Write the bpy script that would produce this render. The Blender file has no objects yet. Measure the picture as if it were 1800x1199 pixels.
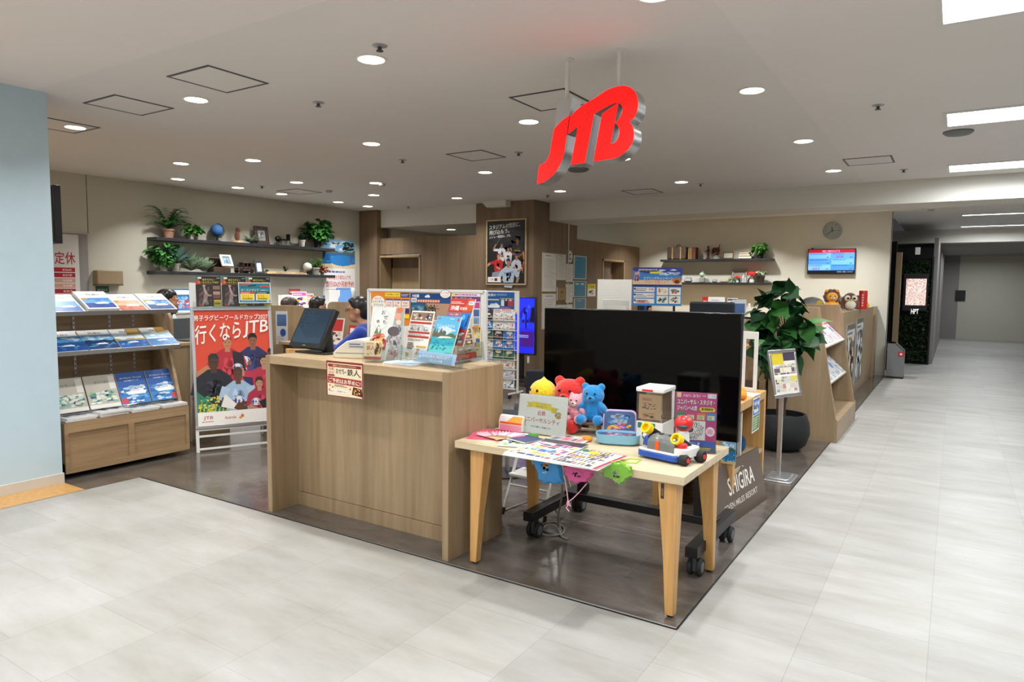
import bpy, bmesh, math, random
from mathutils import Matrix, Vector, Euler
import numpy as np
SC = bpy.context.scene
COL = SC.collection
random.seed(7)
# ---------------------------------------------------------------- camera
F_PX = 1212.0; PITCH, ROLL, YAW = [math.radians(a) for a in (4.566, 0.562, 32.598)]
EYE = Vector((0, 0, 1.6))
FW = Vector((-math.sin(YAW) * math.cos(PITCH), math.cos(YAW) * math.cos(PITCH), -math.sin(PITCH)))
_r = Vector((math.cos(YAW), math.sin(YAW), 0)); _u = _r.cross(FW)
RT = math.cos(ROLL) * _r + math.sin(ROLL) * _u
UP = -math.sin(ROLL) * _r + math.cos(ROLL) * _u
cam = bpy.data.cameras.new('camera'); camo = bpy.data.objects.new('camera', cam); COL.objects.link(camo)
cam.sensor_width = 36.0; cam.lens = F_PX / 1800 * 36.0; cam.clip_end = 200
M = Matrix((RT, UP, -FW)).transposed().to_4x4(); M.translation = EYE
camo.matrix_world = M
SC.camera = camo
# points of the place measured from the photograph: where a sight line meets a real plane
def ray(px, py): return FW * F_PX + RT * (px - 900.5) - UP * (py - 599.5)
def gz(px, py, z): d = ray(px, py); return EYE + d * ((z - EYE.z) / d.z)
def gx(px, py, x): d = ray(px, py); return EYE + d * (x / d.x)
def gy(px, py, y): d = ray(px, py); return EYE + d * (y / d.y)
def gd(px, py, d): r = ray(px, py); return EYE + r * (d / math.hypot(r.x, r.y))
# ---------------------------------------------------------------- world, exposure
w = bpy.data.worlds.new('world'); SC.world = w; w.use_nodes = True
w.node_tree.nodes['Background'].inputs[0].default_value = (0.75, 0.8, 0.85, 1)
w.node_tree.nodes['Background'].inputs[1].default_value = 0.05
vs = SC.view_settings
vs.view_transform = 'Standard'; vs.look = 'None'; vs.gamma = 1.0; vs.use_curve_mapping = False
vs.exposure = 0.0
SC.cycles.max_bounces = 8; SC.cycles.diffuse_bounces = 5; SC.cycles.glossy_bounces = 4
SC.cycles.transmission_bounces = 6; SC.cycles.transparent_max_bounces = 12
SC.cycles.use_denoising = True
SC.cycles.sample_clamp_indirect = 4.0; SC.cycles.caustics_reflective = False; SC.cycles.caustics_refractive = False
ZC = 3.03
# ---------------------------------------------------------------- lights
LAMP_W = 18.0
def lamp(loc, power, size=0.12, color=(1, .995, .975), rect=None, spread=170):
    l = bpy.data.lights.new('lamp', 'AREA'); o = bpy.data.objects.new('lamp', l); COL.objects.link(o)
    l.energy = power; l.color = color; l.spread = math.radians(spread)
    if rect: l.shape = 'RECTANGLE'; l.size, l.size_y = rect
    else: l.shape = 'DISK'; l.size = size
    o.location = loc
    return o
GX = (-1.31, -3.2, -5.07, -6.95); GY = (3.31, 5.24, 7.26, 9.23)
DOWNLIGHTS = [(x, y, 'grid') for y in GY for x in GX if not (y > 9 and x < -6.9)] + [(-6.95, 9.15, 'grid')]
DOWNLIGHTS += [(-9.12, y, 'wall') for y in (5.65, 6.6, 7.4, 8.6, 9.32)]
DOWNLIGHTS += [(-7.9, y, 'inner') for y in (4.94, 6.67, 8.21)]
DOWNLIGHTS += [(-7.3, 13.2, 'back'), (-5.0, 13.55, 'back'), (-3.45, 13.55, 'back'), (-1.75, 13.55, 'back')]
DOWNLIGHTS += [(-1.31, 1.36, 'grid'), (-3.2, 1.36, 'grid'), (-5.07, 1.36, 'grid')]
for x, y, k in DOWNLIGHTS:
    lamp((x, y, ZC - .03), LAMP_W * {'grid': 1.0, 'wall': .9, 'inner': .8, 'back': 1.7}[k], spread={'grid': 135, 'wall': 112, 'inner': 135, 'back': 118}[k])
TROFFERS = [(0.5, y) for y in (-2.6, .7, 4.2, 6.95, 9.72)]
for x, y in TROFFERS:
    lamp((x, y, ZC - .035), 50.0, rect=(1.25, .5), color=(.93, .97, 1))
for y in (12.6, 15.79, 18.6):
    lamp((.65, y, ZC - .035), 34.0, rect=(1.2, .12), color=(.93, .97, 1))
for y in (22.5, 25.2): lamp((.65, y, 2.70), 28.0, rect=(1.2, .12), color=(.93, .97, 1))  # added lamps without fixtures, brighten the passage end wall
# corridor lamps of the mall behind the camera
for x, y in ((-2.5, -.9), (-5.2, -.9), (-7.9, -.9), (-2.5, -2.9), (-5.2, -2.9), (-7.9, .9)):
    lamp((x, y, ZC - .035), 36.0, rect=(1.25, .3), color=(.95, .97, 1))
# ---------------------------------------------------------------- materials
MATS = {}
def nodes(name):
    m = bpy.data.materials.new(name); m.use_nodes = True
    nt = m.node_tree; b = nt.nodes['Principled BSDF']
    MATS[name] = m
    return m, nt, b
def srgb(c):
    if isinstance(c, str):
        c = c.lstrip('#'); c = tuple(int(c[i:i + 2], 16) / 255 for i in (0, 2, 4))
    return tuple(((v + .055) / 1.055) ** 2.4 if v > .04045 else v / 12.92 for v in c[:3]) + (1,)
def nd(nt, t, **k):
    n = nt.nodes.new(t)
    for a, v in k.items(): setattr(n, a, v)
    return n
def pm(name, col, rough=.5, metal=0, var=.06, scale=(8, 8, 8), bump=0, spec=.5, trans=0, coat=0, detail=4, sheen=0):
    """procedural material: base colour broken by noise in object space"""
    m, nt, b = nodes(name)
    tc = nd(nt, 'ShaderNodeTexCoord'); mp = nd(nt, 'ShaderNodeMapping'); mp.inputs['Scale'].default_value = scale
    nz = nd(nt, 'ShaderNodeTexNoise'); nz.inputs['Scale'].default_value = 1; nz.inputs['Detail'].default_value = detail
    nt.links.new(tc.outputs['Object'], mp.inputs[0]); nt.links.new(mp.outputs[0], nz.inputs['Vector'])
    mx = nd(nt, 'ShaderNodeMix', data_type='RGBA')
    c = srgb(col); mx.inputs[6].default_value = tuple(max(0, v * (1 - var * 2)) for v in c[:3]) + (1,)
    mx.inputs[7].default_value = tuple(min(1, v * (1 + var * 2)) for v in c[:3]) + (1,)
    nt.links.new(nz.outputs[0], mx.inputs[0]); nt.links.new(mx.outputs[2], b.inputs['Base Color'])
    b.inputs['Roughness'].default_value = rough; b.inputs['Metallic'].default_value = metal
    b.inputs['Specular IOR Level'].default_value = spec
    b.inputs['Transmission Weight'].default_value = trans; b.inputs['Coat Weight'].default_value = coat
    b.inputs['Sheen Weight'].default_value = sheen
    if bump:
        bp = nd(nt, 'ShaderNodeBump'); bp.inputs['Strength'].default_value = bump; bp.inputs['Distance'].default_value = .01
        nt.links.new(nz.outputs[0], bp.inputs['Height']); nt.links.new(bp.outputs[0], b.inputs['Normal'])
    return m
def wood(name, c1, c2, scale=(14, 14, .7), rough=.42, streak=30):
    m, nt, b = nodes(name)
    tc = nd(nt, 'ShaderNodeTexCoord'); mp = nd(nt, 'ShaderNodeMapping'); mp.inputs['Scale'].default_value = scale
    nt.links.new(tc.outputs['Object'], mp.inputs[0])
    n1 = nd(nt, 'ShaderNodeTexNoise'); n1.inputs['Scale'].default_value = 1; n1.inputs['Detail'].default_value = 6; n1.inputs['Distortion'].default_value = .4
    n2 = nd(nt, 'ShaderNodeTexNoise'); n2.inputs['Scale'].default_value = streak / 5; n2.inputs['Detail'].default_value = 3
    nt.links.new(mp.outputs[0], n1.inputs['Vector']); nt.links.new(mp.outputs[0], n2.inputs['Vector'])
    ad = nd(nt, 'ShaderNodeMath', operation='MULTIPLY_ADD'); ad.inputs[1].default_value = .35; 
    nt.links.new(n2.outputs[0], ad.inputs[0]); nt.links.new(n1.outputs[0], ad.inputs[2])
    rp = nd(nt, 'ShaderNodeValToRGB'); rp.color_ramp.elements[0].position = .45; rp.color_ramp.elements[1].position = .9
    rp.color_ramp.elements[0].color = srgb(c1); rp.color_ramp.elements[1].color = srgb(c2)
    nt.links.new(ad.outputs[0], rp.inputs[0]); nt.links.new(rp.outputs[0], b.inputs['Base Color'])
    b.inputs['Roughness'].default_value = rough
    bp = nd(nt, 'ShaderNodeBump'); bp.inputs['Strength'].default_value = .05; bp.inputs['Distance'].default_value = .004
    nt.links.new(ad.outputs[0], bp.inputs['Height']); nt.links.new(bp.outputs[0], b.inputs['Normal'])
    return m
def emit(name, col, strength):
    m, nt, b = nodes(name)
    b.inputs['Base Color'].default_value = srgb(col); b.inputs['Emission Color'].default_value = srgb(col)
    b.inputs['Emission Strength'].default_value = strength
    return m
wood('counter_wood', '#8a7457', '#a58f70')
wood('counter_top_wood', '#a58c6a', '#bfa784', scale=(1.2, 14, 14))
wood('wall_wood', '#685440', '#7d6850', scale=(9, 9, .5), rough=.5)
wood('rack_wood', '#8a7052', '#a88d6a', scale=(14, .8, 14))
wood('kiosk_wood', '#8f7a5e', '#a78f70', scale=(12, 12, .7))
wood('table_top_wood', '#c2ae8c', '#d8c7a8', scale=(1.5, 16, 16), rough=.38)
wood('beech_wood', '#bb8a50', '#d2a566', scale=(30, 30, 1.2), rough=.4)
wood('dark_bench_wood', '#4a2c17', '#7a4c28', scale=(8, 40, 40))
wood('drift_wood', '#8a6a45', '#c9ab7d', scale=(5, 40, 40), rough=.8)
wood('old_trunk_leather', '#2c2119', '#4a3828', scale=(10, 10, 10), rough=.5)
pm('wall_paint', '#c2bfb2', .75, var=.02, scale=(1.5, 1.5, 1.5))
pm('wall_paint_white', '#d2d0c4', .75, var=.02, scale=(1.5, 1.5, 1.5))
pm('ceiling_paint', '#dedddb', .9, var=.02, scale=(.6, .6, .6))
pm('ceiling_lighter_tone', '#e4e1df', .9, var=.02, scale=(.6, .6, .6))  # slightly lighter ceiling tone over the corridor, passage and rear
pm('beam_paint', '#d6d3ca', .85, var=.02, scale=(.6, .6, .6))
pm('grey_wall_paint', '#8f8b88', .7, var=.03)
pm('pale_blue_paint', '#b9cfdb', .5, var=.02)
pm('baseboard_white', '#c8c3b8', .5, var=.03)
pm('white_metal', '#dcdcd8', .35, var=.02)
pm('aluminium', '#c3c5c8', .3, metal=.85, var=.03, scale=(2, 60, 60))
pm('silver_plastic', '#a9adb0', .35, metal=.3, var=.03)
pm('black_metal', '#0d0d0e', .4, metal=.2, var=.1)
pm('black_plastic', '#141415', .4, var=.1)
pm('black_glass', '#030304', .08, var=.02, spec=.16)
pm('shelf_laminate', '#26272b', .45, var=.06)
pm('rubber_black', '#1a1b1c', .7, var=.1)
pm('grey_plastic', '#6d7072', .45, var=.05)
pm('dark_grey_plastic', '#3c4044', .45, var=.05)
pm('beige_plastic', '#d9d4c2', .4, var=.03)
pm('white_plastic', '#e8e8e4', .3, var=.02)
pm('matt_black_pot', '#16181a', .75, var=.1)
pm('terracotta', '#9b7460', .8, var=.1, scale=(20, 20, 20))
pm('white_ceramic', '#d4d1c8', .35, var=.03)
pm('grey_ceramic', '#9a988e', .6, var=.06)
pm('leaf_dark', '#1c4423', .5, spec=.3, var=.28, scale=(9, 9, 9))
pm('leaf_mid', '#336b2c', .5, spec=.3, var=.25, scale=(14, 14, 14))
pm('leaf_bright', '#4f8a38', .5, spec=.3, var=.25, scale=(14, 14, 14))
pm('leaf_pale', '#9fb49a', .5, var=.22, scale=(20, 20, 20))
pm('leaf_blue', '#6f8f8b', .5, var=.22, scale=(20, 20, 20))
pm('leaf_hedge', '#26371d', .6, var=.35, scale=(14, 14, 14), spec=.2); pm('leaf_red', '#a0503a', .5, var=.3, scale=(30, 30, 30))
pm('stem_brown', '#3e2f23', .8, var=.2)
pm('soil', '#2a211a', .95, var=.3, scale=(60, 60, 60))
pm('hair_black', '#120f0e', .35, var=.3, scale=(60, 60, 10))
pm('hair_brown', '#3a2a22', .4, var=.3, scale=(60, 60, 10))
pm('skin', '#b98768', .5, var=.05)
pm('blue_knit', '#12318f', .85, var=.12, scale=(60, 60, 60), bump=.2, sheen=.3)
pm('white_blouse', '#d5dcd8', .8, var=.05, scale=(20, 20, 20))
pm('dark_trousers', '#1b1d24', .85, var=.1)
pm('navy_jacket', '#1b2236', .85, var=.1)
pm('chair_fabric', '#1c2028', .9, var=.12, scale=(50, 50, 50))
pm('plush_yellow', '#e8c414', .95, var=.15, scale=(70, 70, 70), bump=.8, sheen=.5)
pm('plush_red', '#cf2016', .95, var=.15, scale=(70, 70, 70), bump=.8, sheen=.5)
pm('plush_blue', '#1583c4', .95, var=.15, scale=(70, 70, 70), bump=.8, sheen=.5)
pm('plush_pink', '#eda0ae', .95, var=.12, scale=(70, 70, 70), bump=.8, sheen=.5)
pm('plush_orange', '#df9a22', .95, var=.15, scale=(70, 70, 70), bump=.8, sheen=.5)
pm('plush_brown', '#6a3d22', .95, var=.2, scale=(70, 70, 70), bump=.8, sheen=.5)
pm('plush_cream', '#ddd6c6', .95, var=.1, scale=(70, 70, 70), bump=.8, sheen=.5)
pm('cloth_orange', '#ee8a1f', .9, var=.12, scale=(30, 30, 30), bump=.4)
pm('cloth_blue', '#2d5f92', .8, var=.2, scale=(14, 14, 14), bump=.4)
pm('pouch_blue', '#7db8d3', .45, var=.06)
pm('pouch_lilac', '#b7a5d6', .45, var=.06)
pm('red_plastic', '#d22a2c', .3, var=.06)
pm('yellow_plastic', '#f0c914', .3, var=.05)
pm('blue_plastic', '#1c4fb0', .3, var=.06)
pm('kart_grey', '#6c716f', .3, var=.05, coat=.4)
pm('orange_plastic', '#e2581a', .35, var=.05)
pm('brown_panel', '#5b4c42', .6, var=.04)
pm('gold_metal', '#9a7a35', .35, metal=.7, var=.2, scale=(20, 20, 20))
pm('old_metal', '#4a3a34', .45, metal=.4, var=.25, scale=(30, 30, 30))
pm('cable_grey', '#77746f', .55, var=.05)
pm('cable_black', '#101011', .55, var=.05)
pm('cord_blue', '#49b6d8', .6, var=.05)
pm('cord_pink', '#f1b3c6', .6, var=.05)
pm('cord_green', '#a4cf2c', .6, var=.05)
pm('brown_box', '#8d7a5c', .6, var=.05)
pm('dark_gap', '#070707', .9, var=.05)
pm('book_tan', '#8b6a35', .7, var=.15); pm('book_brown', '#5b2f1f', .7, var=.15)
pm('bin_grey', '#7e8183', .35, metal=.35, var=.03)
pm('curtain', '#8d8072', .9, var=.12, scale=(60, 60, 3))
pm('stone_grey', '#8e8f8a', .8, var=.2, scale=(30, 30, 30))
pm('crystal', '#d9dedd', .15, var=.05, trans=.4)
emit('lamp_glow', '#fff6e6', 14.0)
emit('tube_glow', '#f2f8ff', 9.0)
emit('sign_red_glow', '#ff0806', 1.6)
# clear acrylic: mostly transparent with a mirror film
def acrylic(name, tint, refl=.12, clear=.93):
    m, nt, b = nodes(name)
    out = nt.nodes['Material Output']; nt.nodes.remove(b)
    t = nd(nt, 'ShaderNodeBsdfTransparent'); t.inputs[0].default_value = srgb(tint)
    g = nd(nt, 'ShaderNodeBsdfGlossy'); g.inputs['Roughness'].default_value = .05
    lw = nd(nt, 'ShaderNodeLayerWeight'); lw.inputs[0].default_value = .35
    mr = nd(nt, 'ShaderNodeMapRange'); mr.inputs[3].default_value = .03; mr.inputs[4].default_value = refl * 3
    nt.links.new(lw.outputs['Facing'], mr.inputs[0])
    mx = nd(nt, 'ShaderNodeMixShader'); nt.links.new(mr.outputs[0], mx.inputs[0])
    nt.links.new(t.outputs[0], mx.inputs[1]); nt.links.new(g.outputs[0], mx.inputs[2]); nt.links.new(mx.outputs[0], out.inputs[0])
    return m
acrylic('acrylic', '#f4f7f7'); acrylic('smoky_acrylic', '#ece6de', .12)
pm('vinyl_blue', '#2a83c0', .18, var=.1); pm('vinyl_pink', '#cf4f8e', .18, var=.1); pm('vinyl_green', '#78b03e', .18, var=.1)
# printed paper: each printed shape carries its own ink colour
def printed(name, rough, emis=0):
    m, nt, b = nodes(name)
    a = nd(nt, 'ShaderNodeVertexColor'); a.layer_name = 'ink'
    tc = nd(nt, 'ShaderNodeTexCoord'); nz = nd(nt, 'ShaderNodeTexNoise'); nz.inputs['Scale'].default_value = 90
    nt.links.new(tc.outputs['Object'], nz.inputs['Vector'])
    mr = nd(nt, 'ShaderNodeMapRange'); mr.inputs[3].default_value = .9; mr.inputs[4].default_value = 1.06
    nt.links.new(nz.outputs[0], mr.inputs[0])
    mx = nd(nt, 'ShaderNodeVectorMath', operation='SCALE')
    nt.links.new(a.outputs[0], mx.inputs[0]); nt.links.new(mr.outputs[0], mx.inputs['Scale'])
    nt.links.new(mx.outputs[0], b.inputs['Base Color']); b.inputs['Roughness'].default_value = rough
    if emis:
        nt.links.new(a.outputs[0], b.inputs['Emission Color']); b.inputs['Emission Strength'].default_value = emis
    return m
printed('print', .38); printed('print_matt', .7); printed('screen', .25, .95); printed('screen_dim', .12, .25); printed('paint_marks', .4)
# floors
def floor_light():
    m, nt, b = nodes('floor_light_tile')
    tc = nd(nt, 'ShaderNodeTexCoord'); mp = nd(nt, 'ShaderNodeMapping')
    mp.inputs['Location'].default_value = (.148 * 1 + 5 * .497, 3, 0)
    mp.inputs['Rotation'].default_value = (0, 0, math.radians(90))
    nt.links.new(tc.outputs['Object'], mp.inputs[0])
    br = nd(nt, 'ShaderNodeTexBrick'); br.offset = .18
    br.inputs['Scale'].default_value = 1; br.inputs['Brick Width'].default_value = .4715; br.inputs['Row Height'].default_value = .497
    br.inputs['Mortar Size'].default_value = .0016; br.inputs['Mortar Smooth'].default_value = .2; br.inputs['Bias'].default_value = 0
    br.inputs['Color1'].default_value = srgb('#a5a4a1'); br.inputs['Color2'].default_value = srgb('#aeadaa'); br.inputs['Mortar'].default_value = srgb('#969592')
    nt.links.new(mp.outputs[0], br.inputs['Vector'])
    n1 = nd(nt, 'ShaderNodeTexNoise'); n1.inputs['Scale'].default_value = 1.6; n1.inputs['Detail'].default_value = 6; n1.inputs['Roughness'].default_value = .62
    mp2 = nd(nt, 'ShaderNodeMapping'); mp2.inputs['Scale'].default_value = (1, 3.2, 1); mp2.inputs['Rotation'].default_value = (0, 0, .35)
    nt.links.new(tc.outputs['Object'], mp2.inputs[0]); nt.links.new(mp2.outputs[0], n1.inputs['Vector'])
    rp = nd(nt, 'ShaderNodeValToRGB'); rp.color_ramp.elements[0].position = .3; rp.color_ramp.elements[1].position = .68
    rp.color_ramp.elements[0].color = srgb('#dcd9d0'); rp.color_ramp.elements[1].color = srgb('#ffffff')
    nt.links.new(n1.outputs[0], rp.inputs[0])
    mx = nd(nt, 'ShaderNodeMix', data_type='RGBA', blend_type='MULTIPLY'); mx.inputs[0].default_value = .8
    nt.links.new(br.outputs[0], mx.inputs[6]); nt.links.new(rp.outputs[0], mx.inputs[7]); nt.links.new(mx.outputs[2], b.inputs['Base Color'])
    b.inputs['Roughness'].default_value = .42; b.inputs['Specular IOR Level'].default_value = .35
floor_light()
def floor_dark():
    m, nt, b = nodes('floor_dark_stone')
    tc = nd(nt, 'ShaderNodeTexCoord'); mp = nd(nt, 'ShaderNodeMapping'); mp.inputs['Location'].default_value = (.1, .2, 0)
    nt.links.new(tc.outputs['Object'], mp.inputs[0])
    br = nd(nt, 'ShaderNodeTexBrick'); br.offset = .5
    br.inputs['Scale'].default_value = 1; br.inputs['Brick Width'].default_value = .9; br.inputs['Row Height'].default_value = .45
    br.inputs['Mortar Size'].default_value = .0012; br.inputs['Color1'].default_value = srgb('#676058'); br.inputs['Color2'].default_value = srgb('#6f6963'); br.inputs['Mortar'].default_value = srgb('#57514e')
    nt.links.new(mp.outputs[0], br.inputs['Vector'])
    n1 = nd(nt, 'ShaderNodeTexNoise'); n1.inputs['Scale'].default_value = 2.6; n1.inputs['Detail'].default_value = 8; n1.inputs['Roughness'].default_value = .65; n1.inputs['Distortion'].default_value = .8
    mp2 = nd(nt, 'ShaderNodeMapping'); mp2.inputs['Scale'].default_value = (1, 2.5, 1); mp2.inputs['Rotation'].default_value = (0, 0, .5)
    nt.links.new(tc.outputs['Object'], mp2.inputs[0]); nt.links.new(mp2.outputs[0], n1.inputs['Vector'])
    rp = nd(nt, 'ShaderNodeValToRGB'); rp.color_ramp.elements[0].position = .3; rp.color_ramp.elements[1].position = .75
    rp.color_ramp.elements[0].color = srgb('#b9b1ad'); rp.color_ramp.elements[1].color = srgb('#ffffff')
    nt.links.new(n1.outputs[0], rp.inputs[0])
    mx = nd(nt, 'ShaderNodeMix', data_type='RGBA', blend_type='MULTIPLY'); mx.inputs[0].default_value = 1
    nt.links.new(br.outputs[0], mx.inputs[6]); nt.links.new(rp.outputs[0], mx.inputs[7]); nt.links.new(mx.outputs[2], b.inputs['Base Color'])
    b.inputs['Roughness'].default_value = .17; b.inputs['Specular IOR Level'].default_value = .5
    n3 = nd(nt, 'ShaderNodeTexNoise'); n3.inputs['Scale'].default_value = 14; n3.inputs['Detail'].default_value = 2
    nt.links.new(tc.outputs['Object'], n3.inputs['Vector'])
    bp = nd(nt, 'ShaderNodeBump'); bp.inputs['Strength'].default_value = .06; bp.inputs['Distance'].default_value = .02
    nt.links.new(n3.outputs[0], bp.inputs['Height']); nt.links.new(bp.outputs[0], b.inputs['Normal'])
floor_dark()
# ---------------------------------------------------------------- mesh builder
Z = Vector((0, 0, 1))
def basis(o, r, u):
    """matrix whose local x runs along r, y along u, z towards the viewer of the face"""
    r = Vector(r).normalized(); u = Vector(u); n = r.cross(u).normalized(); u = n.cross(r).normalized()
    m = Matrix((r, u, n)).transposed().to_4x4(); m.translation = Vector(o); return m
def rot(p, rz=0, rx=0, ry=0): return Matrix.Translation(Vector(p)) @ Euler((rx, ry, rz)).to_matrix().to_4x4()
class B:
    def __init__(s, mat=None, M=None):
        s.v = []; s.f = []; s.mi = []; s.c = []; s.mats = []; s.cm = 0; s.cc = (1, 1, 1); s.M = M or Matrix.Identity(4)
        if mat: s.mat(mat)
    def mat(s, n):
        if n not in s.mats: s.mats.append(n)
        s.cm = s.mats.index(n); return s
    def add(s, vs, fs):
        k = len(s.v); s.v += [s.M @ Vector(p) for p in vs]
        for f in fs: s.f.append([k + i for i in f]); s.mi.append(s.cm); s.c.append(s.cc)
        return s
    def box(s, x0, y0, z0, x1, y1, z1):
        x0, x1 = min(x0, x1), max(x0, x1); y0, y1 = min(y0, y1), max(y0, y1); z0, z1 = min(z0, z1), max(z0, z1)
        return s.add([(x, y, z) for z in (z0, z1) for y in (y0, y1) for x in (x0, x1)],
                     [(0, 2, 3, 1), (4, 5, 7, 6), (0, 1, 5, 4), (2, 6, 7, 3), (0, 4, 6, 2), (1, 3, 7, 5)])
    def quad(s, *p): return s.add(p, [tuple(range(len(p)))])
    def prism(s, poly, h, z0=0):
        n = len(poly); a = sum(poly[i][0] * poly[(i + 1) % n][1] - poly[(i + 1) % n][0] * poly[i][1] for i in range(n))
        if a < 0: poly = poly[::-1]
        return s.add([(x, y, z0) for x, y in poly] + [(x, y, z0 + h) for x, y in poly],
                     [tuple(range(n))[::-1], tuple(range(n, 2 * n))] + [(i, (i + 1) % n, n + (i + 1) % n, n + i) for i in range(n)])
    def loft(s, rings, cap=True):
        n = len(rings[0]); vs = [p for r in rings for p in r]
        fs = [(k * n + i, k * n + (i + 1) % n, (k + 1) * n + (i + 1) % n, (k + 1) * n + i) for k in range(len(rings) - 1) for i in range(n)]
        if cap: fs += [tuple(range(n))[::-1], tuple(range((len(rings) - 1) * n, len(rings) * n))]
        return s.add(vs, fs)
    def lathe(s, prof, n=24, c=(0, 0, 0), sx=1, sy=1):
        return s.loft([[(c[0] + r * sx * math.cos(2 * math.pi * i / n), c[1] + r * sy * math.sin(2 * math.pi * i / n), c[2] + z) for i in range(n)] for r, z in prof])
    def tube(s, path, r, n=8, r2=None):
        P = [Vector(p) for p in path]; rings = []
        t = (P[1] - P[0]).normalized(); nrm = t.orthogonal().normalized()
        for i, p in enumerate(P):
            t = ((P[min(i + 1, len(P) - 1)] - P[max(i - 1, 0)])).normalized()
            nrm = (nrm - t * nrm.dot(t)).normalized(); bn = t.cross(nrm)
            rr = r if r2 is None else r + (r2 - r) * i / (len(P) - 1)
            rings.append([p + (nrm * math.cos(2 * math.pi * k / n) + bn * math.sin(2 * math.pi * k / n)) * rr for k in range(n)])
        return s.loft(rings)
    def ell(s, c, rx, ry=None, rz=None, n=16, m=10, R=None):
        ry = ry or rx; rz = rz or rx; rings = []
        for j in range(m + 1):
            a = -math.pi / 2 + math.pi * j / m; rr = max(math.cos(a), 1e-3)
            rings.append([Vector((rx * rr * math.cos(2 * math.pi * i / n), ry * rr * math.sin(2 * math.pi * i / n), rz * math.sin(a))) for i in range(n)])
        if R is not None: rings = [[R @ p for p in r] for r in rings]
        return s.loft([[p + Vector(c) for p in r] for r in rings])
    def build(s, name, parent=None, bevel=0, smooth=True, seg=2, sub=0, kind=None, loc=None, label=None, remesh=0, rz=0):
        me = bpy.data.meshes.new(name)
        inv = Matrix.Identity(4)
        o = bpy.data.objects.new(name, me); COL.objects.link(o)
        if parent is not None: inv = world(parent).inverted(); o.parent = parent
        elif loc is not None: o.location = loc; o.rotation_euler = (0, 0, rz); inv = o.matrix_basis.inverted()
        me.from_pydata([inv @ p for p in s.v], [], s.f)
        for n in s.mats: me.materials.append(MATS[n])
        me.polygons.foreach_set('material_index', s.mi)
        if any(MATS[n].name in ('print', 'print_matt', 'screen', 'screen_dim', 'paint_marks') for n in s.mats):
            ca = me.color_attributes.new('ink', 'FLOAT_COLOR', 'CORNER'); d = []
            for p, c in zip(s.f, s.c): d += list(srgb(c)) * len(p)
            ca.data.foreach_set('color', d)
        me.update()
        if smooth and len(s.f) < 60000:
            me.polygons.foreach_set('use_smooth', [True] * len(s.f)); me.set_sharp_from_angle(angle=math.radians(38))
        if remesh:
            r = o.modifiers.new('fuse', 'REMESH'); r.mode = 'VOXEL'; r.voxel_size = remesh; r.use_smooth_shade = True
            r = o.modifiers.new('soft', 'SMOOTH'); r.iterations = 4; r.factor = .5
        if bevel:
            bv = o.modifiers.new('bevel', 'BEVEL'); bv.width = bevel; bv.segments = seg; bv.limit_method = 'ANGLE'; bv.angle_limit = math.radians(40); bv.harden_normals = False
        if sub: o.modifiers.new('sub', 'SUBSURF').levels = sub; o.modifiers['sub'].render_levels = sub
        if kind: o['kind'] = kind
        if label: o['label'] = label
        return o
WM = {}
def world(o):
    m = o.matrix_basis.copy()
    p = o.parent
    while p: m = p.matrix_basis @ m; p = p.parent
    return m
def tag(o, label, cat, group=None, kind=None):
    o['label'] = label; o['category'] = cat
    if group: o['group'] = group
    if kind: o['kind'] = kind
    return o
def thing(name, label, cat, loc=(0, 0, 0), rz=0, group=None):
    o = bpy.data.objects.new(name, None); COL.objects.link(o); o.empty_display_size = .1
    o.location = loc; o.rotation_euler = (0, 0, rz)
    return tag(o, label, cat, group)
def solo(b, name, label, cat, loc, group=None, rz=0, **k):
    return tag(b.build(name, loc=loc, rz=rz, **k), label, cat, group)
def struct(b, name, **k): return b.build(name, kind='structure', **k)
def dup(o, loc, rz=None, label=None, group=None):
    r = o.copy(); COL.objects.link(r); r.location = loc
    if rz is not None: r.rotation_euler = (0, 0, rz)
    if label: r['label'] = label
    if group: r['group'] = group
    for ch in list(o.children):
        c = ch.copy(); COL.objects.link(c); c.parent = r
        for g in list(ch.children):
            d = g.copy(); COL.objects.link(d); d.parent = c
    return r
# ---------------------------------------------------------------- printing
TXT = {}
def glyphs(t):
    if t not in TXT:
        cu = bpy.data.curves.new('t', 'FONT'); cu.body = t; cu.resolution_u = 2; cu.offset = .012
        o = bpy.data.objects.new('t', cu); me = o.to_mesh()
        vs = [(v.co.x, v.co.y) for v in me.vertices]; fs = [tuple(p.vertices) for p in me.polygons]
        o.to_mesh_clear(); bpy.data.objects.remove(o); bpy.data.curves.remove(cu)
        x0 = min(v[0] for v in vs); x1 = max(v[0] for v in vs); y0 = min(v[1] for v in vs); y1 = max(v[1] for v in vs)
        TXT[t] = ([((x - x0) / (x1 - x0), (y - y0) / (y1 - y0)) for x, y in vs], fs)
    return TXT[t]
def srgb_mix(c, k):
    c = c.lstrip('#'); v = [int(c[i:i + 2], 16) for i in (0, 2, 4)]; v = [max(0, min(255, int(q + k * 255))) for q in v]; return '#%02x%02x%02x' % tuple(v)
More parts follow.
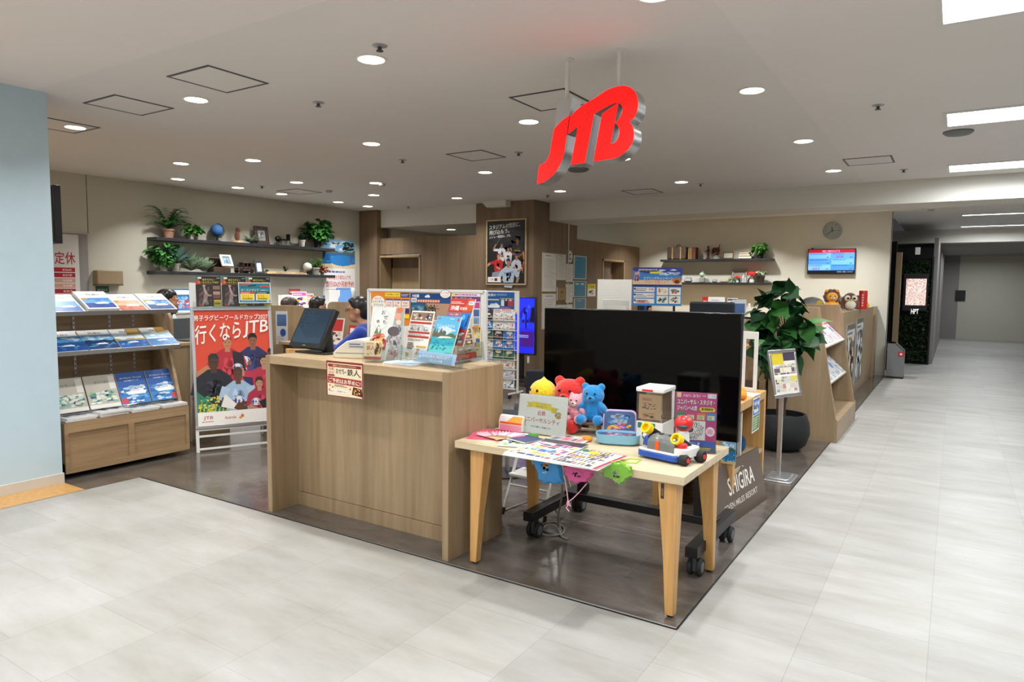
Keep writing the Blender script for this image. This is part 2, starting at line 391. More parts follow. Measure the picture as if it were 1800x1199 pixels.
class Pr:
    """a printed face: fractions of width and height from the lower left corner, each shape one thin layer above the last"""
    def __init__(s, b, M, w, h, step=.00008, mat='print'):
        s.b, s.M, s.w, s.h, s.k, s.step = b, M, w, h, 1, step; b.mat(mat)
    def put(s, vs, fs, c):
        old = s.b.M; s.b.M = s.M; s.b.cc = c
        s.b.add([(x * s.w, y * s.h, s.k * s.step) for x, y in vs], fs); s.b.M = old; s.k += 1; return s
    def r(s, x, y, w, h, c): return s.put([(x, y), (x + w, y), (x + w, y + h), (x, y + h)], [(0, 1, 2, 3)], c)
    def p(s, pts, c):
        a = sum(pts[i][0] * pts[(i + 1) % len(pts)][1] - pts[(i + 1) % len(pts)][0] * pts[i][1] for i in range(len(pts)))
        return s.put(pts if a > 0 else pts[::-1], [tuple(range(len(pts)))], c)
    def e(s, cx, cy, rx, ry, c, n=18): return s.put([(cx + rx * math.cos(2 * math.pi * i / n), cy + ry * math.sin(2 * math.pi * i / n)) for i in range(n)], [tuple(range(n))], c)
    def t(s, txt, x, y, w, h, c, sh=0, rise=0):
        vs, fs = glyphs(txt); return s.put([(x + u * w + sh * v * h, y + v * h + rise * u) for u, v in vs], fs, c)
    def bars(s, x, y, w, h, n, c, seed=0, fill=.5):
        rd = random.Random(seed); vs = []; fs = []
        for i in range(n):
            yy = y + h * (1 - (i + .75) / n); u = 0
            L = rd.uniform(.6, 1)
            while u < L:
                ww = min(rd.uniform(.04, .16), L - u)
                k = len(vs); vs += [(x + u * w, yy), (x + (u + ww) * w, yy), (x + (u + ww) * w, yy + h / n * fill), (x + u * w, yy + h / n * fill)]; fs.append((k, k + 1, k + 2, k + 3)); u += ww + .02
        return s.put(vs, fs, c)
    def spots(s, x, y, w, h, cols, n=40, seed=0, sz=.08):
        rd = random.Random(seed)
        for c in cols:
            vs = []; fs = []
            for i in range(n // len(cols) + 1):
                cx, cy = x + rd.uniform(sz * .6, 1 - sz * .6) * w, y + rd.uniform(sz * .6, 1 - sz * .6) * h; a0 = rd.uniform(0, 6); k = len(vs); q = rd.randint(4, 7)
                for j in range(q): vs.append((min(x + w, max(x, cx + w * sz * rd.uniform(.3, .6) * math.cos(a0 + 6.283 * j / q))), min(y + h, max(y, cy + h * sz * rd.uniform(.3, .6) * math.sin(a0 + 6.283 * j / q)))))
                fs.append(tuple(range(k, k + q)))
            s.put(vs, fs, c)
        return s
    def blocks(s, x, y, w, h, cols, nx, ny, seed=0, gap=.1):
        rd = random.Random(seed); L = {c: ([], []) for c in cols}; j = 0.0
        while j < ny:
            hh = min(rd.choice((.6, 1, 1, 1.6)), ny - j); i = 0.0
            while i < nx:
                ww = min(rd.choice((.5, 1, 1, 1.7)), nx - i); vs, fs = L[rd.choice(cols)]; k = len(vs)
                a, c, d, e = x + (i + gap) / nx * w, x + (i + ww) / nx * w, y + (j + gap) / ny * h, y + (j + hh) / ny * h
                vs += [(a, d), (c, d), (c, e), (a, e)]; fs.append((k, k + 1, k + 2, k + 3)); i += ww
            j += hh
        for c in cols:
            if L[c][0]: s.put(*L[c], c)
        return s
    def hill(s, x, y, w, h, c, seed=0, n=10):
        rd = random.Random(seed)
        return s.p([(x, y)] + [(x + w * i / n, y + h * rd.uniform(.35, 1)) for i in range(n + 1)] + [(x + w, y)], c)
    def ship(s, x, y, w, h, c='#eef2f5'):
        s.p([(x, y + h * .45), (x + w * .12, y), (x + w * .9, y), (x + w, y + h * .5)], c)
        s.p([(x + w * .2, y + h * .45), (x + w * .28, y + h * .8), (x + w * .8, y + h * .85), (x + w * .9, y + h * .45)], c)
        s.r(x + w * .62, y + h * .85, w * .1, h * .15, '#c9d2da'); s.bars(x + w * .22, y + h * .5, w * .64, h * .3, 3, '#8ea3b8', 3, .4); return s
    def sea(s, x, y, w, h, sky='#6fb1de', water='#1d6ea8', seed=0, land='#39603f', sand=None):
        s.r(x, y + h * .5, w, h * .5, sky); s.spots(x, y + h * .6, w, h * .38, ['#e9f1f6', '#d3e4ef'], 10, seed, .22)
        s.r(x, y, w, h * .52, water); s.hill(x, y + h * .5, w, h * .16, land, seed)
        s.spots(x, y + h * .05, w, h * .4, ['#3f9cc4', '#155a92', '#62bcd2'], 16, seed + 1, .14)
        if sand: s.hill(x, y, w, h * .18, sand, seed + 2)
        return s
def sheet(b, M, w, h, t=.002, paper='#f4f2ee', mat='print', step=.00008):
    """a sheet of paper or board of thickness t standing behind its printed face"""
    b.mat(mat); b.cc = paper; old = b.M; b.M = M; b.box(0, 0, -t, w, h, 0); b.M = old
    return Pr(b, M, w, h, step, mat)
def card_thing(name, label, cat, M, w, h, draw, t=.002, paper='#f4f2ee', group=None, mat='print', extra=None):
    b = B(); draw(sheet(b, M, w, h, t, paper, mat))
    if extra: extra(b)
    return solo(b, name, label, cat, M.translation, group, smooth=False)
# ================================================================ the setting
XL, YW, YB, XP = -9.88, 9.95, 14.5, -5.94
struct(B('floor_light_tile').box(-14, -4.2, -.1, 5.2, 30, 0), 'floor', smooth=False)
struct(B('floor_dark_stone').quad((-5.57, 3.05, .002), (-1.02, 3.07, .002), (-1.02, 14.5, .002), (-9.88, 14.5, .002), (-9.88, 2.62, .002), (-5.57, 2.62, .002)), 'floor', smooth=False)
b = B('beech_wood'); b.quad((-9.88, -1, .002), (-5.57, -1, .002), (-5.57, 2.62, .002), (-9.88, 2.62, .002)); struct(b, 'floor', smooth=False)
b = B('black_metal').box(-5.57, 3.043, 0, -1.017, 3.05, .004).box(-1.021, 3.05, 0, -1.014, 14.5, .004); struct(b, 'trim_1')
struct(B('ceiling_paint').box(-10.2, 2.53, ZC, -1.09, 12.6, ZC + .1), 'ceiling', smooth=False)
b = B('ceiling_lighter_tone').box(-14, -4.2, ZC, 5.2, 2.53, ZC + .1).box(-1.09, 2.53, ZC, 5.2, 30, ZC + .1).box(-10.2, 12.6, ZC, -1.09, 16, ZC + .1); struct(b, 'ceiling', smooth=False)
b = B('wall_paint').box(XL - .2, -4, 0, XL, 10, ZC); struct(b, 'wall_left', smooth=False)
struct(B('wall_paint').box(-14, -4.2, 0, 5.2, -4, ZC), 'wall_rear', smooth=False)
struct(B('wall_paint').box(5, -4, 0, 5.2, 30, ZC), 'wall_right', smooth=False)
struct(B('wall_paint_white').box(-10.2, YB, 0, -1.03, YB + .15, ZC), 'wall_back', smooth=False)
struct(B('baseboard_white').box(-1.6, YB - .012, 0, -1.018, YB, .075).box(-1.03, YB, 0, -1.018, YB + .15, .075), 'baseboard_back', bevel=.002)
struct(B('black_metal').box(-1.034, YB - .004, .08, -1.026, YB + .02, ZC), 'trim_2')
# downstand beam with the shutter slot behind it
struct(B('beam_paint').box(XP, 10.45, 2.725, 5, 11.12, ZC), 'ceiling_beam', smooth=False)
b = B('wall_paint_white').box(XP, 11.2, 2.745, 5, 11.27, ZC); b.mat('dark_gap').box(XP, 11.125, 2.78, 5, 11.2, ZC); struct(b, 'trim_3', smooth=False)
# joint in the left wall and the staff door
struct(B('dark_gap').box(XL, 4.812, 2.25, XL + .002, 4.818, ZC), 'trim_4', smooth=False)
d = B('grey_wall_paint').box(XL, 3.7, 0, XL + .03, 4.79, 2.235); d.mat('white_metal').box(XL + .03, 3.75, .01, XL + .045, 4.66, 2.19)
dr = struct(d, 'door_1', bevel=.003)
B('aluminium').box(XL + .045, 3.82, 1.0, XL + .09, 3.85, 1.14).build('handle', dr, bevel=.004)
# pale blue pillar beside the magazine rack
b = B('pale_blue_paint').box(-6.5, 1.7, .085, -5.895, 2.61, ZC); struct(b, 'wall_pillar', smooth=False)
struct(B('baseboard_white').box(-6.52, 1.69, 0, -5.885, 2.62, .085), 'baseboard_pillar', bevel=.003)
# wood panelled back with a doorway recess
b = B('wall_wood').box(XL, 9.86, 0, -9.41, 10.15, ZC)
b.box(-9.41, YW, 2.18, -7.12, YW + .12, 2.49).box(-8.42, YW, 0, -7.12, YW + .12, 2.18).box(-9.49, YW + .01, 2.17, -9.41, YW + .12, 2.4)
struct(b, 'wall_wood', smooth=False)
b = B('counter_wood').box(-9.43, YW - .02, 0, -9.40, YW + .36, 2.15).box(-8.43, YW - .02, 0, -8.40, YW + .36, 2.15).box(-9.43, YW - .02, 2.12, -8.40, YW + .36, 2.16); struct(b, 'trim_5', bevel=.002)
b = B('wall_wood').box(-9.4, YW + .33, 0, -8.43, YW + .36, 2.14); b.mat('counter_wood').box(-9.4, YW + .31, 0, -8.43, YW + .33, 1.93); struct(b, 'door_2', smooth=False)  # darker wood band at the top paints the shade inside the recess
b = B('beam_paint').box(-9.41, YW + .02, 2.70, -7.12, YW + .3, ZC); struct(b, 'wall_soffit', smooth=False)
b = B('wall_paint_white').box(-9.4, YW + .3, 2.70, -7.12, 12.6, 2.75).box(-9.6, YW + .3, 0, -9.4, 12.6, 2.75).box(-9.4, 12.4, 0, -7.1, 12.6, 2.75); b.mat('dark_gap').box(-9.39, 12.38, 2.655, -7.12, 12.4, 2.67).box(-9.36, 12.37, 2.3, -9.33, 12.4, 2.67); struct(b, 'wall_room', smooth=False)
# wood pillar, side partition with a curtained window
b = B('wall_wood').box(-7.12, 9.93, 0, XP, 11.12, ZC)
b.box(XP - .1, 11.12, 0, XP, 11.49, 2.725)
for y0, y1, z0, z1 in ((11.49, 12.63, 0, 2.48), (13.67, 14.5, 0, 2.48), (12.63, 13.67, 2.13, 2.48), (12.63, 13.67, 0, 1.35)): b.box(XP - .1, y0, z0, XP, y1, z1)
b.box(XP - .3, 12.6, 1.3, XP - .26, 13.7, 2.2)
struct(b, 'wall_partition', smooth=False)
b = B('counter_wood')
for y0, y1, z0, z1 in ((12.6, 12.65, 1.33, 2.16), (13.65, 13.7, 1.33, 2.16), (12.6, 13.7, 2.12, 2.16), (12.6, 13.7, 1.33, 1.37)): b.box(XP - .26, y0, z0, XP + .012, y1, z1)
wn = struct(b, 'window_1', bevel=.002)
b = B('curtain'); n = 60
b.add([(XP - .14 + .02 * math.sin(i * .9), 12.66 + .62 * i / n, z) for z in (1.37, 2.1) for i in range(n + 1)], [(i, i + 1, n + 2 + i, n + 1 + i) for i in range(n)])
b.build('curtain', wn)
struct(B('aluminium').box(XP, 11.12, 0, XP + .012, 11.16, 2.72), 'trim_6')
b = B('wall_paint_white'); b.M = basis((-6.9, 9.93, 2.93), (1, 0, 0), (0, 0, 1)); b.prism([(-.0, .1), (.11, 0), (.5, 0), (.5, .1)], .16); struct(b, 'ceiling_bulkhead', smooth=False)
# passage at the right: lower beam, planted screen, end wall
b = B('beam_paint').box(-3, 19.4, 2.72, 5, 19.8, ZC); b.mat('grey_wall_paint').box(-3, 19.8, 2.72, 5, 27, 2.8); struct(b, 'ceiling_beam', smooth=False)
b = B('grey_wall_paint').box(-3, 27, 0, .1, 27.2, 2.75); b.mat('wall_paint').box(.1, 27, 0, 5, 27.2, 2.75); struct(b, 'wall_end', smooth=False)
b = B('grey_wall_paint').box(-.42, 17.45, 0, -.34, 27, 2.72); b.mat('black_metal').box(-.43, 17.2, 0, -.4, 17.5, 2.3); struct(b, 'wall_passage', smooth=False)
b = B('dark_gap').box(-3, 15.62, 0, -1.0, 15.7, 2.55).box(-1.3, 17.5, 0, -.42, 17.6, 2.55).box(-1.6, 17.3, 2.26, -.42, 17.5, 2.5); struct(b, 'dark_opening', smooth=False)  # black sheets paint the darkness of the opening and recess
b = B('counter_wood').box(-1.0, 15.5, 0, -.9, 15.62, 2.33); struct(b, 'trim_7', bevel=.003)
# ================================================================ ceiling fittings
def downlight_at():
    t = thing('downlight', 'd', 'ceiling light')
    pr = [(.1, -.004), (.105, .0), (.1, .001), (.078, -.001), (.078, -.004)]
    b = B('white_plastic').lathe([(.084, .0), (.1, -.001), (.1, -.006), (.084, -.007), (.084, -.001)], 28); b.build('trim_ring', t)
    B('lamp_glow').lathe([(.002, -.003), (.083, -.003), (.083, -.0045), (.002, -.0045)], 28).build('lens', t)
    return t
proto = None
rows = {3.31: 'front', 5.24: 'second', 7.26: 'third', 9.23: 'rear', 9.15: 'rear', 1.36: 'nearest'}
cols_ = {-1.31: 'right end', -3.2: 'middle right', -5.07: 'middle left', -6.95: 'left end'}
for i, (x, y, k) in enumerate(DOWNLIGHTS):
    if k == 'grid': lab = 'round white recessed downlight at the %s of the %s row across the ceiling' % (cols_[x], rows[y])
    elif k == 'wall': lab = 'round recessed downlight beside the left wall, %s along the wall shelves' % {5.65: 'first', 6.6: 'second', 7.4: 'third', 8.6: 'fourth', 9.32: 'last'}[y]
    elif k == 'back': lab = 'round recessed downlight hidden behind the ceiling beam, %s' % {-7.3: 'farthest left, over the low partition', -5.0: 'left one', -3.45: 'middle one', -1.75: 'right one'}[x]
    else: lab = 'round recessed downlight of the row one step in from the left wall, %s of three' % {4.94: 'nearest', 6.67: 'middle', 8.21: 'farthest'}[y]
    if proto is None: proto = downlight_at(); proto.location = (x, y, ZC); proto['label'] = lab; proto['group'] = 'recessed ceiling downlights'
    else: dup(proto, (x, y, ZC), label=lab, group='recessed ceiling downlights')
dl = dup(proto, (-8.42, 10.9, 2.70), label='round downlight in the low room ceiling seen over the wood panelled wall', group='recessed ceiling downlights')
lamp((-8.42, 10.9, 2.66), 14)
def hatch(cx, cy, w, h, lab, first=[None]):
    if first[0] is None:
        t = thing('ceiling_hatch', lab, 'access panel', (cx, cy, ZC), 0, 'ceiling access panels')
        b = B('ceiling_paint').box(-.2, -.2, -.006, .2, .2, -.002); b.M = t.matrix_basis
        b = B('dark_grey_plastic', t.matrix_basis.copy())
        for q in ((-.24, -.24, .24, -.222), (-.24, .222, .24, .24), (-.24, -.222, -.222, .222), (.222, -.222, .24, .222)): b.box(q[0], q[1], -.005, q[2], q[3], 0)
        b.build('frame', t)
        b = B('ceiling_paint', t.matrix_basis.copy()).box(-.221, -.221, -.003, .221, .221, 0); b.build('panel', t); first[0] = t
    else: dup(first[0], (cx, cy, ZC), label=lab, group='ceiling access panels')
hatch(-4.45, 3.08, 0, 0, 'square access panel in the ceiling at the upper left, nearest the camera')
hatch(-5.72, 3.14, 0, 0, 'square access panel in the ceiling beside the left front downlight')
hatch(-2.69, 4.74, 0, 0, 'square access panel in the ceiling behind the hanging red sign')
hatch(-4.52, 6.3, 0, 0, 'square access panel in the middle of the ceiling left of the red sign')
hatch(-.88, 8.72, 0, 0, 'access panel in the ceiling in front of the beam, at the right')
hatch(-4.02, 9.88, 0, 0, 'access panel in the ceiling close to the beam, in the middle')
hatch(-8.66, 7.36, 0, 0, 'access panel in the ceiling near the left wall shelves')
hatch(-7.0, 3.2, 0, 0, 'access panel in the ceiling at the far left edge')
def sprinkler(px, py, lab, z=ZC, first=[None]):
    p = gz(px, py, z)
    if first[0] is None:
        t = thing('sprinkler', lab, 'sprinkler', p, 0, 'ceiling sprinklers')
        B('silver_plastic', t.matrix_basis.copy()).lathe([(.002, 0), (.045, 0), (.045, -.004), (.02, -.01), (.002, -.01)], 18).build('rose', t)
        B('dark_grey_plastic', t.matrix_basis.copy()).lathe([(.012, -.01), (.012, -.028), (.022, -.03), (.022, -.034), (.002, -.034)], 12).build('head', t); first[0] = t
    else: dup(first[0], p, label=lab, group='ceiling sprinklers')
for px, py, l in ((560, 180, 'small sprinkler head in the ceiling left of centre near the front'), (668, 80, 'sprinkler head in the ceiling just behind the front middle downlight'), (708, 281, 'small sprinkler head in mid ceiling, left of the middle access panel'), (912, 268, 'small sprinkler head in mid ceiling, right of the middle access panel'),
                  (1544, 185, 'sprinkler head in the ceiling at the upper right'), (1589, 298, 'sprinkler head in the ceiling right of the right access panel'), (1232, 323, 'sprinkler head in the ceiling beside the rear row downlight at right'), (461, 327, 'small sprinkler head near the left wall downlights'), (718, 363, 'small sprinkler head in front of the soffit'), (963, 343, 'small sprinkler head in front of the wood pillar')):
    sprinkler(px, py, l)
def puck(px, py, r, lab, mat='silver_plastic', name='smoke_detector', cat='smoke detector'):
    p = gz(px, py, ZC); solo(B(mat, Matrix.Translation(p)).lathe([(.002, 0), (r, 0), (r, -.012), (r * .8, -.03), (r * .45, -.036), (.002, -.036)], 24), name, lab, cat, p)
puck(1017, 297, .13, 'round grey ceiling air vent under the red sign', 'grey_plastic', 'air_vent', 'vent')
puck(1685, 231, .12, 'round grey ceiling air vent at the right edge beside the troffer', 'grey_plastic', 'air_vent', 'vent')
puck(579, 335, .05, 'small boxy smoke detector near the left rear ceiling')
puck(672, 323, .05, 'flat round smoke detector beside the rear left downlight')
puck(1637, 368 + 0, .05, 'flat round smoke detector on the passage ceiling at right')
def troffer(x, y, w, h, lab):
    t = thing('troffer', lab, 'ceiling light', (x, y, ZC), 0, 'fluorescent ceiling troffers')
    m = t.matrix_basis.copy(); b = B('white_metal', m)
    for q in ((-w / 2 - .03, -h / 2 - .03, w / 2 + .03, -h / 2), (-w / 2 - .03, h / 2, w / 2 + .03, h / 2 + .03), (-w / 2 - .03, -h / 2, -w / 2, h / 2), (w / 2, -h / 2, w / 2 + .03, h / 2)): b.box(q[0], q[1], -.012, q[2], q[3], 0)
    b.build('frame', t)
    n = 4 if h > .3 else 1
    b = B('tube_glow', m)
    for i in range(n): b.box(-w / 2, -h / 2 + h * i / n + .004 * n, -.006, w / 2, -h / 2 + h * (i + 1) / n - .004 * n, -.001)
    b.build('diffuser', t)
names = ['behind the camera', 'above the camera', 'nearest in view at the top right corner', 'second in view at the right edge', 'third in view, before the beam at right']
for (x, y), nm in zip(TROFFERS, names): troffer(x, y, 1.25, .5, 'large square fluorescent ceiling light, %s' % nm)
for y, nm in ((12.6, 'just behind the beam'), (15.79, 'second behind the beam'), (18.6, 'third behind the beam')): troffer(.65, y, 1.2, .12, 'slim white strip light in the passage ceiling, %s' % nm)
for x, y in ((-2.5, -.9), (-5.2, -.9), (-7.9, -.9), (-2.5, -2.9), (-5.2, -2.9), (-7.9, .9)): troffer(x, y, 1.25, .3, 'long fluorescent ceiling light of the mall corridor outside the picture')
# ================================================================ hanging red letters
def z2(pts): return [gy(930 + x / 5.995, 140 + y / 5.995, 3.9) for x, y in pts]
def curve(ps, n=6):
    """smooth closed outline: corner points are given as (x, y), smooth ones as (x, y, 1)"""
    out = []; N = len(ps)
    for i in range(N):
        p0, p1, p2, p3 = ps[i - 1], ps[i], ps[(i + 1) % N], ps[(i + 2) % N]
        if len(p1) == 2 and len(p2) == 2: out.append(p1[:2]); continue
        a = p0 if len(p1) == 3 else p1; d = p3 if len(p2) == 3 else p2
        for k in range(n):
            t = k / n; out.append(tuple(.5 * (2 * p1[j] + (p2[j] - a[j]) * t + (2 * a[j] - 5 * p1[j] + 4 * p2[j] - d[j]) * t * t + (3 * p1[j] - a[j] - 3 * p2[j] + d[j]) * t ** 3) for j in (0, 1)))
    return out
JJ = curve([(428, 378), (385, 690), (372, 780, 1), (345, 860, 1), (300, 950, 1), (240, 1020, 1), (170, 1072, 1), (90, 1103), (112, 905), (165, 880, 1), (205, 830, 1), (228, 760, 1), (240, 690, 1), (265, 545), (272, 520), (345, 440, 1)])
TB = curve([(440, 385), (560, 280, 1), (700, 195, 1), (840, 105, 1), (970, 68, 1), (1060, 78, 1), (1120, 130, 1), (1150, 215, 1), (1145, 320, 1), (1110, 400, 1), (1062, 440), (1098, 500, 1), (1108, 590, 1), (1085, 680, 1), (1020, 760, 1), (930, 820, 1), (830, 842, 1), (683, 862),
            (775, 360), (945, 245), (862, 680), (915, 660, 1), (950, 600, 1), (958, 540, 1), (940, 485, 1), (916, 455), (950, 420, 1), (985, 350, 1), (988, 290, 1), (960, 250, 1), (930, 243, 1), (840, 275, 1), (690, 360), (590, 878), (445, 898), (522, 490), (415, 572)])
ST = [(302, 235), (460, 188), (432, 375), (345, 440), (275, 515)]
t = thing('hanging_sign', 'glowing red illuminated letters JTB hanging from the ceiling on two white rods', 'sign', gy(1035, 235, 3.9))
def letter(name, outline, mat, dy=.0, depth=.12):
    P = z2(outline); poly = [(p.x, p.z) for p in P]
    a = sum(poly[i][0] * poly[(i + 1) % len(poly)][1] - poly[(i + 1) % len(poly)][0] * poly[i][1] for i in range(len(poly)))
    if a < 0: poly = poly[::-1]
    n = len(poly); y0 = 3.9 + dy
    b = B('aluminium'); b.add([(x, y0, z) for x, z in poly] + [(x, y0 + depth, z) for x, z in poly], [(i, n + i, n + (i + 1) % n, (i + 1) % n) for i in range(n)] + [tuple(range(n, 2 * n))])
    o = b.build(name, t)
    b = B(mat); b.add([(x, y0 - .004, z) for x, z in poly] + [(x, y0, z) for x, z in poly], [tuple(range(n))] + [(i, n + i, n + (i + 1) % n, (i + 1) % n) for i in range(n)]); b.build('letter_face', o, smooth=False)
letter('letter', JJ, 'sign_red_glow'); letter('letter', TB, 'sign_red_glow'); letter('letter', ST, 'aluminium')
for px, py, q in ((997, 107, 190), (1088, 80, 165)):
    p = gz(px, py, ZC); x = gy(px, q, 3.96).x
    B('white_metal').tube([(x, 3.96, ZC), (x, 3.96, gy(px, q, 3.96).z - .12)], .014, 12).lathe([(.002, 0), (.04, 0), (.04, -.008), (.002, -.008)], 18, (x, 3.96, ZC)).build('rod', t)
# ================================================================ reception counter
CZ = 1.108
t = thing('reception_counter', 'light oak laminate reception counter standing at the front edge of the dark floor', 'counter', (-3.2, 3.36, 0))
x0, x1, y0, y1 = -3.994, -2.395, 3.08, 3.645
B('counter_wood').box(x0, y0, 0, x0 + .045, y1, CZ - .002).build('side_panel', t, bevel=.0015)
B('counter_wood').box(x1 - .045, y0, 0, x1, y1, CZ - .002).build('side_panel', t, bevel=.0015)
B('counter_top_wood').box(x0 + .045, y0, CZ - .058, x1 - .045, y1, CZ).build('top', t, bevel=.002)
B('counter_wood').box(x0 + .045, y0 + .235, .1, x1 - .045, y0 + .255, CZ - .058).build('front_panel', t)
B('counter_wood').box(x0 + .045, y0 + .225, .0, x1 - .045, y0 + .25, .097).build('kick_panel', t, bevel=.001)
B('dark_gap').box(x0 + .05, y0 + .236, .096, x1 - .05, y0 + .25, .101).build('shadow_gap', t)
B('counter_wood').box(x0 + .045, y0 + .26, .62, x1 - .045, y1 - .02, .64).build('shelf', t)
# notice hung from the counter top
def osechi_notice(p):
    p.r(0, 0, 1, 1, '#8a2f26'); p.r(.03, .02, .94, .92, '#f1e7cf'); p.r(.05, .045, .9, .87, '#e9d3a0'); p.r(.05, .045, .9, .87, '#f0e3c4')
    p.r(.05, .83, .9, .085, '#8e2c24'); p.t('最強のこだわりとこれぞおせち!', .18, .85, .64, .045, '#f3dca0')
    p.e(.14, .72, .085, .12, '#c43b2c'); p.e(.14, .72, .075, .108, '#f5e8c8'); p.t('数量', .085, .73, .11, .075, '#c23b2b'); p.t('限定', .085, .635, .11, .075, '#c23b2b'); p.r(.05, .57, .18, .045, '#8e2c24')
    p.t('おせち', .27, .65, .23, .15, '#1c1714'); p.t('の', .51, .68, .05, .05, '#1c1714'); p.t('鉄人', .58, .62, .33, .19, '#1c1714')
    p.p([(.04, .37), (.96, .33), (.96, .52), (.04, .56)], '#a33428'); p.t('ご予約はお早めに!', .07, .385, .86, .135, '#fdf6e4', rise=-.03)
    p.bars(.23, .27, .38, .07, 2, '#8a4a35', 1); p.r(.07, .1, .57, .09, '#fbf6ea'); p.t('8/20より ご予約受付スタート', .1, .115, .5, .055, '#8a3a2a')
    p.p([(.7, .1), (.98, .06), (.96, .28), (.74, .32)], '#4a1c14'); p.spots(.72, .09, .22, .2, ['#e8a63a', '#d4552a', '#f2d060', '#7a2c1c'], 28, 3, .24)
    for x, y in ((.1, .3), (.18, .26), (.09, .17), (.66, .25), (.92, .62)): p.e(x, y, .022, .028, '#d88a2a'); p.e(x, y, .01, .013, '#8e2c24')
a, c = gz(573, 627, CZ), gz(638, 634, CZ)
Mn = basis((gy(573.5, 627, 3.073).x, 3.075, .886), (1, 0, 0), (0, 0, 1))
card_thing('notice', 'red and cream paper notice taped to the front edge of the oak reception counter', 'notice', Mn, .326, .226, osechi_notice, .0015)
# touch monitor
def tilt(o, r, deg): # frame standing at o, width along r, leaning back by deg
    r = Vector((r[0], r[1], 0)).normalized(); n = Vector((r.y, -r.x, 0)); a = math.radians(deg)
    return basis(o, r, Z * math.cos(a) - n * math.sin(a))
ctr = gy(534, 607, 3.31); r = Vector((1, -.12, 0)).normalized()
t = thing('touch_monitor', 'black tilted touch screen monitor at the left end of the oak counter', 'monitor', (ctr.x + .05, 3.42, CZ))
Mm = tilt(ctr - r * .187 + Vector((0, 0, -.012)), r, 27)
B('black_plastic', Mm).box(0, 0, -.045, .374, .305, -.003).box(.06, .05, -.07, .31, .25, -.045).build('casing', t, bevel=.006)
b = B('black_plastic', Mm); b.box(0, 0, -.004, .374, .305, 0); o = b.build('bezel', t, bevel=.002)
b = B(); p = Pr(b, Mm, .374, .305, .0006, 'screen_dim'); p.r(.045, .1, .91, .84, '#1f3040'); p.p([(.045, .1), (.6, .1), (.045, .55)], '#24394a'); p.r(.5, .12, .45, .14, '#263848'); p.bars(.08, .62, .6, .2, 4, '#2a4052', 2); b.build('screen', t, smooth=False)
b = B(); p = Pr(b, Mm, .374, .305, .0006, 'print'); p.r(.44, .04, .09, .018, '#8f9499'); b.build('maker_badge', t, smooth=False)
q = ctr + r * .075 + Vector((.03, .11, 0))
B('black_plastic', Matrix.Translation(Vector((q.x, q.y, CZ)))).prism([(-.2, -.1), (.12, -.1), (.13, .0), (.12, .12), (-.1, .13), (-.2, .0)], .014, .0).build('base', t, bevel=.005)
B('black_plastic').tube([(q.x, q.y + .03, CZ + .01), (q.x, q.y + .02, CZ + .08), (q.x + .0, q.y + .01, CZ + .16)], .045, 14).build('stand', t)
B('cable_black').tube([(q.x - .18, q.y + .02, CZ + .14), (q.x - .185, q.y + .02, CZ + .06), (q.x - .19, q.y + .05, CZ + .012)], .007, 8).build('cable', t)
# beige label printer
o = gz(586, 629, CZ); ang = math.radians(20)
t = thing('label_printer', 'beige wedge shaped card printer beside the tilted touch monitor', 'printer', o, ang)
m = Matrix.Translation(o) @ Matrix.Rotation(ang, 4, 'Z') @ Matrix.Scale(1.12, 4)
sec = lambda y, s: [(0 + s, y, .0), (.27, y, .0), (.275, y, .075), (.24, y, .105), (.16, y, .118), (.09, y, .103), (.03, y, .06), (0, y, .03)]
B('beige_plastic', m).loft([sec(-.005, .012), sec(.0, .006), sec(.15, .006), sec(.155, .012)]).build('body', t, bevel=.006)
b = B('dark_grey_plastic', m)
b.add([(.068, .03, .0925), (.13, .03, .1145), (.13, .105, .1145), (.068, .105, .0925)], [(0, 1, 2, 3)]); b.build('display', t)
b = B('grey_plastic', m); b.add([(.028, .04, .061), (.056, .04, .083), (.056, .11, .083), (.028, .11, .061)], [(0, 1, 2, 3)]); b.box(.02, -.007, .03, .26, -.0045, .033); b.build('button_panel', t)
b = B('black_plastic', m).box(-.0015, .06, .033, .004, .085, .041); b.build('slot', t)
b = B('print', m); b.cc = '#c9cbd0'; b.box(.1, -.0075, .06, .22, -.004, .1); b.cc = '#6e7480'; b.box(.11, -.009, .082, .18, -.007, .09); b.box(.11, -.009, .068, .2, -.007, .074); b.build('sticker', t)
# ---------------------------------------------------------------- leaflets and holders on the counter
def holder(pL, pR, z, h, depth, name, label, tiltdeg, lip=.1, group=None):
    """clear brochure holder: leaning back plate, low front lip, base"""
    a, c = gz(*pL, z), gz(*pR, z); r = (c - a); w_ = r.length; n = Vector((r.y, -r.x, 0)).normalized()
    t = thing(name, label, 'brochure holder', (a + c) / 2, 0, group)
    M_ = tilt(a - n * (depth * .3) + Vector((0, 0, .004)), r, tiltdeg)
    B('acrylic', M_).box(-.006, 0, -.004, w_ + .006, h, -.001).build('back_plate', t)
    Mf = tilt(a + n * (.012) + Vector((0, 0, .004)), r, tiltdeg * .6)
    B('acrylic', Mf).box(-.006, 0, .012, w_ + .006, lip, .015).build('front_lip', t)
    m_ = basis(a, r, -n)
    B('acrylic', m_).box(-.004, -.006, 0, w_ + .004, depth * .55, .004).build('base', t)
    for q in (-.008, w_ + .006): B('acrylic', M_).box(q, 0, 0, q + .002, lip * .9, .03).build('side', t)
    return t, M_, w_
def lean_card(name, lab, cat, M_, x, y, wd, ht, n, draw, off=.004, paper='#efeee9', group=None):
    m = M_ @ Matrix.Translation((x, y, off))
    return card_thing(name, lab, cat, m, wd, ht, draw, n, paper, group)
